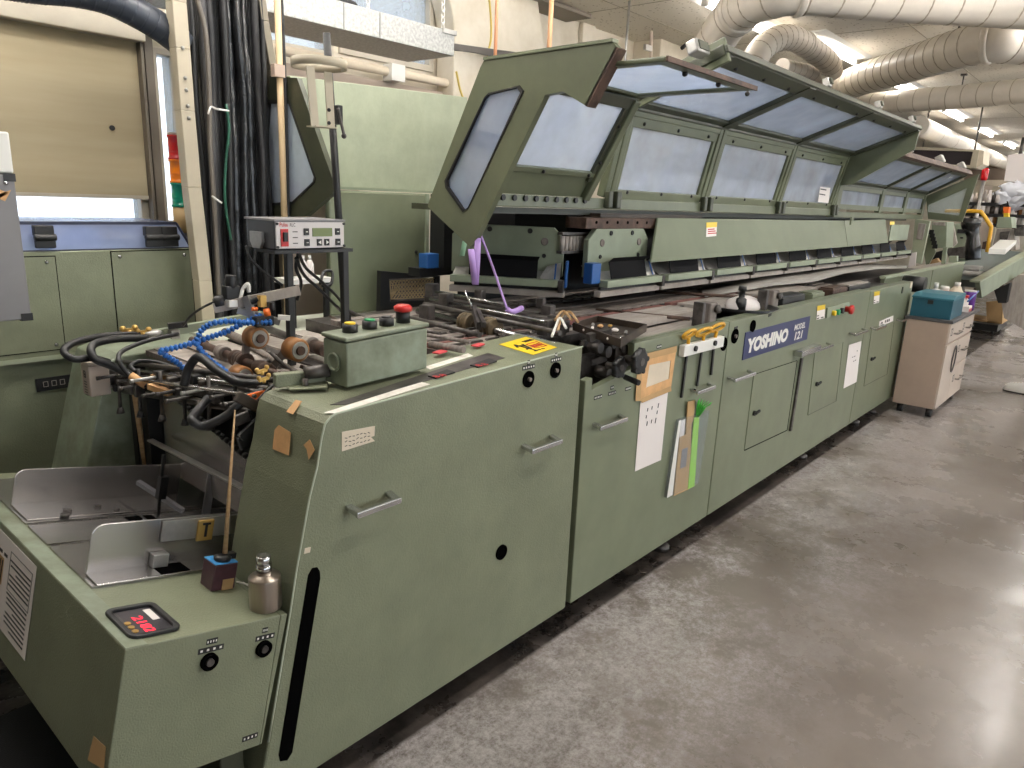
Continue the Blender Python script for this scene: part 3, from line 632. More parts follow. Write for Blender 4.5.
# papers on the front
def lines(name, parent, pix, rows, cols, m=INK, th=.004, y=-.0045, seed=1, fill=.7, vert=False):
    random.seed(seed); qd = [P(a, c, y=y) for a, c in pix]; b = B()
    for r_ in range(rows):
        for k in range(cols):
            if random.random() > fill: continue
            u0 = (k+.1)/cols; u1 = (k+.1+random.uniform(.4, .8))/cols; v = (r_+.5)/rows
            if vert: a, c = bil(qd, v, u0), bil(qd, v, u1)
            else: a, c = bil(qd, u0, v), bil(qd, u1, v)
            b.bar(a, c+V((0, 0, random.uniform(-.2, .2)*th)), .0006, th)
    return obj(name, b, m, parent)
wp = sticker('paper_sheet', [(640.5, 402), (668, 392), (661, 460), (635, 471.5)], PAPER, 'long white handwritten paper hanging below the wooden framed card', 'paper', y=-.003)
lines('handwriting', wp, [(647, 408), (660, 402), (656, 424), (643, 429)], 6, 3, th=.006, seed=4, vert=True)
sp_ = sticker('paper_sheet', [(849, 345), (861.5, 341), (856.5, 382), (843.5, 388.5)], PAPER, 'narrow white paper sheet taped up right of the access door', 'paper', y=-.003)
lines('handwriting', sp_, [(853, 350), (859, 348), (856, 362), (851, 365)], 3, 3, th=.005, seed=6)
ls_ = sticker('label_strip', [(879.5, 321.5), (893.5, 315.5), (893, 321), (879, 327)], PAPER, 'white label strip above the far access door', 'label', y=-.003)
lines('handwriting', ls_, [(881, 322), (892, 317.5), (892, 320), (881, 325)], 1, 6, th=.02, seed=8)
# framed card : tan tape frame around a cream card
fr = thing('framed_card', P(655, 375, y=-.01), 'cream card in a brown tape frame beside the black handwheel', 'card')
o_ = [P(a, c, y=-.006) for a, c in ((643.5, 356), (676.5, 348), (671, 388), (637.5, 399.5))]; i_ = [P(a, c, y=-.006) for a, c in ((649.5, 365), (671, 360.5), (669, 379), (646, 388))]
obj('card', B().prism([P(a, c, y=-.004) for a, c in ((645, 360), (674, 354), (670, 385), (641, 395))], (0, .003, 0)), PAPER2, fr)
b = B(); b.frame(o_, i_, (0, .003, 0)); obj('tape_frame', b, TAPE, fr)
b = B(); b.prism([P(a, c, y=-.0075) for a, c in ((637, 375), (642, 372), (640.5, 401), (635.5, 401))], (0, .0012, 0)); b.prism([P(a, c, y=-.0075) for a, c in ((640, 399), (671, 386), (671.5, 391), (642, 403))], (0, .0012, 0)); b.prism([P(a, c, y=-.008) for a, c in ((647, 353.5), (677, 346), (676.5, 352), (646, 360))], (0, .0012, 0)); obj('tape_edge', b, CARD, fr)
# clear pouch with card and green paper strips
po2 = thing('plastic_pouch', P(690, 450, y=-.01), 'clear plastic pouch holding brown card and green paper on the cabinet front', 'pouch')
obj('pouch_film', B().prism([P(a, c, y=-.018) for a, c in ((679.5, 420), (709.5, 411), (698.5, 483), (667, 498))], (0, .016, 0)), POUCH, po2)
cdp = tag(obj('cardboard_strip', B().prism([P(a, c, y=-.012) for a, c in ((688, 402), (695.5, 400), (693.5, 419), (691.5, 424), (689.5, 489), (674, 496), (680, 437), (686, 434.5)) if True], (0, .004, 0)), CARD), 'brown cardboard strip standing in the plastic pouch', 'card')
obj('grey_patch', B().prism([P(a, c, y=-.0128) for a, c in ((682, 449.5), (688, 447), (686, 466.5), (680, 469))], (0, .0008, 0)), GREYP, cdp)
gsm = mat('lime green paper', (156, 214, 84), .7)
b = B(); b.prism([P(a, c, y=-.014) for a, c in ((694, 418), (699.5, 415), (694.5, 486), (688, 489))], (0, .0015, 0)); gp = tag(obj('green_paper', b, gsm), 'lime green paper strips curling out of the plastic pouch', 'paper')
for k in range(5):
    b = B(); base = P(696.5+k*.5, 417, y=-.014); tip = P(699+k*3, 399.5+k*.9, y=-.03-.006*k); b.tube([base, base.lerp(tip, .5)+V((0, 0, .02)), tip], .001); 
    m_ = B(); m_.grid([[base+V((-.01, 0, 0)), base+V((.012, 0, 0))], [base.lerp(tip, .55)+V((-.012, 0, .012)), base.lerp(tip, .55)+V((.012, 0, .012))], [tip+V((-.008, 0, -.006)), tip+V((.01, 0, .004))]])
    b.b.free(); obj('curled_end', m_, mat('green paper curl', (70, 190, 60), .7) if k == 0 else bpy.data.materials['green paper curl'], gp, solid=.001)
obj('pouch_seam', B().prism([P(a, c, y=-.0195) for a, c in ((679, 421), (681, 420), (672.5, 495), (667, 498))], (0, .001, 0)), WHITE, po2)
obj('white_slip', B().prism([P(a, c, y=-.011) for a, c in ((680, 421), (685.5, 419), (684, 436), (679.5, 438))], (0, .001, 0)), PAPER, po2)
# hex key rack : white bar with three yellow loops and their long black blades
rk = thing('hex_key_rack', P(700, 340, y=-.015), 'white bar rack screwed to the cabinet front holding yellow tools', 'tool rack')
b = B(); b.bar(P(681.5, 351, y=-.015), P(721.5, 341, y=-.015), .026, .05); obj('rack_bar', b, WHITE, rk, bevel=.003)
for px, py in ((695, 348.5), (714.5, 343)): c = P(px, py, y=-.029); obj('rack_screw', B().cyl(c, c+V((0, -.008, 0)), .012), BLACK, rk)
for (bx, by, lx0, lx1, ly, ex, ey, lab) in ((688, 345.5, 684, 694.5, 334, 681.5, 397.5, 'left one'), (703, 341.5, 697, 711, 332, 697, 386, 'middle one'), (715, 338, 711, 723.5, 327.5, 711, 375, 'right one')):
    t = thing('hex_key', P(bx, by, y=-.016), 'yellow loop-handled hex key hanging in the white rack, %s of three' % lab, 'tool', 'yellow tools in the rack')
    a, c = P(lx0, ly+1.5, y=-.02), P(lx1, ly-1.5, y=-.02); b = B(); h = .018; d = (c-a); n = 16
    loop = [(a+c)/2+d*.5*math.cos(2*math.pi*k/n)+V((0, -.012, h))*math.sin(2*math.pi*k/n) for k in range(n+1)]
    b.tube(loop, .0075, 8, 1); s_ = P(bx, by, y=-.016); b.tube([s_, s_.lerp((a+c)/2-V((0, 0, h)), .6), (a+c)/2-V((0, 0, h*.9))], .008); obj('loop_handle', b, KEYY, t)
    s2 = P(bx-1, by+7, y=-.008); b = B(); b.bar(s2, P(ex, ey, y=-.008), .008, .012); obj('blade', b, BLACK, t)
# caution labels and the small panel on the long cabinet
for pix, lab in (([(817.5, 306), (825.5, 304.5), (824.5, 318), (816.5, 320)], 'white and yellow caution label left of the small red-buttoned panel'), ([(874.5, 292), (880, 291), (879, 302.5), (873.5, 304)], 'white and yellow caution label on the far cabinet'), ):
    o = sticker('caution_label', pix, PAPER, lab, 'label', y=-.003)
    t4 = [pix[0], pix[1], tuple(V(pix[1]).lerp(V(pix[2]), .35)), tuple(V(pix[0]).lerp(V(pix[3]), .35))]
    obj('yellow_band', B().prism([P(a, c, y=-.0038) for a, c in t4], (0, .0008, 0)), YELLOW, o)
    lines('printed_text', o, [tuple(V(pix[0]).lerp(V(pix[3]), .45)), tuple(V(pix[1]).lerp(V(pix[2]), .45)), pix[2], pix[3]], 3, 2, th=.006, seed=2)
pb = thing('button_panel', P(838, 309, y=-.01), 'small green button panel with yellow, green and red buttons', 'control panel')
b = B(); b.prism([P(a, c, y=-.012) for a, c in ((828, 308), (850, 302), (849.5, 312), (827, 318))], (0, .012, 0)); obj('plate', b, GREENL, pb, bevel=.003)
for px, py, m_, r in ((832.5, 313, YELLOW, .016), (836.5, 312, GREENB, .018), (840.5, 310.5, BLACK, .018)):
    c = P(px, py, y=-.012); obj('button', B().cyl(c, c+V((0, -.02, 0)), r), m_, pb)
c = P(845.5, 309, y=-.012); obj('stop_button', B().lathe(c, (0, -.05, 0), [(0, .018), (.5, .018), (.55, .03), (.9, .03), (1, .02)], 16), RED, pb)
c = P(902.5, 290, y=-.002); b = B(); b.cbx(c, (.03, 0, 0), (0, .004, 0), (0, 0, .05)); obj('door_latch', b, BLACK, c4)
c = P(911, 285, y=-.003); b = B(); b.cbx(c, (.05, 0, 0), (0, .004, 0), (0, 0, .05)); obj('pale_catch', b, PAPER2, c4)
# ---- knob recess between the near cabinet and the next
ra = thing('adjuster_unit', (2.22, .16, 0), 'dark adjusting unit with parts tray, post and black handwheels in the recess', 'adjuster')
b = B(); b.box(2.12, 2.3, .12, .16, .5, 1.03); obj('bearing_plate', b, DSTEEL, ra, bevel=.004)
b = B(); b.box(2.31, 2.37, .05, .11, .9, 1.115); obj('post', b, BROWN, ra, bevel=.004)
b = B(); b.box(2.375, 2.40, .07, .13, .92, 1.1); 
for k in range(3): b.cyl((2.34, .048, .94+k*.06), (2.34, .042, .94+k*.06), .01)
obj('screw_block', b, DSTEEL, ra)
def wheel(c, ax, r, name='handwheel'):
    c = V(c); ax = V(ax); d = ax.normalized(); b = B(); b.lathe(c, ax, [(0, r*.85), (.1, r*.92), (.8, r*.92), (1, r*.75)], 20)
    a = d.orthogonal().normalized(); e = d.cross(a)
    for k in range(5): t = 2*math.pi*k/5; b.lathe(c+(a*math.cos(t)+e*math.sin(t))*r*.82, ax, [(0, r*.2), (1, r*.2)], 8)
    o = obj(name, b, BLACK, ra); b = B(); b.cyl(c-ax*2.2, c+ax*1.1, r*.3); obj('shaft', b, DSTEEL, o); return o
wheel(P(617, 367, y=-.03), (0, -.02, 0), .042); wheel(P(637, 361, y=-.09), (0, -.022, 0), .05, 'handwheel'); 
b = B(); b.cyl(P(625, 362, y=.05), P(640, 359, y=-.09), .018); obj('wheel_shaft', b, DSTEEL, ra)
b = B(); b.cyl(P(625, 377, y=-.012), P(639, 383, y=-.08), .011); obj('lever', b, BLACK, ra)
for px, py, r, l in ((598, 350, .022, .05), (604, 342, .018, .05), (590, 346, .02, .05), (610, 356, .02, .05), (597, 371, .024, .06), (612, 346, .02, .06)): c = P(px, py, y=.1); obj('shaft_end', B().cyl(c, c+V((0, -l, 0)), r), DSTEEL, ra)
obj('tray_bar', B().bar(P(588, 338, y=.1), P(610, 332, y=.06), .03, .03), DSTEEL, ra)
b = B(); b.bar(P(583, 343, y=.14), P(622, 350, y=.1), .02, .02); b.bar(P(590, 362, y=.13), P(620, 352, y=.07), .03, .026); obj('cross_link', b, DSTEEL, ra)
# tray
tz = 1.135; tq = [P(573, 323, z=tz), P(621, 340, z=tz), P(647, 324.5, z=tz), P(597, 316, z=tz)]
ce = (tq[0]+tq[2])/2; b = B(); b.prism([p+V((0, 0, -.028)) for p in tq], (0, 0, .005)); b.frame([p+V((0, 0, -.026)) for p in tq], [p.lerp(ce, .05)+V((0, 0, -.026)) for p in tq], (0, 0, .028)); tr_ = obj('parts_tray', b, BROWN, ra)
for i_, (u, v) in enumerate(((.25, 0), (.75, 0))): c = tq[0].lerp(tq[1], u)+V((0, 0, -.012)); obj('tray_rivet', B().sph(c, .005), WHITE, tr_)
def bilq(s, u, v): return s[0].lerp(s[1], u).lerp(s[3].lerp(s[2], u), v)
random.seed(11)
for k, (u, v, m_, sx) in enumerate(((.25, .3, PAPER, .022), (.3, .55, TAPE, .026), (.5, .5, RUST, .024), (.62, .5, PAPER, .03), (.8, .55, ALU, .024), (.4, .75, BRASS, .02), (.15, .5, ALU, .025), (.85, .3, CHROME, .015))):
    c = bilq(tq, u, v)+V((0, 0, -.022)); b = B(); b.sph(c+V((0, 0, sx*.3)), sx*.5, 8, (1.2, .9, .6)) if k % 2 else b.cyl(c, c+V((sx*.7, sx*.3, sx*.3)), sx*.28, n=7)
    tag(obj('loose_part', b, m_), ['crumpled white scrap at the left of the parts tray', 'orange-brown scrap in the parts tray', 'rusty small part in the middle of the parts tray', 'large white rag lump in the parts tray', 'grey metal piece at the right of the parts tray', 'small brass piece at the back of the parts tray', 'small grey metal piece at the far left of the parts tray', 'tiny shiny screw at the right front of the parts tray'][k], 'small part', 'loose parts in the tray')
# ================================================================ conveyor deck
dk = thing('conveyor_deck', (4, .7, 0), 'long dark conveyor deck with lengthwise slats under the clamp row', 'conveyor')
b = B(); b.box(1.72, 8.4, .31, 1.22, .85, 1.068); obj('bed', b, DSTEEL, dk)
b = B(); b.box(2.42, 6.6, .1, .3, .85, 1.04); obj('front_bed', b, DSTEEL, dk)
random.seed(21); yy = .315
seq = [(SLATG, .055), (SLATL, .05), (SLATG, .03), (SLATR, .045), (SLATG, .06), (SLATG, .05), (SLATL, .03), (SLATG, .06), (SLATR, .04), (SLATG, .05), (SLATG, .06), (SLATG, .06), (SLATL, .04), (SLATG, .06), (SLATG, .06)]
for m_, wd in seq:
    x = 1.73
    while x < 5.6:
        L = random.uniform(.25, .6); b = B(); b.box(x, min(5.6, x+L)-.008, yy, yy+wd-.008, 1.068, 1.082+random.uniform(0, .006)); obj('slat', b, m_ if random.random() > .25 else SLATG, dk); x += L
    yy += wd
for (x0, x1, y0, y1, z, m_) in ((2.6, 3.3, .2, .38, 1.105, SLATL), (3.42, 4.1, .2, .40, 1.105, SLATL), (4.2, 5.0, .22, .42, 1.105, SLATL), (3.4, 4.3, .425, .465, 1.10, SLATR), (2.45, 3.3, .40, .44, 1.10, SLATR), (2.5, 4.9, .48, .54, 1.10, SLATG), (2.5, 4.9, .56, .63, 1.10, SLATG), (2.45, 4.9, .66, .74, 1.10, SLATG)):
    b = B(); b.box(x0, x1, y0, y1, z-.03, z); obj('slat', b, m_, dk, bevel=.002)
for y_ in (.37, .47, .56, .7, .84):
    b = B(); tp_ = []
    for k in range(40): x = 1.75+k*.09; tp_ += [(x, y_-.007, 1.094), (x+.06, y_-.007, 1.094), (x+.065, y_-.007, 1.086), (x+.085, y_-.007, 1.086)]
    b.prism([(1.75, y_-.007, 1.074)]+tp_+[(5.345, y_-.007, 1.074)], (0, .014, 0))
    obj('drive_chain', b, DSTEEL, dk)
b = B()
b = B(); b.box(2.44, 3.15, .06, .19, 1.04, 1.07); obj('loose_slip', b, SLATL, dk)
for px, py, z in ((440, 352, 1.10), (478, 345, 1.102)):
    c = P(px, py, z=z+.01); b = B(); b.cbx(c, (.05, .012, 0), (-.006, .028, 0), (0, 0, .006)); obj('red_pad', b, mat('red felt pad', (200, 70, 74), .7) if 'red felt pad' not in bpy.data.materials else bpy.data.materials['red felt pad'], dk, bevel=.003)
b = B(); b.cyl(P(415, 333, z=1.12), P(470, 342, z=1.12), .007); obj('tie_rod', b, SLATG, dk)
obj('tie_rod', B().cyl(P(430, 344, z=1.12), P(464, 350, z=1.12), .011), SLATG, dk)
obj('tie_rod', B().cyl(P(405, 328, z=1.10), P(440, 334, z=1.10), .008), DSTEEL, dk)
# cross shaft with its two ribbed rollers
cs = thing('cross_shaft', P(490, 325, z=1.1), 'oily cross shaft assembly with two ribbed rollers over the deck', 'shaft assembly')
for i_, (a_, c_, z, r, m_) in enumerate((((418, 311), (556, 346), 1.10, .014, ROD), ((424, 304), (560, 333), 1.14, .010, DSTEEL), ((436, 292), (505, 305), 1.17, .009, ROD), ((430, 299), (545, 322), 1.15, .007, ROD), ((402, 316), (480, 335), 1.105, .010, DSTEEL))):
    obj('shaft', B().cyl(P(*a_, z=z), P(*c_, z=z), r), m_, cs)
def roller(px, py, z, r, w_=.06):
    c = P(px, py, z=z); d = (P(556, 346, z=1.1)-P(418, 311, z=1.1)).normalized(); b = B(); b.lathe(c-d*w_/2, d*w_, [(0, r*.9), (.1, r), (.25, r), (.28, r*.8), (.4, r*.8), (.43, r), (.6, r), (.63, r*.8), (.75, r*.8), (.78, r), (1, r*.9)], 18); return obj('ribbed_roller', b, mat('ochre rubber', (108, 92, 66), .6, var=.3, vs=30) if 'ochre rubber' not in bpy.data.materials else bpy.data.materials['ochre rubber'], cs)
roller(468, 323, 1.105, .042); roller(491, 328, 1.105, .042)
b = B(); b.bar(P(479, 326, z=1.13), P(474, 308, z=1.17), .018, .03); b.bar(P(484, 325, z=1.14), P(478, 311, z=1.17), .014, .02); obj('roller_arm', b, DSTEEL, cs)
b = B(); b.cyl(P(473, 310, z=1.17), P(465, 291, z=1.24), .005); obj('thin_lever', b, ROD, cs)
b = B(); b.bar(P(428, 300, z=1.12), P(566, 327, z=1.12), .05, .05); obj('cross_beam', b, DSTEEL, cs, bevel=.004)
obj('cross_beam', B().bar(P(440, 296, z=1.12), P(540, 316, z=1.12), .04, .03), DSTEEL, cs, bevel=.004)
for px, py, z, s_ in ((432, 290, 1.17, .05), (427, 312, 1.13, .05), (446, 300, 1.16, .05), (480, 295, 1.17, .04), (545, 327, 1.12, .05), (548, 312, 1.14, .05), (553, 321, 1.13, .04), (541, 303, 1.16, .035), (560, 330, 1.115, .04)):
    b = B(); c = P(px, py, z=z); b.cbx(c, (s_, .01, 0), (-.01, s_*.9, 0), (0, 0, s_*1.2)); obj('bearing_block', b, DSTEEL, cs, bevel=.004)
for k_, pts in enumerate(([(566, 328), (560, 318), (556, 326), (552, 336)], [(578, 322), (570, 312), (562, 316), (558, 330)], [(572, 320), (563, 311), (555, 320)])):
    obj('loose_cable', B().tube([P(a, c, z=1.15+.02*(i == 1)) for i, (a, c) in enumerate(pts)], .005), WOOD if k_ else WHITE, cs)
# guide blocks and brackets along the front edge of the deck
random.seed(5)
def bracket(px, py, h, wd, label, m_=DSTEEL):
    c = P(px, py, y=.08); x, z = c.x, max(.99, min(c.z, 1.02)); t = thing('guide_bracket', (x, .08, z), label, 'bracket', 'guide brackets behind the front panel')
    b = B(); b.box(x-wd/2, x-wd/2+.03, .05, .1, z, z+h); b.box(x-wd/2, x+wd/2, .05, .12, z, z+h*.25); obj('upright', b, m_, t, bevel=.004)
    b = B(); b.box(x+wd*.1, x+wd/2, .06, .13, z+h*.2, z+h*.92); obj('clamp_block', b, SLATG, t, bevel=.006)
    obj('clamp_knob', B().lathe((x+wd*.35, .055, z+h*.75), (0, -.02, 0), [(0, .018), (.7, .02), (1, .012)], 12), DSTEEL, t)
bracket(704, 322, .16, .17, 'steel guide bracket right above the yellow hex keys'); bracket(767, 308, .17, .2, 'steel guide bracket above the name plate beside the curved sheet')
for pa_, pb_, z_, lab in (((596, 310), (690, 319), 1.1, 'nearer rusty guide rod lying across the deck, left of the bracket over the hex keys'), ((655, 292), (762, 298), 1.12, 'farther rusty guide rod lying across the deck behind the black dish')):
    tag(obj('guide_rod', B().cyl(P(*pa_, z=z_), P(*pb_, z=z_), .009), RUST), lab, 'rod')
# dark dish with white lump
ds = thing('grease_dish', P(745, 318, y=.1), 'black shallow dish with a pale lump of rag behind the front panel', 'dish')
c = P(740, 318, y=.16); c.z = 1.05; b = B(); b.lathe(c, (0, 0, .05), [(0, .1), (1, .19), (.96, .18), (.1, .09)], 20); obj('dish', b, BLACK, ds)
obj('pale_rag', B().sph(c+V((.02, 0, .045)), .11, 12, (1.3, .8, .5)), PAPER, ds); obj('upright_pin', B().lathe(c+V((-.08, -.03, .03)), (0, 0, .13), [(0, .03), (.5, .026), (.55, .015), (.8, .015), (.82, .022), (1, .02)], 10), BLACK, ds)
# curved loose sheet
rows = []
fr_px = [(705, 297), (740, 291), (775, 285), (812, 282), (845, 273), (880, 268.5), (906, 268)]; bk_px = [(700, 288), (738, 281), (772, 273), (805, 268), (842, 263), (872, 265), (908, 266)]
shx = [3.75+.66*k for k in range(7)]; zf = [1.112, 1.118, 1.13, 1.13, 1.14, 1.145, 1.12]
rows = [[P(a, c, z=zf[k]) for k, (a, c) in enumerate(fr_px)], [P(a, c, z=zf[k]+.005) for k, (a, c) in enumerate(bk_px)]]
m_ = B(); m_.grid(rows); tag(obj('metal_sheet', m_, mat('dull grey sheet', (166, 161, 154), .6, var=.15, vs=5, stretch=(1, 6, 1), spec=.2), solid=.006), 'long curved dull grey sheet lying over the deck below the clamps', 'sheet')
# machinery visible behind the front panel under the sheet
for i_, (px, py, w_, h_, m_, lab) in enumerate(((785, 305, .35, .16, BLACK, 'black box standing behind the front panel below the grey sheet, left of the brown block'), (833, 290, .3, .13, RUST, 'rusty brown block behind the front panel'), (853, 285, .5, .13, BLACK, 'black box with a pale top behind the far front panel'), (760, 312, .2, .13, GREEN2, 'green upright plate behind the name plate'), (810, 300, .22, .12, GREEN2, 'green upright plate between the black box and the brown block'))):
    c = P(px, py, y=.15); x = c.x; t = thing('drive_box', (x, .15, 1.045), lab, 'machine box'); b = B(); b.box(x-w_/2, x+w_/2, .1, .2, 1.045, 1.065+h_*.3); o = obj('housing', b, m_, t, bevel=.005)
    b = B(); b.box(x-w_*.45, x+w_*.45, .11, .19, 1.065+h_*.3, 1.073+h_*.3); obj('cover', b, SLATL if i_ == 2 else m_, t)
# ================================================================ gripper clamps
def clamp(x, y, rot, first, label, bluel, bluer):
    t = thing('gripper_clamp', (x, y, 1.17), label, 'clamp', 'gripper clamps in a row'); w_ = .53
    def o2(name, b, m_, bev=0): return obj(name, b, m_, t, bevel=bev)
    X = lambda a: x+a
    o2('jaw_bar', B().box(X(0), X(w_-.03), y, y+.05, 1.213, 1.245), GREENL, .003)
    o2('lower_rail', B().box(X(-.01), X(w_), y+.03, y+.07, 1.165, 1.195), SLATL, .004)
    o2('shadow_plate', B().box(X(.01), X(w_-.03), y+.045, y+.06, 1.19, 1.21), BLACK)
    o2('end_block', B().box(X(w_-.028), X(w_-.002), y-.002, y+.06, 1.19, 1.245), DSTEEL, .003)
    o2('shelf', B().prism([(X(0), y+.05, 1.235), (X(w_-.03), y+.05, 1.235), (X(w_-.03), y+.16, 1.30), (X(0), y+.16, 1.30)], (0, 0, .004)), ALU)
    b = B(); b.prism([(X(.08), y+.035, 1.246), (X(.40), y+.035, 1.246), (X(.40), y+.055, 1.325), (X(.08), y+.055, 1.325)], (0, .004, 0)); b.prism([(X(.08), y+.055, 1.325), (X(.40), y+.055, 1.325), (X(.41), y+.035, 1.345), (X(.09), y+.035, 1.345)], (0, .004, 0)); o2('rubber_flap', b, FLAP)
    o2('clip', B().prism([(X(.478), y+.045, 1.246), (X(.485), y+.045, 1.246), (X(.485), y+.075, 1.315), (X(.478), y+.075, 1.315)], (0, .004, 0)), BLUEP)
    o2('clip_holder', B().prism([(X(.41), y+.048, 1.246), (X(w_-.025), y+.048, 1.246), (X(w_-.025), y+.085, 1.32), (X(.44), y+.085, 1.30)], (0, .004, 0)), ALU)
    if first:
        b = B(); z0, z1 = 1.25, 1.475; b.prism([(X(-.02), y+.11, z0), (X(w_-.02), y+.11, z0), (X(w_-.02), y+.11, z1-.05), (X(w_-.07), y+.11, z1), (X(.04), y+.11, z1), (X(-.02), y+.11, z1-.05)], (0, .03, 0)); bp = o2('back_plate', b, GREENL, .004)
        for a_, zz, r in ((.09, 1.41, .018), (.42, 1.41, .018), (.16, 1.455, .012), (.35, 1.455, .012), (.08, 1.345, .01), (.42, 1.345, .01)):
            obj('plate_bolt', B().lathe((X(a_), y+.112, zz), (0, -.008, 0), [(0, r), (.8, r), (1, r*.8), (.5, r*.6)], 12), BLACK if r < .015 else SLATG, bp)
    if bluel: o2('blue_end_clip', B().box(X(-.075), X(-.005), y+.04, y+.09, 1.23, 1.325), BLUEP, .004)
    if bluer: o2('blue_end_clip', B().box(X(w_-.002), X(w_+.008), y+.03, y+.1, 1.21, 1.33), BLUEP, .003)
    if rot: t.rotation_euler = (0, 0, rot)
    return t
PIT = .565
cl1 = clamp(2.352, 1.005, math.radians(-58), True, 'first gripper clamp at the near end, turned askew under the open hood corner', False, True)
cl2 = clamp(2.83, .45, 0, True, 'second gripper clamp with chamfered green back plate and blue end clip', True, False)
cl3 = clamp(2.83+PIT, .45, 0, False, 'third gripper clamp, under the slanted near end of the long green panel', False, False)
def dup(root, dx, label):
    r = root.copy(); COL.objects.link(r); r.location.x += dx; r['label'] = label
    for ch in list(root.children):
        c = ch.copy(); COL.objects.link(c); c.parent = r
        for g in ch.children: d = g.copy(); COL.objects.link(d); d.parent = c
    return r
ordn = ['fourth', 'fifth', 'sixth', 'seventh', 'eighth', 'ninth', 'tenth', 'eleventh']
for k in range(8): dup(cl3, PIT*(k+1), ordn[k]+' gripper clamp of the row'+(' at its far end' if k == 7 else ' under the long green panel'))
# chain and dark core behind the clamps
ch = thing('clamp_chain', (2.85, .69, 1.3), 'dark steel clamp chain between the two nearest green back plates', 'chain')
for k in range(9):
    x = 2.70+k*.028; obj('chain_roller', B().cyl((x, .63, 1.37), (x, .63, 1.44), .011, n=10), SLATL, ch)
for zz in (1.36, 1.445): obj('link_plate', B().box(2.68, 2.95, .615, .645, zz, zz+.012), DSTEEL, ch)
core = thing('clamp_carrier', (5, .9, 0), 'black carrier track of the clamp row below the hood', 'carrier')
b = B(); b.box(2.85, 8.3, .72, 1.05, 1.2, 1.53); obj('track_body', b, BLACK, core); b = B(); b.box(2.2, 8.9, .66, 1.1, 1.535, 1.56); obj('track_top', b, GREEND, core)
b = B(); b.box(2.66, 8.3, 1.24, 1.262, .9, 1.55); obj('rear_wall', b, BLACK, core)
b = B(); b.box(2.78, 3.4, .56, .68, 1.475, 1.525); rb = obj('rusty_bar', b, RUST, core, bevel=.003)
for k in range(6): obj('bar_hole', B().cyl((2.86+k*.09, .561, 1.505), (2.86+k*.09, .556, 1.505), .007, n=8), HOLE, rb)
b = B(); b.box(2.95, 4.0, .6, .7, 1.526, 1.545); obj('brown_plate', b, BROWN, core)
# long guard panel
gp_ = thing('clamp_cover', (5.6, .5, 1.31), 'long green guard panel above the clamps with a slanted near end', 'guard panel')
tlt = lambda pts: [(x, .46+(z-1.315)*.4, z) for x, z in pts]
b = B(); b.prism(tlt([(3.22, 1.315), (6.34, 1.325), (6.42, 1.53), (3.40, 1.53)]), (0, .012, 0)); obj('near_panel', b, GREEN3, gp_, bevel=.002)
b = B(); b.prism(tlt([(6.346, 1.325), (7.56, 1.335), (7.66, 1.545), (6.426, 1.53)]), (0, .012, 0)); obj('far_panel', b, GREEN3, gp_, bevel=.002)
b = B(); fprism(b, [(7.7, 1.35), (8.38, 1.35), (8.38, 1.5), (7.7, 1.5)], .5, .512); obj('end_plate', b, GREENL, gp_, bevel=.002)
b = B(); b.box(6.37, 6.43, .475, .486, 1.5, 1.56); obj('joint_clip', b, GREEN2, gp_)
def PT(px, py, off=.0005):
    n_ = V((0, -1, .4)).normalized(); o_ = V((0, .46, 1.315))+n_*off; v = ray(px, py); return CAM+v*((o_-CAM).dot(n_)/v.dot(n_))
for pix, lab in (([(706.5, 222.5), (717, 222), (716, 236), (706, 237)], 'yellow-topped caution label on the near part of the long guard panel'), ([(890, 221.5), (894.5, 221.5), (893.5, 231), (889, 231.5)], 'yellow-topped caution label on the far end of the long guard panel')):
    b = B(); b.prism([PT(a, c) for a, c in pix], (0, -.0015, 0)); o = tag(obj('caution_label', b, PAPER), lab, 'label')
    t4 = [pix[0], pix[1], tuple(V(pix[1]).lerp(V(pix[2]), .36)), tuple(V(pix[0]).lerp(V(pix[3]), .36))]
    obj('yellow_band', B().prism([PT(a, c, .002) for a, c in t4], (0, -.001, 0)), YELLOW, o)
    b = B()
    for r_ in range(3): p_, k_ = PT(pix[0][0]+1.5, pix[0][1]+7+r_*2, .003), PT(pix[1][0]-2.5+r_, pix[1][1]+7+r_*2, .003); b.bar(p_, k_, .001, .006)
    obj('printed_text', b, INKR, o)
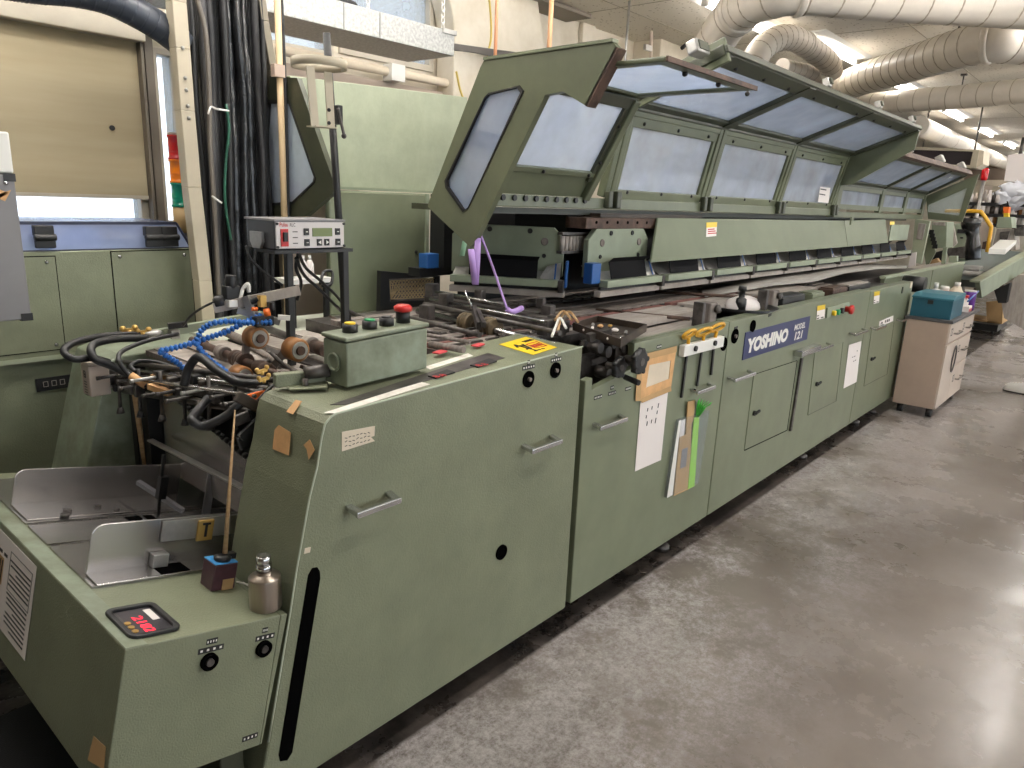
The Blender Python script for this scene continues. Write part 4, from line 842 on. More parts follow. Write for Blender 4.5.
# ================================================================ safety hood
BY, BZ, FY, FZ, TY, TZ = .6, 1.66, .52, 2.035, .045, 2.222
bx = [2.20, 2.99, 3.965, 5.07, 6.20]
hd = thing('safety_hood', (4.2, .6, 1.56), 'long olive safety hood with tilted clear panes, raised over the near clamps', 'machine hood')
b = B(); b.box(2.12, 6.22, BY-.02, BY+.04, 1.565, 1.615); obj('base_rail', b, GREENH, hd, bevel=.003)
for k in range(9): obj('rail_bolt', B().cyl((2.22+k*.07, BY-.02, 1.6), (2.22+k*.07, BY-.03, 1.6), .012, n=8), BLACK, hd)
dn = V((0, FY-BY, FZ-BZ)); ds_ = dn.normalized(); dr = V((0, TY-FY, TZ-FZ)); drn = dr.normalized()
def A(x, t): return V((x, BY, BZ))+dn*t
def Rf(x, t): return V((x, FY, FZ))+dr*t
for i in range(1, 4):
    x0, x1 = bx[i]+.035, bx[i+1]-.035
    b = B(); b.bar(A(x0, -.065), A(x1, -.065), .034, .05, up=ds_); lo = obj('lower_sash', b, GREENH, hd, bevel=.004)
    b = B(); b.bar(A(x0, .83), A(x1, .83), .03, .05, up=ds_); b.bar(A(x0, .93), A(x1, .93), .04, .035, up=ds_); obj('upper_sash', b, GREENH, hd, bevel=.004)
    for xs_ in (x0+.022, x1-.022): b = B(); b.bar(A(xs_, -.09), A(xs_, .86), .036, .028, up=(0, 1, 0)); obj('sash_stile', b, GREENH, hd, bevel=.004)
    n = V((0, ds_.z, -ds_.y)); b = B(); b.prism([A(x0, -.02), A(x1, -.02), A(x1, .82), A(x0, .82)], n*.004); pn_ = obj('side_pane', b, PANE, hd)
    for k in range(3):
        for t in (-.02, .82): c = A(x0+.12+k*(x1-x0-.24)/2, t)-n*.016; obj('pane_screw', B().sph(c, .009, 8), BLACK, pn_)
for i in range(1, 5):
    b = B(); b.bar(A(bx[i]-.024, -.1), A(bx[i]-.024, 1.0), .042, .045, up=(0, 1, 0)); b.bar(A(bx[i]+.024, -.1), A(bx[i]+.024, 1.0), .042, .045, up=(0, 1, 0)); b.bar(A(bx[i], -.1), A(bx[i], 1.0), .06, .03, up=(0, 1, 0)); obj('mullion', b, GREENH, hd, bevel=.006)
    b = B(); b.box(bx[i]-.05, bx[i]-.015, BY-.05, BY-.02, 1.57, 1.65); obj('hinge_knuckle', b, GREEND, hd, bevel=.006)
    b = B(); b.box(bx[i]+.02, bx[i]+.06, BY-.05, BY-.02, 1.57, 1.65); obj('hinge_knuckle', b, GREEND, hd, bevel=.006)
b = B(); b.bar(A(2.99, 1.0), A(6.2, 1.0), .045, .045); obj('fold_rail', b, GREEND, hd, bevel=.006)
n = drn.cross(V((1, 0, 0))).normalized()
for i in range(1, 4):
    x0, x1 = bx[i]+.03, bx[i+1]-.03
    b = B(); b.prism([Rf(x0, .08), Rf(x1, .08), Rf(x1, .84), Rf(x0, .84)], n*.004); obj('roof_pane', b, PANER, hd)
    b = B(); b.bar(Rf(x0, .055), Rf(x1, .055), .06, .03, up=n); obj('roof_lower_rail', b, GREEND, hd, bevel=.004)
    b = B(); b.bar(Rf(x0, .905), Rf(x1, .905), .085, .035, up=n); obj('roof_front_rail', b, GREEND, hd, bevel=.004)
    for k in range(3): obj('roof_screw', B().sph(Rf(x0+.15+k*(x1-x0-.3)/2, .87)-n*.018, .01, 8), BLACK, hd)
for i in range(1, 5):
    b = B(); b.bar(Rf(bx[i], 0), Rf(bx[i], .985), .085, .045, up=n); obj('roof_rib', b, GREEND, hd, bevel=.004)
b = B(); b.bar(Rf(2.95, 1.0), Rf(6.22, 1.0), .014, .03, up=n); obj('front_lip', b, GREEND, hd, bevel=.003)
b = B(); b.box(2.96, 2.98, TY+.0, FY, 0, .01) if False else b.bar(Rf(2.965, .0), Rf(2.965, 1.0), .02, .1, up=n); obj('edge_cheek', b, GREENH, hd, bevel=.003)
for px, py in ((695, 62), (776, 61), (847, 92), (902, 116)):
    x = {695: 2.75, 776: 4.23, 847: 5.2, 902: 6.05}[px]
    if px == 695: continue
    b = B(); b.cbx(Rf(x, .98)+n*.05, (.05, 0, 0), drn*.035, n*.05); o = obj('magnet_catch', b, ALU, hd, bevel=.006); b = B(); b.cbx(Rf(x, 1.0)+n*.05, (.03, 0, 0), drn*.035, n*.03); obj('catch_face', b, GREEND, o)
b = B(); c = Rf(2.86, .85); b.cbx(c+n*.02, (.11, 0, 0), drn*.05, n*.055); o = obj('magnet_catch', b, ALU, hd, bevel=.008); b = B(); b.cbx(c+n*.02+drn*.025, (.08, 0, 0), drn*.01, n*.035); obj('catch_face', b, GREEND, o)
# first bay : its roof flap lies flatter
z1 = 2.03; fy0, fy1 = .37, -.162; xa, xb = 2.13, 2.80
b = B(); b.frame([(xa, fy0, z1), (xb, fy0, z1), (xb, fy1, z1), (xa, fy1, z1)], [(xa+.05, fy0-.05, z1), (xb-.05, fy0-.05, z1), (xb-.05, fy1+.05, z1), (xa+.05, fy1+.05, z1)], (0, 0, .016)); ff = obj('flap_frame', b, GREENH, hd, bevel=.005)
obj('flap_pane', B().box(xa+.04, xb-.04, fy1+.04, fy0-.04, z1+.01, z1+.014), PANER, ff)
obj('flap_edge', B().box(xa, xb+.01, fy1-.008, fy1, z1+.0, z1+.016), RUST, ff)
for k in range(3): obj('roof_screw', B().sph((xa+.2+k*.25, fy1+.04, z1-.005), .01, 8), BLACK, ff)
# skirt below the first side pane
A1 = lambda x, t: V((x, .6-.24*t, 1.603+.424*t)); d1_ = (A1(0, 1)-A1(0, 0)).normalized(); n1_ = V((0, d1_.z, -d1_.y))
b = B(); b.prism([A1(2.14, .03), A1(2.77, .03), A1(2.77, .27), A1(2.14, .27)], n1_*.015); obj('skirt', b, GREENH, hd)
b = B(); b.bar(A1(2.14, .27), A1(2.80, .27), .03, .025, up=d1_); obj('lower_sash', b, GREENH, hd, bevel=.003)
b = B(); b.bar(A1(2.14, .96), A1(2.80, .96), .035, .05, up=d1_); obj('upper_sash', b, GREEND, hd, bevel=.003)
b = B(); b.bar(A1(2.79, .02), A1(2.79, 1.0), .045, .055, up=(0, 1, 0)); obj('sash_stile', b, GREENH, hd, bevel=.006)
b = B(); b.bar(A1(2.755, .2), A1(2.755, .98), .03, .03, up=(0, 1, 0)); obj('sash_stile', b, GREEND, hd, bevel=.003)
o = obj('side_pane', B().prism([A1(2.13, .28), A1(2.76, .28), A1(2.76, .94), A1(2.13, .94)], n1_*.004), PANE, hd)
for x_, t_ in ((2.4, .27), (2.72, .27), (2.755, .4), (2.755, .75), (2.5, .96)): obj('pane_screw', B().sph(A1(x_, t_)-n1_*.018, .008, 8), BLACK, o)
# near cheek plate
X0 = 2.10
pl = [(.022, 2.102), (.588, 2.09), (.884, 1.556), (.635, 1.403), (.289, 1.952), (.16, 1.985), (.114, 1.911)]
wn = [tuple(P(a, c, x=X0)[1:]) for a, c in ((489, 93), (520, 85.5), (524, 91), (468, 209), (463, 212), (446, 188), (445, 181), (485, 97))]
o7 = [tuple(P(a, c, x=X0)[1:]) for a, c in ((484, 60), (540, 52), (545, 95), (472, 246), (470, 247), (428, 207), (428, 204), (480, 68))]
b = B(); b.frame([(X0, y, z) for y, z in o7], [(X0, y, z) for y, z in wn], (.028, 0, 0)); b.prism([(X0, y, z) for y, z in ([tuple(P(a, c, x=X0)[1:]) for a, c in ((540, 52), (612, 41.5), (617, 47), (586, 106), (563, 91.5), (545, 95))])], (.028, 0, 0))
ck = obj('cheek_plate', b, GREENH, hd)
ce = [(sum(p[0] for p in wn)/8), (sum(p[1] for p in wn)/8)]
b = B(); b.frame([(X0-.004, y, z) for y, z in wn], [(X0-.004, ce[0]+(y-ce[0])*.93, ce[1]+(z-ce[1])*.97) for y, z in wn], (.02, 0, 0)); obj('window_gasket', b, BLACK, ck)
obj('cheek_pane', B().prism([(X0+.01, y, z) for y, z in wn], (.004, 0, 0)), PANER, ck)
e0, e1 = P(617, 47, x=X0), P(586, 106, x=X0); b = B(); b.bar(e0+V((.025, 0, 0)), e1+V((.025, 0, 0)), .05, .012, up=(0, 1, .5)); obj('edge_flange', b, RUST, ck)
b = B(); a, c = P(484, 60, x=X0), P(612, 41.5, x=X0); b.bar(a+V((.012, 0, .004)), c+V((.012, -.005, .004)), .035, .01); obj('top_cap', b, GREEN2, ck)
# far cheek of the long hood
b = B(); b.prism([(6.2, .53, 2.03), (6.2, TY, TZ), (6.2, .06, 2.07), (6.2, .47, 1.81), (6.2, .56, 1.8)], (.02, 0, 0)); obj('far_cheek', b, GREENH, hd)
# lilac strings
tip = P(470, 247, x=X0)
s_ = B(); a = tip+V((0, -.01, .03)); 
def strip(b, pts, w_):
    b.grid([[V(p)+V((-w_/2, w_*.3, 0)), V(p)+V((w_/2, -w_*.3, 0))] for p in pts])
Ys = tip.y-.03
b = B(); strip(b, [P(471, 249, y=Ys), P(472.5, 262, y=Ys), P(475, 284, y=Ys)], .022); tag(obj('lilac_ribbon', b, LILAC, solid=.002), 'short lilac ribbon hanging from the hood corner, left strand', 'ribbon', 'lilac ribbons')
b = B(); strip(b, [P(478, 238, y=Ys), P(477, 262, y=Ys), P(475.5, 285, y=Ys)], .022); tag(obj('lilac_ribbon', b, LILAC, solid=.002), 'short lilac ribbon hanging from the hood corner, right strand', 'ribbon', 'lilac ribbons')
b = B(); b.tube([P(481, 236, y=Ys), P(492, 265, y=Ys-.02), P(507, 309, y=Ys-.12)], .005); b.tube([P(507, 309, y=Ys-.12), P(512, 312, y=Ys-.13), P(522, 308, y=Ys-.13)], .012); tag(obj('lilac_string', b, LILAC), 'long lilac string running from the hood corner down to the deck', 'string')
b = B(); strip(b, [P(465, 241, y=Ys+.1), P(462, 256, y=Ys+.1)], .018); tag(obj('mint_ribbon', b, mat('mint ribbon', (150, 196, 160), .6), solid=.002), 'short mint green ribbon behind the hood corner', 'ribbon')
# ---- lower far hood
h2 = thing('safety_hood', (7.7, .6, 1.56), 'lower olive safety hood with small side panes at the far end', 'machine hood')
by2 = .6; A2 = lambda x, t: V((x, by2-.01*t, 1.625+.2*t)); R2 = lambda x, t: V((x, .59-.39*t, 1.83+.225*t)); dr2 = V((0, -.39, .225)).normalized(); n2 = dr2.cross(V((1, 0, 0))).normalized()
x2 = [6.31, 7.55, 8.42, 9.2]
b = B(); b.box(6.25, 9.25, by2-.02, by2+.04, 1.555, 1.6); obj('base_rail', b, GREENH, h2)
for i in range(3):
    x0, x1 = x2[i]+.05, x2[i+1]-.05
    b = B(); b.bar(A2(x0, .08), A2(x1, .08), .03, .04); obj('lower_sash', b, GREENH, h2)
    b = B(); b.bar(A2(x0, .85), A2(x1, .85), .03, .045); obj('upper_sash', b, GREENH, h2)
    obj('side_pane', B().prism([A2(x0, .15), A2(x1, .15), A2(x1, .75), A2(x0, .75)], (0, .004, 0)), PANE, h2)
    obj('roof_pane', B().prism([R2(x0-.01, .07), R2(x1+.01, .07), R2(x1+.01, .88), R2(x0-.01, .88)], n2*.004), PANER, h2)
    b = B(); b.bar(R2(x0, .05), R2(x1, .05), .05, .03, up=n2); obj('roof_lower_rail', b, GREEND, h2)
    b = B(); b.bar(R2(x0, .93), R2(x1, .93), .06, .03, up=n2); obj('roof_front_rail', b, GREEND, h2)
for i in range(4):
    b = B(); b.bar(A2(x2[i], -.1), A2(x2[i], 1), .1, .045, up=(0, 1, 0)); obj('mullion', b, GREENH, h2, bevel=.006)
    b = B(); b.bar(R2(x2[i], 0), R2(x2[i], .98), .06, .04, up=n2); obj('roof_rib', b, GREEND, h2, bevel=.004)
b = B(); b.bar(A2(6.235, 1), A2(9.2, 1), .04, .04); obj('fold_rail', b, GREEND, h2)
b = B(); b.bar(R2(6.25, 1.0), R2(9.25, 1.0), .03, .05, up=n2); obj('front_lip', b, RUST, h2)
for k, x in enumerate((6.7, 7.9, 8.9)): b = B(); b.cbx(R2(x, 1)+n2*.06, (.09, 0, 0), dr2*.06, n2*.07); obj('magnet_catch', b, ALU, h2, bevel=.006)
XE = 9.22; ce = [P(a, c, x=XE) for a, c in ((926, 196), (979, 174), (962, 222), (928, 219))]; ci = [P(a, c, x=XE) for a, c in ((928.5, 205), (967, 188), (959, 215.5), (928, 212))]
b = B(); b.frame(ce, ci, (.03, 0, 0)); ck2 = obj('far_cheek', b, GREENH, h2)
obj('cheek_pane', B().prism([p+V((.01, 0, 0)) for p in ci], (.004, 0, 0)), pane('clearer pane', (190, 205, 200), .25), ck2)
# ================================================================ infeed mechanism above the feeder
rc = thing('rear_cabinet', (1.8, 1.45, 0), 'green rear cabinet with leaning left end behind the infeed rollers', 'machine cabinet')
b = B(); rp = [(1.36, 1.0), (1.0, 1.0), (.955, .985), (.94, .95), (.70, .10), (3.0, .10), (3.0, 1.0)]; fprism(b, rp, 1.27, 1.58); obj('body', b, GREENW, rc, bevel=.006)
b = B(); b.box(1.36, 2.3, 1.25, 1.60, .985, 1.012); obj('top_ledge', b, mat('pale ledge paint', (206, 210, 194), .5, var=.05), rc, bevel=.004)
b = B(); b.box(.9, 2.9, 1.3, 1.55, 0, .1); obj('plinth', b, BLACK, rc)
# rear cover sheets, standing behind the near end
rcv = thing('rear_cover', (2.4, 1.5, 1.012), 'tall smooth green cover sheet behind the pole, below the pale upper panel', 'cover')
a, c, d, e = P(338, 190, y=1.5), P(428, 192, y=1.5), P(419, 312, y=1.5), P(346, 306, y=1.5)
b = B(); b.box(a.x-.05, c.x, 1.5, 1.54, 1.013, a.z); obj('sheet', b, GREEN2, rcv, bevel=.01)
b = B(); b.box(c.x-.02, c.x+.004, 1.49, 1.545, 1.013, a.z); obj('edge_trim', b, GREENL, rcv, bevel=.003); b = B(); k = P(416, 252, y=1.499); b.sph(k, .009, 8); obj('cover_screw', b, BLACK, rcv)
ruc = thing('upper_cover', (2.6, 1.56, 1.62), 'pale green upper cover panel below the windows, behind the pole', 'cover')
b = B(); a, c = P(296, 79, y=1.56), P(456, 100, y=1.56); b.prism([(1.9, 1.56, 1.615), (3.0, 1.56, 1.615), (3.0, 1.56, 2.12), (1.9, 1.56, 2.075)], (0, .03, 0)); obj('panel', b, GREENP, ruc, bevel=.004); b = B(); b.box(1.9, 3.0, 1.53, 1.562, 1.605, 1.616); obj('lower_flange', b, GREENL, ruc)
ch2 = thing('rear_hood_cheek', P(318, 215, x=1.88), 'dark green end plate with a slanted window behind the cable tower', 'hood plate')
o_ = [P(a, c, x=1.88) for a, c in ((270, 76), (297, 78), (335, 186), (334, 192), (306, 216), (262, 218))]; i_ = [P(a, c, x=1.88) for a, c in ((268, 100), (289, 100), (316, 178), (315, 183), (293, 204), (262, 206))]
b = B(); b.frame(o_, i_, (.025, 0, 0)); obj('cheek_plate', b, GREEND, ch2); obj('cheek_pane', B().prism([p+V((.01, 0, 0)) for p in i_], (.004, 0, 0)), PANE, ch2)
ce_ = sum(i_, V((0, 0, 0)))/6; b = B(); b.frame([p+V((-.004, 0, 0)) for p in i_], [p.lerp(ce_, .06)+V((-.004, 0, 0)) for p in i_], (.012, 0, 0)); obj('window_gasket', b, BLACK, ch2)
# something pale on a shelf behind the ionizer box
b = B(); b.box(1.9, 2.35, 1.62, 1.9, 1.0, 1.2); wb_ = thing('grey_cabinet', (2.25, 2.0, 0), 'pale grey cabinet behind the black posts of the ionizer box', 'cabinet'); obj('body', B().box(2.0, 2.5, 1.86, 2.2, 0, 1.62), CREAM, wb_, bevel=.01)
sh = thing('white_shelf', (1.9, 1.6, 1.1), 'small white shelf with a dark space below, behind the ionizer posts', 'shelf'); b = B(); a = P(300, 282, y=1.3); c = P(322, 279, y=1.3); b.box(a.x-.05, c.x+.06, 1.3, 1.42, a.z-.01, a.z+.01); obj('board', b, WHITE, sh)
for x_ in (a.x-.03, c.x+.03): obj('bracket', B().box(x_, x_+.02, 1.32, 1.34, 1.013, a.z-.01), BLACK, sh)
for px, lab in ((303.5, 'left small white bottle on the white shelf'), (310, 'right small white bottle on the white shelf')):
    p = P(px, 275, y=1.36); t = thing('small_bottle', (p.x, 1.36, a.z+.01), lab, 'bottle', 'bottles behind the ionizer'); obj('body', B().lathe((p.x, 1.36, a.z+.01), (0, 0, .075), [(0, .018), (.75, .018), (1, .008)], 12), PAPER, t); obj('cap', B().cyl((p.x, 1.36, a.z+.085), (p.x, 1.36, a.z+.105), .007, n=8), WHITE, t)
# infeed bed plates and rear inner side
ib = thing('infeed_bed', (1.2, .8, .3), 'worn grey infeed bed with steel back plate under the rubber wheels', 'infeed bed')
b = B(); b.box(1.06, 1.71, .33, 1.22, 1.0, 1.02); obj('bed_plate', b, SLATG, ib)
for xa_, xb_, m_ in ((1.08, 1.16, SLATL), (1.18, 1.24, SLATG), (1.26, 1.34, SLATL), (1.36, 1.40, DSTEEL), (1.42, 1.52, SLATL), (1.54, 1.60, SLATG), (1.62, 1.70, SLATL)): obj('bed_strip', B().box(xa_, xb_, .36, 1.2, 1.02, 1.027), m_, ib)
b = B(); b.box(1.22, 1.34, .45, 1.15, .3, 1.0); obj('pedestal', b, BLACK, ib)
b = B(); b.prism([(1.03, 1.05, .62), (1.03, .36, .62), (1.03, .36, .80), (1.03, 1.05, .935)], (.006, 0, 0)); obj('steel_back_plate', b, STEEL, ib)
b = B()
for k in range(26): t = k/26; b.cyl((1.022, 1.05-.69*t, .94-.135*t), (1.022, 1.035-.69*t, .937-.135*t), .009, n=6)
obj('edge_chain', b, BLACK, ib)
b = B(); b.box(1.0, 1.05, 1.1, 1.2, .585, .93); b.box(1.0, 1.05, 1.21, 1.245, .585, .97); obj('dark_upright', b, BLACK, ib)
b = B(); b.bar((1.0, 1.16, .62), P(133, 383, y=1.12), .012, .02); obj('wooden_slat', b, WOOD, ib)
b = B(); b.box(.985, 1.03, .31, .345, .62, .93); obj('brown_post', b, BROWN, ib, bevel=.003)
# shafts, wheels
sf = thing('roller_shaft', P(250, 362, y=.7), 'oily collared shaft carrying tan rubber wheels on arms', 'shaft assembly')
s0, s1 = P(192, 340, z=1.065), P(300, 384, z=1.065)
obj('shaft', B().cyl(s0, s1, .013), RUST, sf); dd = (s1-s0)
for t, r, l in ((.08, .018, .05), (.3, .024, .05), (.45, .027, .05), (.52, .03, .03), (.66, .024, .08), (.86, .024, .03)):
    obj('collar', B().lathe(s0+dd*t, dd.normalized()*l, [(0, r*.9), (.1, r), (.45, r), (.5, r*.85), (.6, r), (.9, r), (1, r*.9)], 14), RUST if t not in (.86, .3) else SLATG, sf)
def rwheel(px, py, y, r, arm, par=sf):
    c = P(px, py, y=y); b = B(); b.lathe(c+V((0, -.01, 0)), (0, .05, 0), [(0, r*.84), (.06, r), (.94, r), (1, r*.84)], 28); o = obj('rubber_wheel', b, TAN, par)
    b = B(); b.lathe(c+V((0, -.013, 0)), (0, .008, 0), [(0, r*.74), (.4, r*.76), (1, r*.74)], 24); obj('wheel_rim', b, ALU, o)
    b = B(); b.lathe(c+V((0, -.0135, 0)), (0, -.006, 0), [(0, r*.42), (1, r*.38)], 16); obj('wheel_hub', b, RUST, o)
    b = B(); b.bar(c+V((-.005, .05, 0)), arm, .012, .022) if arm.y > c.y else b.bar(c+V((0, -.025, -.005)), arm, .012, .016); obj('wheel_arm', b, SLATG, par)
rwheel(258, 338, .62, .034, s0+dd*.55+V((0, 0, .02))); rwheel(298, 350, .5, .036, P(270, 372, y=.6)); rwheel(243, 376, .58, .03, s0+dd*.5)
s2 = thing('drive_shaft', P(290, 335, y=.8), 'second oily shaft running back from the control box', 'shaft'); a, c = P(255, 324, z=1.07), P(322, 349, z=1.07); obj('shaft', B().cyl(a, c, .014), DSTEEL, s2); obj('collar', B().cyl(a.lerp(c, .8), a.lerp(c, .88), .03), SLATL, s2); obj('end_collar', B().cyl(a.lerp(c, .9), a.lerp(c, 1.05), .024), RUST, s2)
for i_, (pa, pb_, z, r, m_, lab) in enumerate((((225, 332), (262, 349), 1.045, .016, SLATG, 'grey tube lying left behind the first rubber wheel'), ((330, 318), (372, 340), 1.06, .012, RUST, 'rusty rod behind the control box'), ((350, 312), (400, 335), 1.08, .01, DSTEEL, 'dark thin rod behind the red stop button'), ((360, 330), (330, 342), 1.06, .016, DSTEEL, 'short dark rod lying across behind the control box'), ((238, 372), (285, 356), 1.03, .012, DSTEEL, 'dark link bar below the two rubber wheels'), ((240, 340), (330, 392), 1.04, .010, SLATG, 'grey rail along the infeed bed, right of the rubber wheels'))):
    tag(obj('machine_rod', B().cyl(P(*pa, z=z), P(*pb_, z=z), r), m_), lab, 'rod')
lk = thing('link_cluster', P(300, 372, y=.42), 'cluster of small oily links and clamps left of the control box', 'linkage')
random.seed(9)
for k, (px, py) in enumerate(((285, 374), (296, 378), (305, 383), (311, 374), (318, 368), (322, 378))):
    c = P(px, py, y=.42+.02*(k % 3)); s = .011+.006*random.random(); b = B()
    if k % 2: b.cyl(c+V((-s, 0, 0)), c+V((s, -s*.6, s*.5)), s*.7, n=10)
    else: b.cbx(c, (s*2.2, s*.6, 0), (-s*.4, s*1.6, 0), (0, s*.2, s*1.6))
    obj('link_piece', b, (RUST, SLATG, SLATG, ALU)[k % 4], lk, bevel=.002)
for k, (pa, pb_) in enumerate((((270, 352), (290, 371)), ((300, 366), (324, 376)))):
    obj('link_rod', B().cyl(P(*pa, y=.5), P(*pb_, y=.46), .006), (DSTEEL, RUST)[k % 2], lk)
for px, py in ((262, 371), (264, 379)):
    c = P(px, py, y=.26); b = B(); b.cbx(c, (.028, 0, .004), (0, .006, 0), (0, 0, .009)); b.sph(c+V((-.014, 0, .004)), .0065, 8); b.sph(c+V((.014, 0, .008)), .0065, 8); b.cyl(c+V((0, 0, -.01)), c, .005); obj('brass_wingnut', b, BRASS, lk)
# left suction-bar mechanism hanging over the feeder
sm = thing('suction_mechanism', (1.0, .8, .9), 'dark cluster of suction bars, rods and clamps over the feeder table', 'feeder mechanism')
b0, b1 = P(112, 378, y=1.16), P(262, 398, y=.36)
obj('main_bar', B().bar(b0, b1, .025, .03), DSTEEL, sm)
for k, (dz, dx, r, m_) in enumerate(((.03, .01, .007, ROD), (-.028, .0, .006, ROD), (.05, .03, .008, DSTEEL), (-.05, .02, .008, DSTEEL), (.015, -.03, .005, ROD))):
    obj('slide_rod', B().cyl(b0+V((dx, .02, dz)), b1+V((dx, -.02, dz)), r), m_, sm)
random.seed(13)
for k in range(16):
    t = (k+.5)/16; c = b0.lerp(b1, t)+V((random.uniform(-.03, .03), 0, random.uniform(-.04, .03))); s = random.uniform(.016, .028)
    b = B(); b.cbx(c, (s*1.8, 0, 0), (0, s, 0), (0, 0, s*random.uniform(1, 2.4))); obj('clamp_block', b, (DSTEEL, BLACK, BROWN, DSTEEL)[k % 4], sm, bevel=.003)
for k in range(12):
    t = (k+.3)/12; c = b0.lerp(b1, t)+V((0, 0, random.uniform(-.03, .03))); l = random.uniform(.05, .09)
    b = B(); b.cyl(c+V((-l, 0, 0)), c+V((l*.6, .01, 0)), .0055, n=8); b.cyl(c+V((-l-.004, 0, 0)), c+V((-l+.006, 0, 0)), .0075, n=6); obj('cross_pin', b, DSTEEL if k % 4 else ALU, sm)
for k in range(6):
    t = (k+.7)/6.4; c = b0.lerp(b1, t); b = B(); b.cyl(c+V((-.02, 0, .05)), c+V((-.025, 0, -.09)), .006, n=8); b.lathe(c+V((-.025, 0, -.09)), (0, 0, -.02), [(0, .007), (1, .014)], 10); obj('suction_stem', b, BLACK if k % 2 else DSTEEL, sm)
for pa, pb_, y in (((152, 377), (185, 379), .9), ((150, 386), (170, 393), .85)):
    a, c = P(*pa, y=y), P(*pb_, y=y-.08); b = B(); b.bar(a, c, .02, .018); obj('taped_bar', b, TAPE, sm)
# dark clamp head at the right end near the cabinet
hd2 = thing('clamp_unit', P(252, 425, y=.34), 'black clamp head beside the leaning cabinet end', 'clamp head')
for px, py, y, s, m_ in ((255, 430, .335, .03, BLACK), (248, 440, .335, .034, BLACK), (262, 442, .33, .02, DSTEEL), (243, 418, .345, .028, DSTEEL), (258, 412, .34, .03, BLACK)):
    c = P(px, py, y=y); b = B(); b.cbx(c, (s*1.7, 0, s*.3), (0, s*.4, 0), (-s*.3, 0, s*1.1)); obj('head_block', b, m_, hd2, bevel=.004)
b = B(); b.bar(P(240, 438, y=.32), P(264, 415, y=.32), .012, .02); b.cyl(P(255, 448, y=.32), P(268, 446, y=.32), .012); obj('head_lever', b, BLACK, hd2)
b = B(); b.bar(P(237, 396, y=.33), P(268, 413, y=.33), .02, .03); obj('head_arm', b, BROWN, hd2, bevel=.003)
b = B(); b.tube([P(262, 410, y=.32), P(273, 395, y=.32), P(284, 385, y=.33)], .004); b.tube([P(256, 402, y=.325), P(270, 388, y=.325), P(280, 380, y=.33)], .004); obj('curved_rail', b, BLACK, hd2)
b = B(); c = P(256, 399, y=.35); b.prism([c+V((-.02, 0, .015)), c+V((.03, 0, .02)), c+V((.008, 0, -.03))], (0, .01, 0)); tag(obj('orange_flag', b, ORANGE), 'small orange plastic flag between the black hose and the cabinet shoulder', 'flag')
# hoses
def hose(name, pts, r, m_, label, cat='hose', y=None, cuffs=True, grp=None):
    P3 = [P(p[0], p[1], y=p[2] if len(p) > 2 else y) for p in pts]
    o = obj(name, B().tube(P3, r, 10, 8), m_); tag(o, label, cat, grp); return o
hose('air_hose', [(139, 334, 1.2), (105, 336, 1.18), (76, 342, 1.12), (64, 351, 1.08), (74, 359, 1.05), (92, 358, 1.06), (108, 362, 1.1)], .0115, RUBBER, 'black rubber hose looping farthest left over the white junction box')
hose('air_hose', [(147, 338, 1.15), (116, 339, 1.12), (93, 345, 1.06), (94, 358, 1.02), (112, 366, 1.02), (134, 377, 1.0)], .0125, RUBBER, 'thick black rubber hose curling beside the outermost hose loop')
h3 = hose('air_cable', [(178, 334, 1.1), (150, 340, 1.06), (124, 350, 1.02), (119, 360, .98), (130, 376, .95), (148, 386, .9), (200, 387, .72), (240, 384, .5), (266, 379, .38)], .0075, RUBBER, 'long thin black hose wrapped with brown tape, crossing the suction bars')
b = B(); a, c = P(131, 375.5, y=.948), P(146, 385.5, y=.91); b.cyl(a, c, .0125); obj('tape_wrap', b, TAPE, h3)
hose('air_hose', [(136, 372, .95), (131, 366, .98), (140, 361, 1.0), (160, 363, .95), (176, 369, .9), (186, 376, .85)], .007, RUBBER, 'thin black hose arched low over the suction bars')
hose('air_hose', [(184, 386, .62), (188, 370, .62), (196, 358, .6), (203, 359, .56), (218, 371, .5), (238, 382, .44), (266, 384, .37)], .0125, RUBBER, 'thick black hose arched like a hump below the blue hoses')
hose('air_hose', [(208, 398, .52), (197, 412, .48), (192, 420, .44), (204, 426, .42), (226, 416, .39), (244, 401, .37), (270, 388, .36)], .0125, RUBBER, 'thick black hose hanging lowest in front of the suction bars')
hose('sensor_cable', [(230, 272, .8), (214, 292, .85), (194, 312, .9), (184, 325, 1.0), (176, 331, 1.1)], .004, RUBBER, 'thin black cable running down from the small camera-like sensor', 'cable') if False else hose('sensor_cable', [(234, 298, .72), (212, 303, .8), (193, 314, .9), (183, 326, 1.05)], .004, RUBBER, 'thin black cable running left from the black sensor block', 'cable')
def beads(pts, y, label):
    pts = [P(p[0], p[1], y=p[2]) for p in pts]; q_ = []
    for a, c in zip(pts, pts[1:]):
        n = max(1, int((c-a).length/.0112)); q_ += [a.lerp(c, k/n) for k in range(n)]
    b = B()
    for a, c in zip(q_, q_[1:]+[pts[-1]]):
        d = c-a
        if d.length > 1e-4: b.lathe(a, d, [(0, .0055), (.25, .0095), (.6, .0095), (.75, .006), (1, .006)], 10)
    tag(obj('modular_hose', b, BLUEH), label, 'hose', 'blue jointed coolant hoses')
beads([(272, 322, .58), (250, 323, .6), (228, 321, .62), (212, 323, .64), (202, 329, .66), (196, 341, .67)], 0, 'blue jointed hose running along the top to the orange tipped block')
beads([(262, 315, .62), (246, 322, .63), (226, 332, .65), (210, 337, .66), (196, 342, .67), (178, 347, .69), (159, 351, .7)], 0, 'blue jointed hose crossing under the upper blue hose to the left tip')
beads([(159, 351, .7), (168, 357, .7), (178, 363, .7), (187, 372, .7)], 0, 'short blue jointed hose bent back from the left tip')
beads([(196, 342, .67), (201, 351, .65), (212, 362, .62), (224, 370, .58), (232, 379, .55)], 0, 'blue jointed hose hanging down to the shaft between the wheels')
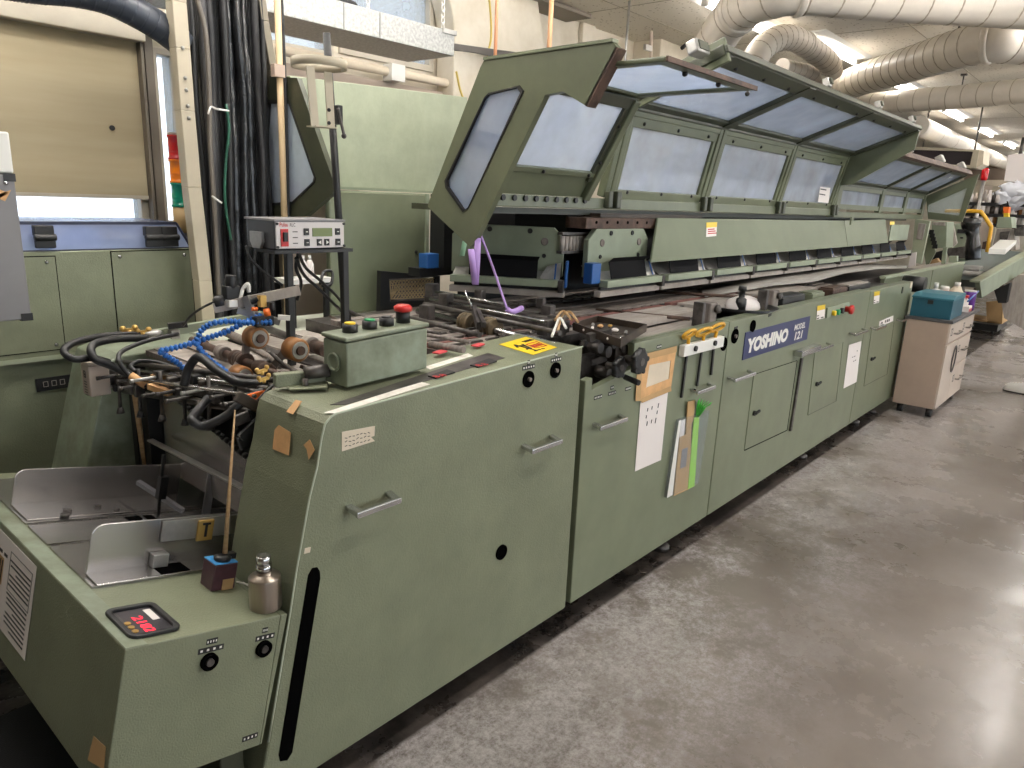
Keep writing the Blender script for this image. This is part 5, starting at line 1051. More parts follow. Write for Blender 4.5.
# bracket arm with sensor and valve blocks
va = thing('valve_assembly', P(255, 305, y=.65), 'grey arm with black sensor, white fitting and orange tipped valve block', 'valve assembly')
b = B(); b.bar(P(214, 308, y=.72), P(300, 290, y=.58), .016, .03); obj('arm_bar', b, SLATL, va)
b = B(); b.bar(P(255, 322, y=.64), P(246, 296, y=.66), .02, .02); b.bar(P(238, 310, y=.68), P(280, 322, y=.6), .02, .02); obj('arm_bracket', b, ALU, va)
b = B(); b.cbx(P(231, 292, y=.7), (.045, 0, 0), (0, .03, 0), (0, 0, .04)); b.cyl(P(231, 288, y=.7), P(231, 275, y=.7), .017); obj('sensor_block', b, BLACK, va, bevel=.003)
b = B(); b.lathe(P(213, 303, y=.73), (.035, -.02, .004), [(0, .012), (.2, .022), (.8, .022), (1, .012)], 14); obj('cable_gland', b, RUBBER, va)
b = B(); b.cbx(P(233, 303, y=.69), (.04, 0, 0), (0, .03, 0), (0, 0, .02)); b.tube([P(240, 300, y=.68), P(243, 289, y=.68), P(248, 284, y=.67), P(249, 292, y=.67)], .006); obj('white_fitting', b, WHITE, va)
b = B(); b.cbx(P(263, 321, y=.6), (.06, 0, 0), (0, .03, 0), (0, 0, .03)); b.cyl(P(272, 310, y=.6), P(272, 302, y=.6), .009); obj('valve_block', b, BLACK, va, bevel=.003)
b = B(); b.cyl(P(264, 313, y=.585), P(270, 312, y=.575), .012); b.cyl(P(252, 309, y=.6), P(257, 309, y=.6), .006); obj('orange_fitting', b, ORANGE, va)
b = B(); b.bar(P(278, 317, y=.58), P(290, 318, y=.56), .018, .014); obj('white_tip', b, WHITE, va)
b = B(); b.cbx(P(262, 301, y=.62), (.02, 0, 0), (0, .02, 0), (0, 0, .035)); obj('brass_fitting', b, BRASS, va)
b = B(); b.tube([P(246, 305, y=.66), P(256, 300, y=.64), P(262, 300, y=.62)], .009); obj('black_tube', b, RUBBER, va)
# top rail of the rear side with brass cocks
rr_ = thing('air_rail', P(165, 328, y=1.22), 'green air rail with brass cocks along the rear side', 'air rail')
b = B(); b.bar(P(138, 337, y=1.24), P(262, 315, y=1.24), .03, .03); obj('rail', b, GREENL, rr_)
for px, py in ((129, 330), (143, 332)):
    c = P(px, py, y=1.2); b = B(); b.cbx(c, (.045, 0, 0), (0, .01, 0), (0, 0, .012)); b.sph(c+V((-.02, 0, .006)), .011, 8); b.sph(c+V((.02, 0, .006)), .011, 8); b.cyl(c+V((0, 0, -.03)), c, .008); obj('brass_cock', b, BRASS, rr_)
b = B(); b.sph(P(153, 334, y=1.2), .024, 10, (1.5, .9, .7)); obj('grey_fitting', b, ALU, rr_)
b = B(); b.bar(P(168, 326, y=1.2), P(187, 324, y=1.18), .03, .02); obj('black_regulator', b, BLACK, rr_); b = B(); b.cbx(P(174, 334, y=1.19), (.03, 0, 0), (0, .03, 0), (0, 0, .03)); obj('valve_body', b, ALU, rr_)
# white junction box
jb = thing('junction_box', P(92, 380, y=1.12), 'cream junction box under the black hose loops at the left', 'junction box')
a, c = P(88, 366.5, y=1.1), P(109, 366, y=1.1); lo = P(88, 398, y=1.1); b = B(); b.box(a.x, c.x, 1.1, 1.17, lo.z, a.z); obj('box_body', b, CREAM, jb, bevel=.004); b = B(); b.box(a.x-.002, c.x+.002, 1.098, 1.172, a.z, a.z+.012); obj('box_lid', b, CREAM, jb, bevel=.003)
e = V((a.x-.001, 1.135, (a.z+lo.z)/2)); b = B(); s_ = .011
for dy in (-s_*.6, s_*.6): b.cbx(e+V((0, dy, .02)), (.001, 0, 0), (0, .003, 0), (0, 0, .022))
for dz in (.0, .011, -.01): b.cbx(e+V((0, 0, .02+dz)), (.001, 0, 0), (0, .014, 0), (0, 0, .0025))
for k in range(6): b.cbx(e+V((0, 0, -.005-k*.009)), (.001, 0, 0), (0, .022, 0), (0, 0, .0022))
obj('box_marking', b, INK, jb)
# ================================================================ ionizer box on two black posts
io = thing('ionizer_box', (1.33, .7, 1.42), 'grey control unit with white front panel and green display on two black posts', 'control unit')
YI = .6; p00, p11 = P(275, 250, y=YI), P(345, 221, y=YI); x0, x1, z0, z1 = p00.x, p11.x-.006, p00.z+.0, p11.z
b = B(); b.box(x0, x1, YI, YI+.16, z0, z1); obj('case', b, mat('dark grey case', (58, 58, 60), .4), io, bevel=.003)
b = B(); b.box(x0-.002, x1+.003, YI-.006, YI+.17, z1-.002, z1+.004); obj('top_cover', b, GREYP, io)
fp = obj('front_panel', B().box(x0+.003, x1-.003, YI-.005, YI, z0+.004, z1-.004), mat('white front panel', (212, 206, 204), .4), io)
b = B(); b.box(x0-.005, x1+.03, YI-.008, YI+.1, z0-.012, z0-.001); obj('base_plate', b, BLACK, io)
hh = z1-z0; ww = x1-x0
def fx(u, v, d=.0): return V((x0+ww*u, YI-.006-d, z0+hh*v))
def fbox(b, u, v, w_, h_, d): c = fx(u, v); b.box(c.x-w_*ww/2, c.x+w_*ww/2, YI-.005-d, YI-.004, c.z-h_*hh/2, c.z+h_*hh/2)
b = B(); fbox(b, .12, .42, .1, .6, .003); sw = obj('power_switch', b, RED, fp); b = B(); fbox(b, .125, .45, .055, .32, .008); obj('rocker', b, BLACK, sw)
b = B(); fbox(b, .66, .6, .29, .3, .002); obj('display', b, LCD, fp)
for k_, (u, v) in enumerate(((.425, .62), (.43, .24), (.61, .24), (.72, .24), (.885, .62), (.89, .24))):
    b = B(); fbox(b, u, v, .068, .24, .004); kk = obj('key', b, BLACK, fp)
    b = B()
    if k_ in (2, 3): s_ = -1 if k_ == 2 else 1; c = fx(u, v, .004); b.prism([c+V((s_*.006, 0, 0)), c+V((-s_*.004, 0, .006)), c+V((-s_*.004, 0, -.006))], (0, -.0006, 0))
    else: c = fx(u, v, .004); b.cbx(c, (ww*.03, 0, 0), (0, .0008, 0), (0, 0, hh*.03))
    obj('key_mark', b, WHITE, kk)
text('brand_text', 'Pulsa', (x0+ww*.06, YI-.0055, z0+hh*.80), (1, 0, 0), (0, 0, 1), hh*.14, INKR, fp, width=ww*.11, bold=.01); text('model_text', 'RLC', (x0+ww*.2, YI-.0055, z0+hh*.80), (1, 0, 0), (0, 0, 1), hh*.12, INK, fp, width=ww*.075)
b = B()
for k in range(3): fbox(b, .27, .62-.2*k, .07, .03, .0006)
obj('lamp_caption', b, INK, fp)
for u, v in ((.02, .9), (.98, .9), (.02, .1), (.98, .1)): obj('panel_screw', B().cyl(fx(u, v), fx(u, v, .005), .004, n=8), BLACK, fp)
b = B(); c = V((x0-.001, YI+.09, z0)); b.prism([(c.x, c.y-.035, z0+.05), (c.x, c.y+.035, z0+.05), (c.x, c.y+.035, z0+.02), (c.x, c.y+.02, z0+.0), (c.x, c.y-.02, z0+.0), (c.x, c.y-.035, z0+.02)], (-.01, 0, 0)); obj('side_bracket', b, ALU, io)
for px, yy_, py in ((288, .67, 336), (344, .64, 318)):
    p = P(px, 255, y=yy_); b = B(); b.box(p.x-.0115, p.x+.0115, yy_-.0115, yy_+.0115, 1.03, z0-.012); obj('post', b, BLACK, io, bevel=.003)
hose('signal_cable', [(246, 246, .72), (250, 258, .7), (262, 270, .68), (282, 285, .68)], .004, RUBBER, 'thin cable sagging from the left side of the ionizer box', 'cable')
for k, (pts, lab) in enumerate((([(298, 252, .66), (306, 268, .7), (322, 282, .75), (340, 300, .8), (350, 318, .85)], 'upper cable of the bundle behind the ionizer posts'), ([(296, 258, .68), (304, 275, .72), (318, 288, .76), (338, 308, .82), (352, 322, .87)], 'lower cable of the bundle behind the ionizer posts'), ([(320, 284, .8), (324, 272, .82), (332, 272, .82), (331, 284, .8), (322, 286, .8)], 'looped black cable hanging between the ionizer posts'), ([(299, 250, .68), (296, 268, .7), (301, 282, .72), (297, 300, .74)], 'black cable hanging down beside the left ionizer post'))):
    hose('power_cable', pts, .0055, RUBBER, lab, 'cable')
# ================================================================ pole with half-ring holder
po_ = thing('bracket_pole', (1.55, .75, 1.0), 'slim black pole holding a pale half-ring bracket at its top', 'pole')
t0, t1 = P(326.5, 33, y=.75), P(347, 320, y=.75); obj('pole_tube', B().cyl((t1.x, .75, 1.03), (t0.x, .75, t0.z), .0125), BLACK, po_)
t0 = V((t1.x, .75, t0.z))
rc_ = P(319, 64, y=.68); b = B(); n = 18; R_ = .085; ro = [rc_+V((R_*math.cos(math.pi*2*k/n), R_*math.sin(math.pi*2*k/n), 0)) for k in range(n+1)]
b.grid([[p+V((0, 0, -.013)) for p in ro], [p+V((0, 0, .013)) for p in ro]]); obj('half_ring', b, BEIGE, po_, solid=.004)
b = B(); a, c = P(310, 66, y=.62), P(315, 126, y=.62); b.bar(a, c, .004, .028, up=(1, 0, 0)); obj('strap', b, BEIGE, po_)
b = B(); a, c = P(328, 72, y=.66), P(331, 127, y=.66); b.bar(a, c, .004, .028, up=(1, 0, 0)); stp = obj('strap', b, BEIGE, po_)
for py in (110, 123): obj('strap_bolt', B().cyl(P(329, py, y=.658), P(329, py, y=.65), .006, n=8), BLACK, stp)
b = B(); a, c = P(311, 126, y=.64), P(333, 128, y=.64); b.bar(a, c, .05, .004); obj('strap_foot', b, BEIGE, po_)
b = B(); c = P(337, 115, y=.7); b.cbx(c, (.02, 0, 0), (0, .04, 0), (0, 0, .06)); obj('pole_clamp', b, BLACK, po_, bevel=.003); b = B(); b.tube([P(338, 108, y=.67), P(341, 122, y=.66), P(344, 135, y=.65)], .005); b.sph(P(344, 136, y=.65), .009, 8); obj('clamp_lever', b, DSTEEL, po_)
# ================================================================ cable tower
tw_ = thing('cable_tower', (1.6, 1.68, 0), 'beige steel cable tower at the left, filled with black cables', 'cable tower')
def rail(pa, pb_, y, w_, m_=BEIGE, name='rail'):
    top = [P(*p, y=y) for p in pa]; b = B()
    rows = [[p, p+V((w_, 0, 0))] for p in top]
    for (a, c) in zip(top, top[1:]): b.prism([a, a+V((w_, 0, 0)), c+V((w_, 0, 0)), c], (0, .06, 0))
    return obj(name, b, m_, tw_, bevel=.003)
r1 = rail([(160, -190), (166, -90), (172, 0), (176, 47), (181, 110), (188, 187), (199, 281), (203, 330), (210, 400)], None, 1.62, .058)
for py in (48, 78, 90, 106, 118): x_ = 171.5+(py)*.088+7; obj('rail_bolt', B().sph(P(x_, py, y=1.618), .008, 8), ALU, r1)
r2 = rail([(236, -190), (246, -90), (262, 20), (271, 70), (278, 140), (284, 230), (288, 310), (292, 400)], None, 1.70, .035, mat('grey rail', (128, 120, 104), .5), 'rail')
b = B(); b.prism([P(px, py, y=1.8) for px, py in ((172, -170), (246, -170), (262, -20), (288, 330), (216, 330), (182, -20))], (0, .01, 0)); obj('back_sheet', b, BLACK, tw_)
random.seed(17)
cables = [(193, 213, .012, 0), (200, 217, .014, 0), (207, 221, .02, 1), (214, 224, .022, 1), (222, 229, .02, 0), (229, 236, .016, 0), (234, 240, .024, 2), (240, 246, .018, 0), (246, 250, .02, 2), (251, 256, .024, 2), (257, 262, .016, 0), (262, 268, .018, 0), (267, 274, .014, 0), (226, 248, .01, 0), (236, 232, .01, 0), (243, 258, .012, 0), (216, 232, .009, 0)]
for k, (xa, xb, r, kind) in enumerate(cables):
    y = 1.7+.03*math.sin(k*2.1); pts = []
    for j_ in range(9):
        py = -170+j_*66; t = j_/8; px = xa-19+(xb-xa+19)*t+3.5*math.sin(t*3)+random.uniform(-1.5, 1.5); pts.append(P(px, py, y=y+random.uniform(-.012, .012)))
    m_ = (RUBBER, mat('dark grey cable', (62, 62, 64), .5) if k == 2 else RUBBER, PLASTIC)[kind]
    tag(obj('cable', B().tube(pts, (lambda t, r=r: r*(1+.12*math.sin(t*90))) if kind == 2 else r, 8, 6), m_), ['black cable running down inside the beige cable tower', 'dark smooth hose in the left half of the beige cable tower', 'wrinkled black plastic sleeve in the beige cable tower'][kind], 'cable', ['thin black cables in the tower', 'smooth hoses in the tower', 'plastic sleeves in the tower'][kind])
tag(obj('cable', B().tube([P(a, c, y=1.63) for a, c in ((226, 104), (229, 130), (226, 160), (225, 200), (231, 240))], .006), mat('dark green cable', (34, 84, 66), .4)), 'single green cable in the cable tower', 'cable')
tag(obj('cable', B().tube([P(a, c, y=1.63) for a, c in ((196, -5), (205, 30), (209, 80), (210, 140), (214, 200), (219, 300))], .010), mat('grey sheathed cable', (104, 98, 90), .5)), 'grey sheathed cable at the left inside the cable tower', 'cable')
for pts, lab in (([(208, 114), (211, 107), (217, 109), (229, 111)], 'upper white cable tie on the cables of the tower'), ([(212, 196), (216, 199), (222, 203)], 'lower white cable tie on the cables of the tower')):
    obj('cable_tie', B().tube([P(a, c, y=1.6) for a, c in pts], .004), WHITE, tw_)
cp_ = thing('conduit_pole', (1.75, 1.5, 1.0), 'slim beige conduit pole with a black cable, right of the cable tower', 'pole')
a, c = P(277, -10, y=1.55), P(287, 300, y=1.55); obj('pole_tube', B().cyl(a, (c.x, 1.55, 1.013), .014), mat('cream conduit', (204, 178, 140), .5), cp_); obj('pole_cable', B().tube([P(x, y_, y=1.55) for x, y_ in ((281, -10), (284, 60), (286, 120), (288, 200), (289, 260))], .008), RUBBER, cp_)
b = B(); b.cbx(P(278, 71, y=1.54), (.05, 0, 0), (0, .03, 0), (0, 0, .05)); obj('pole_clip', b, CREAMD, cp_)
tag(obj('ribbed_hose', B().tube([P(a, c, y=1.72) for a, c in ((-20, -22), (30, -14), (70, -10), (105, -2), (135, 12), (160, 27), (185, 46))], lambda t: .055*(1+.05*(int(t*170) % 2)), 14, 26), DUCTB), 'dark blue grey ribbed hose curving in from the top left', 'hose')
# ================================================================ machine at the left rear with its clear lid
bm_ = thing('rear_machine', (.3, 1.95, 0), 'green machine at the left rear with clear lid and black hinges', 'machine')
YB = 1.8
b = B(); b.box(-1.2, 1.565, YB, 2.4, .915, 1.325); obj('upper_body', b, GREEN, bm_, bevel=.005)
b = B(); b.box(-1.2, 1.565, YB+.03, 2.4, 0, .91); obj('lower_body', b, GREEN, bm_, bevel=.005)
b = B(); b.box(-1.2, 1.565, YB-.004, YB+.001, .9, .918); obj('edge_strip', b, GREENP, bm_)
def bpanel(x0, x1, z0, z1):
    b = B(); b.box(x0, x1, YB-.004, YB, z0, z1); o = obj('side_panel', b, GREEN, bm_); b = B(); w_ = .004
    b.frame([(x0-w_, YB-.001, z0-w_), (x1+w_, YB-.001, z0-w_), (x1+w_, YB-.001, z1+w_), (x0-w_, YB-.001, z1+w_)], [(x0, YB-.001, z0), (x1, YB-.001, z0), (x1, YB-.001, z1), (x0, YB-.001, z1)], (0, .001, 0)); obj('panel_gap', b, HOLE, o)
    for x in (x0+.03, x1-.03):
        for z in (z0+.02, z1-.02): obj('panel_screw', B().sph((x, YB-.005, z), .008, 8), CHROME, o)
p1, p2 = P(54, 254, y=YB), P(111, 252, y=YB); bpanel(.4, p1.x, .94, p1.z-.01); bpanel(p2.x, 1.52, .94, p2.z+.0)
zl0 = 1.326; a = P(22, 218, y=YB); c = P(187, 217, y=YB); d = P(190, 235, y=YB)
lid = [(.75, YB+.01, zl0), (1.53, YB+.01, zl0), (1.49, YB+.05, 1.43), (.75, YB+.05, 1.43)]
b = B(); b.prism(lid, (0, .004, 0)); b.prism([lid[3], lid[2], (1.49, 2.3, 1.43), (.75, 2.3, 1.43)], (0, 0, .004)); lido = obj('clear_lid', b, LID, bm_)
b = B(); b.bar(lid[3], lid[2], .008, .012); b.bar(lid[1], lid[2], .008, .01); b.bar(lid[0], lid[1], .008, .008); obj('lid_edge', b, mat('dark lid edge', (40, 44, 66), .3), lido)
for px, lab in ((44, 1), (153, 2), (169, 3)):
    p = P(px, 236, y=YB); b = B(); b.box(p.x-.036, p.x+.036, YB-.012, YB, p.z-.045, p.z-.01); b.box(p.x-.034, p.x+.034, YB-.012, YB+.02, p.z+.0, p.z+.04); b.cyl((p.x-.038, YB-.014, p.z-.005), (p.x+.038, YB-.014, p.z-.005), .013); obj('hinge', b, BLACK, bm_, bevel=.004)
mo_ = thing('blue_tool', (1.15, 2.0, 1.326), 'blue block with a slim rod seen through the clear lid', 'tool'); a = P(85, 231, y=1.98); b = B(); x = a.x; b.prism([(x-.1, 1.98, 1.327), (x+.07, 1.98, 1.327), (x+.05, 1.98, 1.395), (x-.04, 1.98, 1.395)], (0, .08, 0)); obj('block', b, BLUEP, mo_, bevel=.004); obj('rod', B().cyl((x+.06, 2.0, 1.35), (x+.28, 2.0, 1.336), .008), DSTEEL, mo_)
np2 = P(61, 382, y=YB+.028); b = B(); b.box(np2.x-.09, np2.x+.2, YB+.024, YB+.03, np2.z-.026, np2.z+.026); o = obj('nameplate', b, BLACK, bm_)
b = B()
for k in range(3): x = np2.x-.065+k*.03; b.frame([(x, YB+.023, np2.z-.01), (x+.018, YB+.023, np2.z-.01), (x+.018, YB+.023, np2.z+.012), (x, YB+.023, np2.z+.012)], [(x+.002, YB+.023, np2.z-.008), (x+.016, YB+.023, np2.z-.008), (x+.016, YB+.023, np2.z+.01), (x+.002, YB+.023, np2.z+.01)], (0, .001, 0))
obj('engraving', b, SLATL, o)
# grey panel box standing at the far left
gx = thing('grey_console', (.6, 1.3, 0), 'grey console with black corner guards at the left edge', 'console')
a, c = P(32, 319, y=1.3), P(14, 175, y=1.3); xr = (a.x+c.x)/2; b = B(); b.box(xr-.45, xr, 1.3, 1.44, a.z, c.z); gb_ = obj('case', b, GREYP, gx, bevel=.004)
for z in (a.z, c.z): b = B(); b.box(xr-.03, xr+.003, 1.297, 1.443, z-(.004 if z == a.z else .02), z+(.02 if z == a.z else .004)); obj('corner_guard', b, BLACK, gx)
obj('case_screw', B().sph((xr-.025, 1.298, c.z-.025), .007, 8), CHROME, gx); b = B(); b.box(xr-.3, xr-.2, 1.34, 1.4, 0, a.z); obj('stand', b, GREYP, gx)
b = B(); e = P(4, 193, y=1.298); b.poly([e+V((-.03, 0, -.01)), e+V((.02, 0, .01)), e+V((0, 0, -.025))]); b.poly([e+V((-.03, 0, .02)), e+V((.012, 0, 0)), e+V((-.02, 0, -.02))]); tag(obj('tape_scrap', b, TAPE, solid=.001), 'orange-brown tape scrap on the grey console', 'tape')
d = P(9, 132, y=1.32); b = B(); b.box(xr-.4, d.x+.0, 1.32, 1.42, c.z+.004, d.z); wbx = thing('white_box', (xr-.2, 1.37, c.z+.004), 'white box standing on the grey console at the left edge', 'box'); obj('box_body', b, WHITE, wbx, bevel=.006)
# signal tower
sg = thing('signal_tower', (1.6, 2.15, 1.38), 'signal tower with red, amber and green lenses beside the cable tower', 'signal light')
YS = 2.15; x_ = P(181, 170, y=YS).x
for (py0, py1, m_, nm) in ((136, 160, LENSR, 'red_lens'), (160, 183, LENSO, 'amber_lens'), (183, 207, LENSG, 'green_lens')):
    z1_, z0_ = P(181, py0, y=YS).z, P(181, py1, y=YS).z; h = z1_-z0_; o = obj(nm, B().lathe((x_, YS, z0_), (0, 0, h), [(0, .052), (.06, .055), (.1, .048), (.35, .048), (.38, .05), (.42, .048), (.9, .048), (.94, .055), (1, .052)], 20), m_, sg)
zt_ = P(181, 136, y=YS).z; obj('cap', B().cyl((x_, YS, zt_), (x_, YS, zt_+.012), .05), CREAM, sg); z0_ = P(181, 207, y=YS).z; obj('base', B().cyl((x_, YS, z0_-.12), (x_, YS, z0_), .05), mat('tan base', (190, 160, 110), .5), sg); obj('pole', B().cyl((x_, YS, 0), (x_, YS, z0_-.12), .02), ALU, sg)
# ================================================================ galvanised duct, chains, pipes near the windows
gd = thing('sheet_duct', (2.6, 2.2, 2.4), 'rectangular galvanised duct hung on chains in front of the arched window', 'duct')
b = B(); b.box(1.2, 3.32, 2.0, 2.42, 2.415, 2.55); obj('duct_box', b, GALV, gd, bevel=.004)
for px in (344, 380): x = P(px, 30, y=2.0).x; b = B(); b.box(x-.004, x+.004, 1.997, 2.0, 2.42, 2.545); obj('duct_seam', b, mat('seam shade metal', (140, 140, 136), .5) if 'seam shade metal' not in bpy.data.materials else bpy.data.materials['seam shade metal'], gd)
b = B(); b.box(3.22, 3.33, 1.99, 2.1, 2.53, 2.556); obj('hanger_bracket', b, ALU, gd)
def chain(x, y, z0, z1, lab):
    b = B(); z = z0; k = 0
    while z < z1:
        d = V((1, 0, 0)) if k % 2 else V((0, 1, 0)); pts = [V((x, y, z+.02))+d*.011*math.cos(a)+V((0, 0, .022*math.sin(a))) for a in [2*math.pi*i/10 for i in range(11)]]
        b.tube(pts, .0035, 6, 1); z += .034; k += 1
    tag(obj('hanging_chain', b, WHITE), lab, 'chain', 'duct chains')
chain(3.27, 2.05, 2.556, CZ-.03, 'white chain at the right end of the galvanised duct'); xx = P(368, 8, y=2.3).x; chain(xx, 2.3, 2.551, CZ-.03, 'white chain behind the galvanised duct in front of the bright window')
b = B()
for k in range(7): b.tube([P(448, 44+k*.8, y=2.3), P(470, 47+k*.7, y=2.5), P(492, 50+k*.9, y=2.7), P(520, 54+k*.9, y=2.74), P(560, 60+k, y=2.74)], .009)
tag(obj('cable_bundle', b, mat('grey cable bundle', (92, 88, 84), .6)), 'grey cable bundle leaving the end of the galvanised duct', 'cables')
b = B(); b.tube([P(a, c, y=2.2) for a, c in ((318, -4), (335, -1), (352, 3), (356, 8), (350, 10))], .014); b.tube([P(a, c, y=2.2) for a, c in ((322, -8), (340, -2), (355, 6))], .012); tag(obj('cable_bundle', b, RUBBER), 'black cables lying on top of the galvanised duct', 'cables')
for px, py, m_, lab, r in ((495, 62, mat('copper pipe', (214, 150, 110), .4), 'thin copper-coloured pipe hanging in front of the pier', .012), (549, 52, bpy.data.materials['cream conduit'] if False else mat('pale copper pipe', (222, 170, 128), .4), 'thicker copper-coloured pipe beside the small window', .018)):
    p = P(px, py, y=2.2); tag(obj('hanging_pipe', B().cyl((p.x, p.y, p.z-.25), (p.x, p.y, CZ), r), m_), lab, 'pipe')
p = P(625, 60, y=2.2); tag(obj('hanging_rod', B().cyl((p.x, p.y, p.z-.3), (p.x, p.y, CZ), .01), ALU), 'thin grey rod hanging from the ceiling left of the column', 'rod')
b = B(); 
b.cyl((1.86, 2.86, 2.42), (3.05, 2.86, 2.42), .03); b.cyl((3.12, 2.86, 2.42), (5.0, 2.86, 2.42), .03); wp_ = tag(obj('wall_pipe', b, PAPER2), 'cream pipe running along the wall below the windows', 'pipe'); b = B(); pz_ = P(394, 80, y=2.85); b.box(pz_.x-.06, pz_.x+.06, 2.8, 2.9, 2.36, 2.47); obj('pipe_bracket', b, WHITE, wp_)
# expanded mesh guard and dark opening behind the cross shaft
mg = thing('mesh_guard', P(420, 285, y=1.3), 'tan expanded-mesh guard in a black frame beside the green cover sheet', 'guard')
ym = 1.42; qd = [P(a, c, y=ym) for a, c in ((390, 281), (436, 278), (434, 297), (391, 299))]; b = B()
for k in range(15): t = k/14; b.bar(bil(qd, t, 0), bil(qd, max(0, t-.3), 1), .004, .004); b.bar(bil(qd, t, 0), bil(qd, min(1, t+.3), 1), .004, .004)
for k in range(5): b.bar(bil(qd, 0, k/4), bil(qd, 1, k/4), .004, .004)
obj('expanded_mesh', b, mat('tan mesh steel', (206, 182, 140), .5), mg); b = B(); b.frame([P(a, c, y=ym-.02) for a, c in ((381, 271), (440, 276), (440, 306), (380, 316))], [P(a, c, y=ym-.02) for a, c in ((389, 279), (437, 277), (434, 300), (390, 302))], (0, .03, 0)); obj('mesh_frame', b, BLACK, mg)
obj('mesh_back', B().prism([P(a, c, y=ym+.06) for a, c in ((385, 278), (440, 278), (440, 300), (385, 302))], (0, .01, 0)), SLATG, mg)
bs = thing('blue_sensor_box', P(432, 262, y=1.2), 'blue sensor box on a black bracket behind the hood corner', 'sensor'); a, c = P(427, 254, y=1.2), P(439, 268, y=1.2); b = B(); b.box(a.x, c.x, 1.2, 1.26, c.z, a.z); obj('box_body', b, BLUEP, bs, bevel=.004); b = B(); b.box(a.x-.03, c.x+.2, 1.22, 1.3, c.z-.04, c.z); b.box(c.x+.03, c.x+.25, 1.2, 1.3, c.z, c.z+.35); obj('black_bracket', b, BLACK, bs)
# ================================================================ ceiling ducts
def duct(pts, r, label, step=.16, flange=(), sub=8):
    q_ = [V(pts[0])*2-V(pts[1])]+[V(p) for p in pts]+[V(pts[-1])*2-V(pts[-2])]; o = []
    for i in range(1, len(q_)-2):
        a, b_, c, d = q_[i-1:i+3]
        for k in range(sub): t = k/sub; o.append(.5*((2*b_)+(c-a)*t+(2*a-5*b_+4*c-d)*t*t+(3*b_-a-3*c+d)*t**3))
    o.append(V(pts[-1])); t = thing('spiral_duct', o[len(o)//2], label, 'duct')
    b = B(); b.tube(o, r, 20, 1); acc = 0
    b.m = 1
    for a, c in zip(o, o[1:]):
        L = (c-a).length; s_ = step-acc
        while s_ < L: d = (c-a).normalized(); p = a+d*s_; b.lathe(p-d*.006, d*.012, [(0, r*1.0), (.3, r*1.022), (.7, r*1.022), (1, r*1.0)], 20); s_ += step
        acc = (acc+L) % step
    ob = obj('duct_tube', b, [DUCTP, mat('duct seam', (176, 164, 146), .5) if 'duct seam' not in bpy.data.materials else bpy.data.materials['duct seam']], t)
    for f in flange:
        i = max(0, min(len(o)-2, int(f*(len(o)-1)))); d = (o[i+1]-o[i]).normalized(); obj('duct_flange', B().lathe(o[i]-d*.025, d*.05, [(0, r*1.03), (.2, r*1.09), (.8, r*1.09), (1, r*1.03)], 24), DUCTP, t)
    return t, o
d1, o1 = duct([P(698, 80, y=1.5), P(711, 50, y=1.47), P(727, 24, y=1.3), P(747, 5, y=1.08), P(773, -6, z=2.97), P(808, -10, z=2.98), P(900, -3, z=2.98), P(1024, 4, z=2.98), P(1150, 12, z=2.98)], .15, 'wide cream spiral duct bending up from behind the hood and crossing the top right corner', .2, (.33, .62))
d2, o2 = duct([P(748, 78, y=1.3), P(758, 54, y=1.3), P(774, 40, y=1.32), P(794, 39, y=1.34), P(814, 51, y=1.36), P(829, 63, y=1.37), P(832, 74, y=1.37)], .105, 'short cream elbow duct hooked over behind the raised hood', .13, (.6,))
duct([P(782, 66, y=1.55), P(804, 71, y=1.55), P(826, 77, y=1.55)], .07, 'cream duct stub under the elbow duct', .16)
d3, o3 = duct([P(832, 92, z=2.9), P(860, 80, z=2.92), P(905, 66, z=2.92), P(955, 50, z=2.92), P(990, 41, z=2.92), P(1012, 42, z=2.92), P(1060, 44, z=2.92)], .155, 'cream spiral duct sloping across to the right edge below the widest duct', .14, (.68,))
d4, o4 = duct([P(850, 106, z=2.95), P(905, 101, z=2.95), P(960, 97, z=2.95), P(1024, 91, z=2.95), P(1090, 85, z=2.95)], .13, 'slim level cream duct crossing to the right edge', .18)
d5, o5 = duct([P(918, 126, z=2.9), P(945, 138, z=2.9), P(975, 151, z=2.9), P(1004, 163, z=2.9)], .15, 'long cream duct running away below the far ceiling', 1.2, (.62,))
def hang(p, r, label):
    b = B(); b.cyl(p+V((0, 0, r)), (p.x, p.y, CZ), .008); b.cbx((p.x, p.y, CZ-.01), (.06, 0, 0), (0, .06, 0), (0, 0, .02)); tag(obj('duct_hanger', b, DSTEEL), label, 'hanger')
hang(o4[16], .11, 'steel hanger rod of the slim level duct'); hang(o3[len(o3)//2], .14, 'steel hanger rod of the sloping cream duct'); hang(o2[-18], .14, 'steel hanger rod of the short elbow duct')
# cables and pipe brackets at the column
tag(obj('ceiling_cable', B().tube([P(a, c, y=2.5) for a, c in ((655, -6), (668, 10), (684, 20), (690, 26), (702, 28), (712, 27))], .018), RUBBER), 'dark cable looping along the ceiling left of the wide duct', 'cable')
tag(obj('ceiling_cable', B().tube([P(a, c, y=2.48) for a, c in ((660, -4), (676, 10), (690, 20), (704, 30))], .01), mat('pink cable', (214, 160, 140), .5)), 'pinkish cable along the ceiling left of the wide duct', 'cable')
tag(obj('ceiling_cable', B().tube([P(a, c, y=2.55) for a, c in ((652, 28), (664, 26), (684, 34), (706, 39))], .012), mat('dark red cable', (120, 54, 50), .5)), 'dark red cable crossing in front of the wall column', 'cable')
tag(obj('ceiling_cable', B().tube([P(a, c, y=2.55) for a, c in ((682, 48), (690, 42), (702, 40), (714, 38))], .02), RUBBER), 'thick black cable curving behind the wide duct', 'cable')
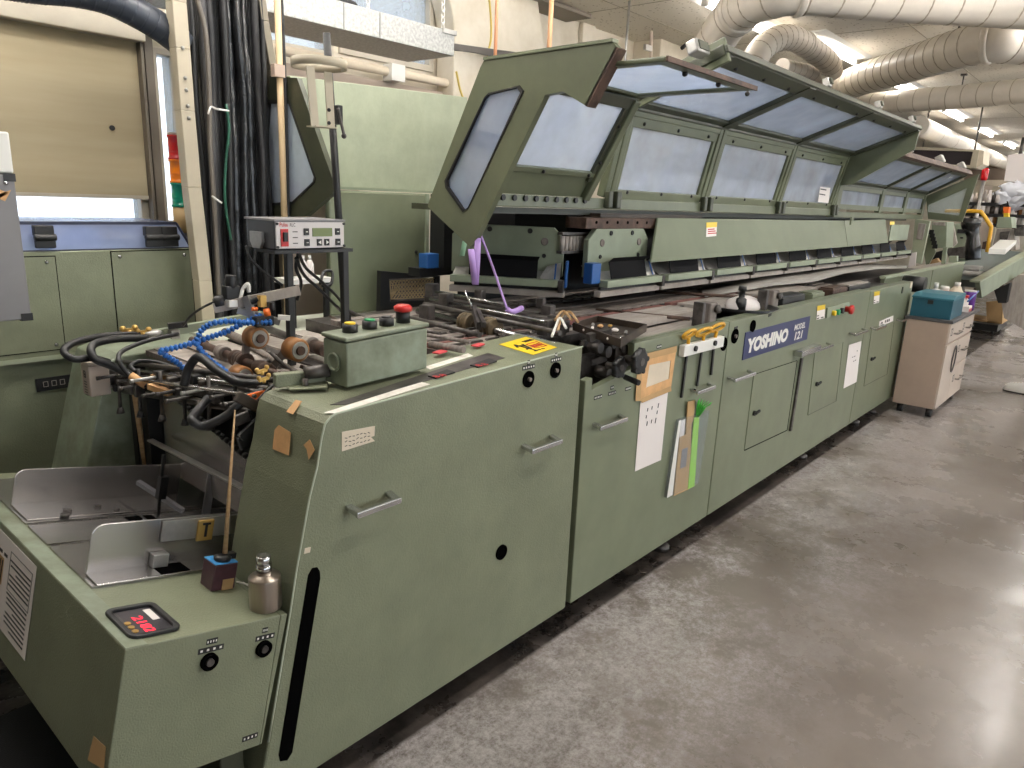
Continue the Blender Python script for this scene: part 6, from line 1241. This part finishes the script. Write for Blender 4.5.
cf = thing('column_pipe', P(647, 50, y=2.6), 'thin grey pipe clamped on the wall column', 'pipe'); b = B(); b.cyl(P(651, 26, y=2.62), P(651, 70, y=2.62), .016); obj('pipe_tube', b, CREAM, cf); b = B(); b.cbx(P(648, 48, y=2.6), (.12, 0, 0), (0, .03, 0), (0, 0, .05)); obj('pipe_clamp', b, ALU, cf)
# ================================================================ beige wheeled cabinet at the far end
wc = thing('wheeled_cabinet', (7.0, -.19, 0), 'beige wheeled drawer cabinet with dark top at the end of the machine', 'cabinet')
x0, x1, y0, y1, z0, z1 = 6.50, 7.50, -.345, -.03, .085, .785
obj('carcass', B().box(x0, x1, y0+.012, y1, z0, z1), CREAMD, wc, bevel=.003)
obj('worktop', B().box(x0-.006, x1+.16, y0-.012, y1+.02, z1+.001, z1+.024), GREYD, wc, bevel=.003)
def front(xa, xb, za, zb, nm): 
    o = obj(nm, B().box(xa, xb, y0, y0+.012, za, zb), CREAM, wc, bevel=.002); return o
dd1 = front(x0+.005, x0+.44, .63, .775, 'drawer'); dd2 = front(x0+.45, x1-.005, .63, .775, 'drawer'); dd3 = front(x0+.005, x0+.44, .085, .61, 'cabinet_door'); dd4 = front(x0+.45, x1-.005, .38, .61, 'drawer'); dd5 = front(x0+.45, x1-.005, .085, .37, 'drawer')
for o, xx, zz in ((dd1, x0+.28, .69), (dd2, x0+.76, .69), (dd4, x0+.74, .5), (dd5, x0+.74, .24)):
    b = B(); b.bar((xx-.1, y0-.025, zz), (xx+.1, y0-.025, zz), .012, .012); b.bar((xx-.1, y0, zz), (xx-.1, y0-.025, zz), .012, .012); b.bar((xx+.1, y0, zz), (xx+.1, y0-.025, zz), .012, .012); obj('handle', b, ROD, o)
    b = B(); xm, zm = xx-.19, zz+.02; b.frame([(xm-.03, y0-.001, zm-.03), (xm+.03, y0-.001, zm-.03), (xm+.03, y0-.001, zm+.03), (xm-.03, y0-.001, zm+.03)], [(xm-.022, y0-.001, zm-.022), (xm+.022, y0-.001, zm-.022), (xm+.022, y0-.001, zm+.022), (xm-.022, y0-.001, zm+.022)], (0, .001, 0)); obj('marker_sign', b, INK, o)
b = B(); b.tube([(x0+.34+.06*math.cos(a), y0-.01, .46+.11*math.sin(a)) for a in [2*math.pi*k/16 for k in range(17)]], .006, 6, 1); obj('ring_handle', b, DSTEEL, dd3)
for i_, (x, y) in enumerate(((x0+.08, y0+.05), (x1-.08, y0+.05), (x0+.08, y1-.05), (x1-.08, y1-.05))):
    o = obj('caster_fork', B().box(x-.02, x+.02, y-.024, y+.024, .055, .086), DSTEEL, wc); obj('wheel', B().cyl((x, y-.02, .037), (x, y+.02, .037), .036, n=16), BLACK, o)
zt = z1+.0245
tb = thing('teal_toolbox', (6.75, -.19, zt), 'teal metal toolbox with slanted lid on the beige cabinet', 'toolbox')
bx0, bx1, by0, by1 = 6.53, 6.98, -.325, -.035
b = B(); b.box(bx0, bx1, by0, by1, zt, zt+.15); obj('box_body', b, TEAL, tb, bevel=.004)
b = B(); b.prism([(bx0-.008, by0-.004, zt+.148), (bx1+.008, by0-.004, zt+.148), (bx1+.008, by0-.004, zt+.185), (bx0+.10, by0-.004, zt+.185), (bx0-.008, by0-.004, zt+.162)], (0, by1-by0+.008, 0)); obj('lid', b, mat('teal lid', (58, 116, 132), .4), tb, bevel=.003)
obj('lid_catch', B().box(bx0-.012, bx0-.004, -.19, -.15, zt+.11, zt+.14), BLACK, tb)
def item(name, x, y, prof, h, m_, label, cat, cap=None, g=None):
    t = thing(name, (x, y, zt), label, cat, g); obj('body', B().lathe((x, y, zt), (0, 0, h), prof, 16), m_, t)
    if cap: obj('cap', B().cyl((x, y, zt+h), (x, y, zt+h+cap[1]), cap[0], n=12), cap[2], t)
bot = [(0, .05), (.03, .055), (.7, .055), (.85, .035), (1, .018)]
item('white_bottle', 7.05, -.09, bot, .19, PAPER, 'white squeeze bottle with cap just right of the teal box', 'bottle', (.018, .05, WHITE))
item('white_bottle', 7.38, -.19, [(0, .06), (.03, .068), (.68, .068), (.8, .05), (1, .03)], .20, PAPER2, 'big white bottle at the right of the cabinet top', 'bottle', (.025, .035, WHITE))
item('purple_can', 7.44, -.29, [(0, .048), (.9, .048), (1, .04)], .16, PURPLE, 'purple can in front of the big white bottle', 'can', (.046, .012, WHITE))
item('paper_cup', 7.08, -.20, [(0, .035), (1, .05)], .10, PAPER, 'white cup beside the white squeeze bottle', 'cup')
item('paper_cup', 7.18, -.07, [(0, .035), (1, .05)], .13, WHITE, 'tall white cup at the back of the cabinet top', 'cup')
item('paper_cup', 7.0, -.27, [(0, .03), (1, .04)], .15, PAPER, 'white cup standing right behind the teal box', 'cup')
item('white_jar', 7.26, -.12, [(0, .05), (.8, .05), (1, .035)], .17, PAPER, 'white jar behind the white and red carton', 'jar', (.035, .03, WHITE))
item('white_jar', 7.36, -.07, [(0, .04), (.8, .04), (1, .03)], .14, PAPER2, 'cream jar at the back right of the cabinet top', 'jar', (.03, .02, PAPER))
item('brown_jar', 7.16, -.16, [(0, .045), (.8, .045), (1, .035)], .15, RUST, 'brown jar between the white containers', 'jar', (.036, .02, ORANGE))
item('white_jar', 7.28, -.27, [(0, .045), (.8, .045), (1, .03)], .12, PAPER, 'white jar with red lid near the cabinet front edge', 'jar', (.04, .02, RED))
b = B(); b.obx((7.22, -.335, zt), (.14, 0, 0), (0, .05, 0), (0, 0, .05)); t = obj('red_white_carton', b, PAPER, bevel=.003); tag(t, 'small white and red carton at the front edge of the cabinet top', 'carton'); obj('red_face', B().box(7.225, 7.355, -.3362, -.3352, zt+.004, zt+.03), RED, t)
b = B(); b.box(7.4, 7.5, -.35, -.345+.02, zt, zt+.035) ; tag(obj('red_tape_roll', B().lathe((7.57, -.25, zt), (0, 0, .04), [(0, .045), (1, .045)], 18), RED), 'red tape roll at the right end of the cabinet top', 'tape'); b.b.free()
b = B(); b.cyl((7.16, -.325, zt+.1), (7.55, -.33, zt+.16), .007); tag(obj('blue_pen', b, BLUEP), 'blue pen lying across the jars on the cabinet top', 'pen')
# ================================================================ delivery end of the line and far machines
sb = thing('delivery_conveyor', (9, .3, 0), 'low green conveyor continuing beyond the long machine', 'conveyor')
a = P(880, 279.5, y=.22); c = P(965, 261, y=.22)
b = B(); b.box(8.42, c.x, .22, .26, .55, a.z); obj('side_plate', b, GREEN2, sb, bevel=.004); b = B(); b.box(8.42, c.x+.2, .3, .5, a.z-.10, a.z-.02); obj('bed', b, SLATL, sb); b = B(); b.box(6.65, c.x, .215, .265, a.z-.005, a.z+.015); obj('top_rail', b, GREENP, sb)
b = B(); b.box(6.66, 8.42, .225, .255, .55, a.z-.005); obj('side_plate', b, GREEN2, sb)
for x in (7.2, 9.6, 11.4): b = B(); b.box(x, x+.08, .24, .3, 0, .6); obj('leg', b, GREEND, sb)
p = P(913, 284, y=.12); tag(obj('roller_end', B().cyl((p.x, .02, p.z), (p.x, .2, p.z), .07), BLACK), 'black roller end between the machine panel and the conveyor', 'roller')
def ybox(name, pix, y, dep, m_, parent, bev=.004):
    b = B(); b.prism([P(px, py, y=y) for px, py in pix], (0, dep, 0)); return obj(name, b, m_, parent, bevel=bev)
def xbox(name, pix, x, dep, m_, parent, bev=.004):
    b = B(); b.prism([P(px, py, x=x) for px, py in pix], (dep, 0, 0)); return obj(name, b, m_, parent, bevel=bev)
fm = thing('delivery_machine', P(930, 265, x=9.6), 'pale green delivery machine with open guards beyond the clamps', 'machine')
xbox('rack_frame', [(915, 219), (930, 221), (921, 264), (911, 262)], 9.5, .06, GREENP, fm); xbox('rack_window', [(918.5, 223), (926, 224), (922, 240), (916, 239)], 9.48, .02, SLATL, fm)
xbox('angled_guard', [(920, 234), (929.5, 231.5), (935.5, 252), (927.5, 267), (926, 265)], 9.7, .05, GREEN2, fm); xbox('machine_head', [(932, 221), (947, 222), (946, 248), (936, 248), (931, 236)], 9.9, .4, GREENL, fm); xbox('head_display', [(933, 222), (945, 222.5), (945, 226), (932.5, 225)], 9.88, .02, SLATL, fm)
b = B()
for k in range(5): c = P(931.5+k*.9, 232+k*3.6, x=9.66); b.cbx(c, (.02, 0, 0), (0, .05, 0), (0, 0, .05))
obj('black_teeth', b, BLACK, fm); xbox('white_tag', [(910.5, 253), (916.5, 252), (915, 268), (908, 268)], 9.45, .02, PAPER, fm, 0)
xbox('dark_gap', [(929, 254), (944, 250), (943, 266), (929, 267)], 10.4, .05, BLACK, fm, 0); xbox('lower_post', [(943, 247), (947, 247), (945, 264), (941, 264)], 9.75, .05, GREENL, fm); xbox('tan_bag', [(929, 261), (937, 258), (941, 264), (929, 267)], 10.2, .1, WOOD, fm)
f2 = thing('stitching_machine', P(960, 262, x=12), 'green machine with black name badge seen between the guard and the black wrap', 'machine')
xbox('machine_body', [(947, 224), (969, 223), (968, 262), (950, 262), (946, 240)], 12.0, .5, GREENL, f2, .02); xbox('name_badge', [(957.5, 229), (966, 229.5), (965.5, 233.5), (957, 233)], 11.96, .03, BLACK, f2); xbox('badge_line', [(960, 237), (963, 237), (963, 238.5), (960, 238.5)], 11.96, .03, BLACK, f2)
xbox('grey_cover', [(948, 224), (953, 224), (957, 243), (952, 248)], 11.7, .06, SLATL, f2); xbox('dark_base', [(946, 249), (966, 246), (966, 258), (949, 259)], 11.9, .05, DSTEEL, f2); xbox('pale_plate', [(949, 256), (957, 256), (957, 265), (948, 265)], 11.5, .1, GREENP, f2)
rows = []
bw = B(); cpts = [P(x, y_, x=10.6) for x, y_ in ((972, 218), (971, 226), (973, 236), (973, 248), (973, 260))]; bw.tube(cpts, lambda t: .085+.03*math.sin(t*9)*(1-t), 12, 6); bw.tube([P(a, c, x=10.55) for a, c in ((964, 230), (969, 231), (972, 236))], .03); tag(obj('black_wrap', bw, PLASTIC), 'machine arm wrapped in black plastic beside the orange guard bar', 'wrapped arm')
tag(obj('guard_bar', B().tube([P(a, c, x=10.4) for a, c in ((945, 211), (960, 211), (978, 211.3), (982, 213), (990, 225), (991, 229), (987, 252))], .022, 10, 4), KEYY), 'bent orange-yellow guard bar in front of the far machines', 'guard bar')
f3 = thing('beacon_machine', P(1005, 250, x=14), 'pale green machine with a yellow beacon box on top', 'machine'); xbox('machine_head', [(998, 217), (1011, 217), (1012, 228), (996, 228)], 14, .5, GREENL, f3); xbox('machine_frame', [(997, 229), (1014, 229), (1016, 250), (991, 252)], 14.05, .5, SLATL, f3); xbox('frame_opening', [(1000, 232), (1010, 231), (1006, 244), (999, 245)], 14.0, .04, DSTEEL, f3); xbox('orange_beacon', [(1003, 207), (1009, 207), (1008.5, 213), (1003.5, 213)], 14.1, .2, ORANGE, f3); xbox('beacon_base', [(1003.5, 213), (1008.5, 213), (1008.5, 217), (1003.5, 217)], 14.12, .16, YELLOW, f3)
xbox('side_cover', [(981, 222), (990, 222.5), (989, 240), (981, 242)], 14.3, .3, CREAM, f3); xbox('pipe_wheel', [(1014, 229), (1024, 226), (1024, 236), (1015, 236)], 14.0, .2, DSTEEL, f3)
f4 = thing('inclined_conveyor', P(1000, 270, y=-.15), 'pale green inclined conveyor with dark belt at the right edge', 'conveyor')
ya = -.05
a0, a1 = P(966, 291, y=ya), P(1035, 251, y=ya-.0); 
b = B(); b.prism([P(x, y_, y=-.08) for x, y_ in ((980, 283), (1040, 248), (1040, 262), (982, 298))], (0, .05, 0)); obj('side_beam', b, GREENL, f4, bevel=.004)
b = B(); b.prism([P(980, 283, y=-.08), P(1040, 248, y=-.08), P(1040, 248, y=-.08)+V((0, .1, .0)), P(980, 283, y=-.08)+V((0, .1, 0))], (0, 0, .02)); obj('top_cover', b, GREENP, f4)
b = B(); b.prism([P(x, y_, y=.04) for x, y_ in ((980, 281), (1026, 252), (1026, 256), (982, 288))], (0, .6, 0)); obj('belt', b, mat('dark green belt', (92, 104, 102), .5), f4)
for k in range(4): c = P(972, 268+k*5.5, y=.2); b = B(); b.cbx(c, (.25, 0, .03), (0, .2, 0), (0, 0, .03)); obj('belt_roller', b, ALU, f4, bevel=.01)
b = B(); b.prism([P(x, y_, x=11.5) for x, y_ in ((1000, 295), (1018, 275), (1024, 275), (1024, 330), (1004, 318))], (.3, 0, 0)); obj('grey_legs', b, SLATL, f4); b = B(); b.prism([P(x, y_, x=11.3) for x, y_ in ((994, 290), (1010, 283), (1006, 303), (998, 303))], (.2, 0, 0)); obj('dark_drive', b, BLACK, f4)
sh_ = P(1000, 250, z=1.2); b = B(); b.prism([P(x, y_, z=1.28) for x, y_ in ((988, 254), (1005, 254.5), (1016, 244), (999, 243.5))], (0, 0, .05)); tag(obj('white_stack', b, WHITE, bevel=.004), 'white sheet stack on the inclined conveyor', 'paper stack')
cb = thing('cardboard_box', P(998, 325, x=12.3), 'open brown cardboard box on the floor beyond the beige cabinet', 'box'); xbox('box_side', [(986, 302), (1003, 300), (1002, 324), (987, 323)], 12.3, .02, CARD, cb, 0); 
c0 = P(1003, 300, x=12.3); c1_ = P(1002, 324, x=12.3); b = B(); b.prism([c0, c0+V((.6, 0, 0)), c1_+V((.6, 0, 0)), c1_], (0, .02, 0)); obj('box_side', b, CARD, cb); bz = min(c0.z, c1_.z)
b = B(); b.box(12.3, 12.9, c0.y, c0.y+.45, bz, bz+.02); obj('box_bottom', b, CARD, cb)
ck_ = thing('low_cart', P(994, 325, z=0), 'black low cart under the cardboard box', 'cart'); b = B(); yy0 = c0.y-.03; b.box(12.1, 13, yy0, yy0+.6, .05, bz-.002); obj('cart_deck', b, BLACK, ck_)
for x in (12.2, 12.9):
    for y in (yy0+.05, yy0+.5): obj('wheel', B().cyl((x, y, .026), (x, y+.03, .026), .025), BLACK, ck_)
# ================================================================ far storage rack, bag and beacon
rk2 = thing('tool_rack', P(1000, 235, x=17), 'black storage rack full of small white and brown parts at the far right', 'rack')
XR = 17.0; ra_ = P(966, 205, x=XR); rb_ = P(1045, 205, x=XR); yl, yr = ra_.y, rb_.y
zs = [P(1000, v, x=XR).z for v in (203, 214, 224)]
for z in zs: b = B(); b.box(XR, XR+.4, yr, yl, z-.06, z); obj('shelf', b, BLACK, rk2)
for k in range(4): y = yr+(yl-yr)*k/3; b = B(); b.box(XR+.1, XR+.16, y-.03, y+.03, 0, zs[0]+.02); obj('post', b, RUST, rk2)
random.seed(31)
for r_, z in enumerate(zs):
    for k in range(16):
        y = yr+(yl-yr)*(k+.5)/16; h = random.uniform(.14, .26); rr_ = random.uniform(.035, .06); m_ = random.choice((PAPER, PAPER, SLATL, TAN, BROWN, CREAM, DSTEEL))
        tag(obj('small_container', B().lathe((XR+.05+.1*random.random(), y, z), (0, 0, h), [(0, rr_), (.6, rr_), (.75, rr_*.5), (1, rr_*.45)], 8), m_), 'small container among the many on the far black rack', 'container', 'containers on the far rack')
bb = B()
for px, py, s in ((1006, 199, .3), (1013, 192, .32), (1020, 199, .34), (1030, 196, .4), (1017, 203, .3)): bb.sph(P(px, py, x=17.2), s*.75, 14, (1, 1.1, .8))
for v_ in bb.b.verts: v_.co += V((random.uniform(-.05, .05), random.uniform(-.05, .05), random.uniform(-.05, .05)))
bgo = tag(obj('plastic_bag', bb, SKYP), 'white translucent plastic bag heap above the far rack', 'bag')
bn = thing('red_beacon', P(983, 185, x=15), 'small red beacon lamp on a slim pole near the far rack', 'beacon'); a = P(984, 178, x=15); b0_ = P(984, 168, x=15); obj('lamp', B().lathe((15, a.y, a.z-.04), (0, 0, b0_.z-a.z+.04), [(0, .045), (.2, .055), (.85, .055), (1, .04)], 14), LENSR, bn); obj('pole', B().cyl((15, a.y, 0), (15, a.y, a.z-.04), .03), ALU, bn)
# air unit and boards hung near the far ceiling
ac = thing('air_unit', P(945, 160, x=13), 'beige air unit with a dark open front hung near the far ceiling', 'air unit')
o_ = [P(a, c, x=13) for a, c in ((905, 146), (979, 150), (976, 168), (905, 166))]; i_ = [P(a, c, x=13) for a, c in ((905, 149.5), (973, 151.5), (970, 165), (905, 163.5))]
b = B(); b.frame(o_, i_, (.5, 0, 0)); obj('casing', b, BEIGE, ac); obj('dark_grille', B().prism([p+V((.06, 0, 0)) for p in i_], (.3, 0, 0)), mat('dark brown grille', (50, 40, 44), .6), ac)
b = B(); p = P(985, 160, x=13); b.prism([P(a, c, x=13.02) for a, c in ((979, 150), (984, 151), (983, 164), (976, 168))], (.5, 0, 0)); obj('side_panel', b, PAPER2, ac)
for yy in (o_[0].y-.2, o_[1].y+.1): b = B(); b.cyl((13.25, yy, o_[1].z-.05), (13.25, yy, CZ), .012); obj('hanger', b, DSTEEL, ac)
def xstruct(name, pix, x, dep, m_): b = B(); b.prism([P(px, py, x=x) for px, py in pix], (dep, 0, 0)); return struct(name, b, m_)
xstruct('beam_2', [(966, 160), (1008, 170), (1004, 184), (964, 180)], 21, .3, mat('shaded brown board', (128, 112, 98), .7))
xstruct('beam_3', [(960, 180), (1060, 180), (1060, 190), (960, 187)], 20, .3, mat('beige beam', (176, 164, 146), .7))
t = thing('white_board', P(1015, 182, x=18), 'large white box hung below the far ceiling at the right edge', 'box'); b = B(); b.prism([P(a, c, x=18) for a, c in ((1008, 155), (1040, 152), (1040, 184), (1004, 181))], (.6, 0, 0)); obj('box_body', b, PAPER, t); b = B(); pz = P(1020, 155, x=18.3); b.cyl((18.3, pz.y, pz.z-.05), (18.3, pz.y, CZ), .03); obj('hanger', b, DSTEEL, t)
# tall cream curtain-like sheets behind the beacon
for k, (px0, px1, m_, lab) in enumerate(((975, 984, BEIGE, 'beige panel behind the red beacon pole'), (985, 993, CREAM, 'pale curtain strip right of the red beacon'), (993, 1004, BEIGE, 'grey beige panel behind the plastic bag'))):
    b = B(); x = 19.2; a, c = P(px0, 186, x=x), P(px1, 186, x=x); b.box(x, x+.06, c.y, a.y, .0, a.z); tag(obj('wall_panel', b, m_), lab, 'panel')
# ================================================================ person walking just outside the right edge: only the shoe shows
pe = thing('person', (8.05, -.80, 0), 'person stepping in at the right edge, only a white shoe showing', 'person')
def shoe(hx, hy, tx, ty, lift=0):
    h, t = V((hx, hy, 0)), V((tx, ty, 0)); d = (t-h).normalized(); s = V((d.y, -d.x, 0)); L = (t-h).length; rows = []
    prof_ = [(0, .03, .08), (.06, .036, .105), (.25, .036, .115), (.45, .04, .11), (.7, .046, .095), (.88, .042, .08), (.97, .028, .055), (1, .012, .035)]
    b = B(); b.m = 0; ring = []
    for f, w_, z in prof_:
        c = h+d*L*f; ring.append([c-s*w_+V((0, 0, .012)), c-s*w_*.95+V((0, 0, z*.6)), c-s*w_*.4+V((0, 0, z)), c+s*w_*.4+V((0, 0, z)), c+s*w_*.95+V((0, 0, z*.6)), c+s*w_+V((0, 0, .012))])
    b.grid([r+[r[0]] for r in ring]); b.poly(ring[0]); o = obj('shoe', b, WHITE, pe)
    b = B(); rr = [h+d*L*f-s*(w_+.004) for f, w_, z in prof_]+[h+d*L*f+s*(w_+.004) for f, w_, z in prof_[::-1]]; b.prism([p+V((0, 0, .001)) for p in rr], (0, 0, .013)); obj('shoe_sole', b, SOLE, o)
    b = B()
    for k in range(4): c = h+d*L*(.42+.09*k)+V((0, 0, .112-.006*k)); b.cyl(c-s*.022, c+s*.022, .003, n=6)
    obj('shoe_laces', b, PAPER2, o)
toe = P(1003.5, 388, z=.02)
shoe(toe.x-.06, toe.y-.27, toe.x, toe.y); shoe(toe.x-.5, toe.y-.55, toe.x-.45, toe.y-.28)
def skin(name, pts, edges, rad, m_, parent=None):
    me = bpy.data.meshes.new(name); off = OFF[pe.name]; me.from_pydata([tuple(V(p)-off) for p in pts], edges, []); me.materials.append(m_)
    o = bpy.data.objects.new(name, me); COL.objects.link(o); o.parent = parent or pe; OFF[o.name] = off
    md = o.modifiers.new('skin', 'SKIN'); md.use_smooth_shade = True
    for v, r in zip(me.skin_vertices[0].data, rad): v.radius = (r, r) if not isinstance(r, tuple) else r
    me.skin_vertices[0].data[0].use_root = True
    s = o.modifiers.new('sub', 'SUBSURF'); s.levels = 1; s.render_levels = 2; return o
hx, hy = toe.x-.28, toe.y-.45
pts = [(hx, hy, .93), (hx+.1, hy+.02, .88), (hx+.19, hy+.12, .50), (toe.x-.05, toe.y-.23, .09), (hx-.1, hy-.02, .88), (hx-.16, hy-.03, .5), (toe.x-.49, toe.y-.5, .09)]
skin('trousers', pts, [(0, 1), (1, 2), (2, 3), (0, 4), (4, 5), (5, 6)], [(.15, .11), .09, .06, .055, .09, .06, .055], DENIM)
SKIN_ = mat('skin', (206, 160, 132), .5); CL = mat('grey work shirt', (120, 124, 128), .8)
bp_ = [(hx, hy, .95), (hx, hy, 1.2), (hx, hy, 1.42), (hx, hy, 1.5), (hx, hy+.01, 1.62), (hx, hy+.01, 1.72)]
for s in (-1, 1): bp_ += [(hx+s*.19, hy, 1.40), (hx+s*.24, hy-.02, 1.12), (hx+s*.25, hy+.05, .88), (hx+s*.25, hy+.07, .80)]
skin('body', bp_, [(0, 1), (1, 2), (2, 3), (3, 4), (4, 5), (2, 6), (6, 7), (7, 8), (8, 9), (2, 10), (10, 11), (11, 12), (12, 13)], [(.14, .1), (.14, .1), (.15, .1), .05, (.075, .09), .06, .055, .042, .028, .032, .055, .042, .028, .032], SKIN_)
skin('shirt', [(hx, hy, .93), (hx, hy, 1.2), (hx, hy, 1.43), (hx+.19, hy, 1.41), (hx+.24, hy-.02, 1.12), (hx+.25, hy+.04, .92), (hx-.19, hy, 1.41), (hx-.24, hy-.02, 1.12), (hx-.25, hy+.04, .92)], [(0, 1), (1, 2), (2, 3), (3, 4), (4, 5), (2, 6), (6, 7), (7, 8)], [(.16, .12), (.16, .12), (.17, .125), .095, .06, .048, .095, .06, .048], CL)
for s in (-1, 1):
    for k in range(5):
        bx_ = V((hx+s*.25, hy+.07, .79))+V((0, (k-2)*.018, 0)); l = (.045, .072, .08, .074, .058)[k]
        if k == 0: bx_ = V((hx+s*.25, hy+.03, .82))
        e = bx_+V((-s*.012, .012 if k else -.03, -l*.6)); skin('finger', [bx_, e, e+V((-s*.02, .004, -l*.4))], [(0, 1), (1, 2)], [.0085, .008, .007], SKIN_)
hc = V((hx, hy+.01, 1.66)); b = B(); b.sph(hc+V((0, -.015, .045)), .098, 16, (.85, 1.0, .9)); obj('hair', b, BLACK, pe)
b = B(); b.sph(hc+V((-.03, .085, .01)), .011, 8); b.sph(hc+V((.03, .085, .01)), .011, 8); obj('eyes', b, INK, pe); b = B(); b.lathe(hc+V((0, .085, .0)), (0, .012, -.035), [(0, .006), (.8, .014), (1, .01)], 8); obj('nose', b, SKIN_, pe); b = B(); b.bar(hc+V((-.022, .083, -.055)), hc+V((.022, .083, -.055)), .01, .006); obj('mouth', b, RED, pe)
b = B(); b.sph(hc+V((-.082, 0, -.005)), .022, 8, (.4, 1, 1.3)); b.sph(hc+V((.082, 0, -.005)), .022, 8, (.4, 1, 1.3)); obj('ears', b, SKIN_, pe)
nt_ = tag(obj('notice_paper', B().prism([P(a, c, y=.575) for a, c in ((822.5, 173), (832, 175), (828.5, 203), (818, 202))], (0, .002, 0)), PAPER), 'white notice paper on the last tall side pane of the long hood', 'notice')
b = B()
for k in range(4): p0, p1 = P(822.5-k*1.0, 179+k*5, y=.5735), P(828.5-k*1.1, 180+k*5, y=.5735); b.bar(p0, p1, .001, .02 if k == 0 else .008)
obj('printed_text', b, INK, nt_)
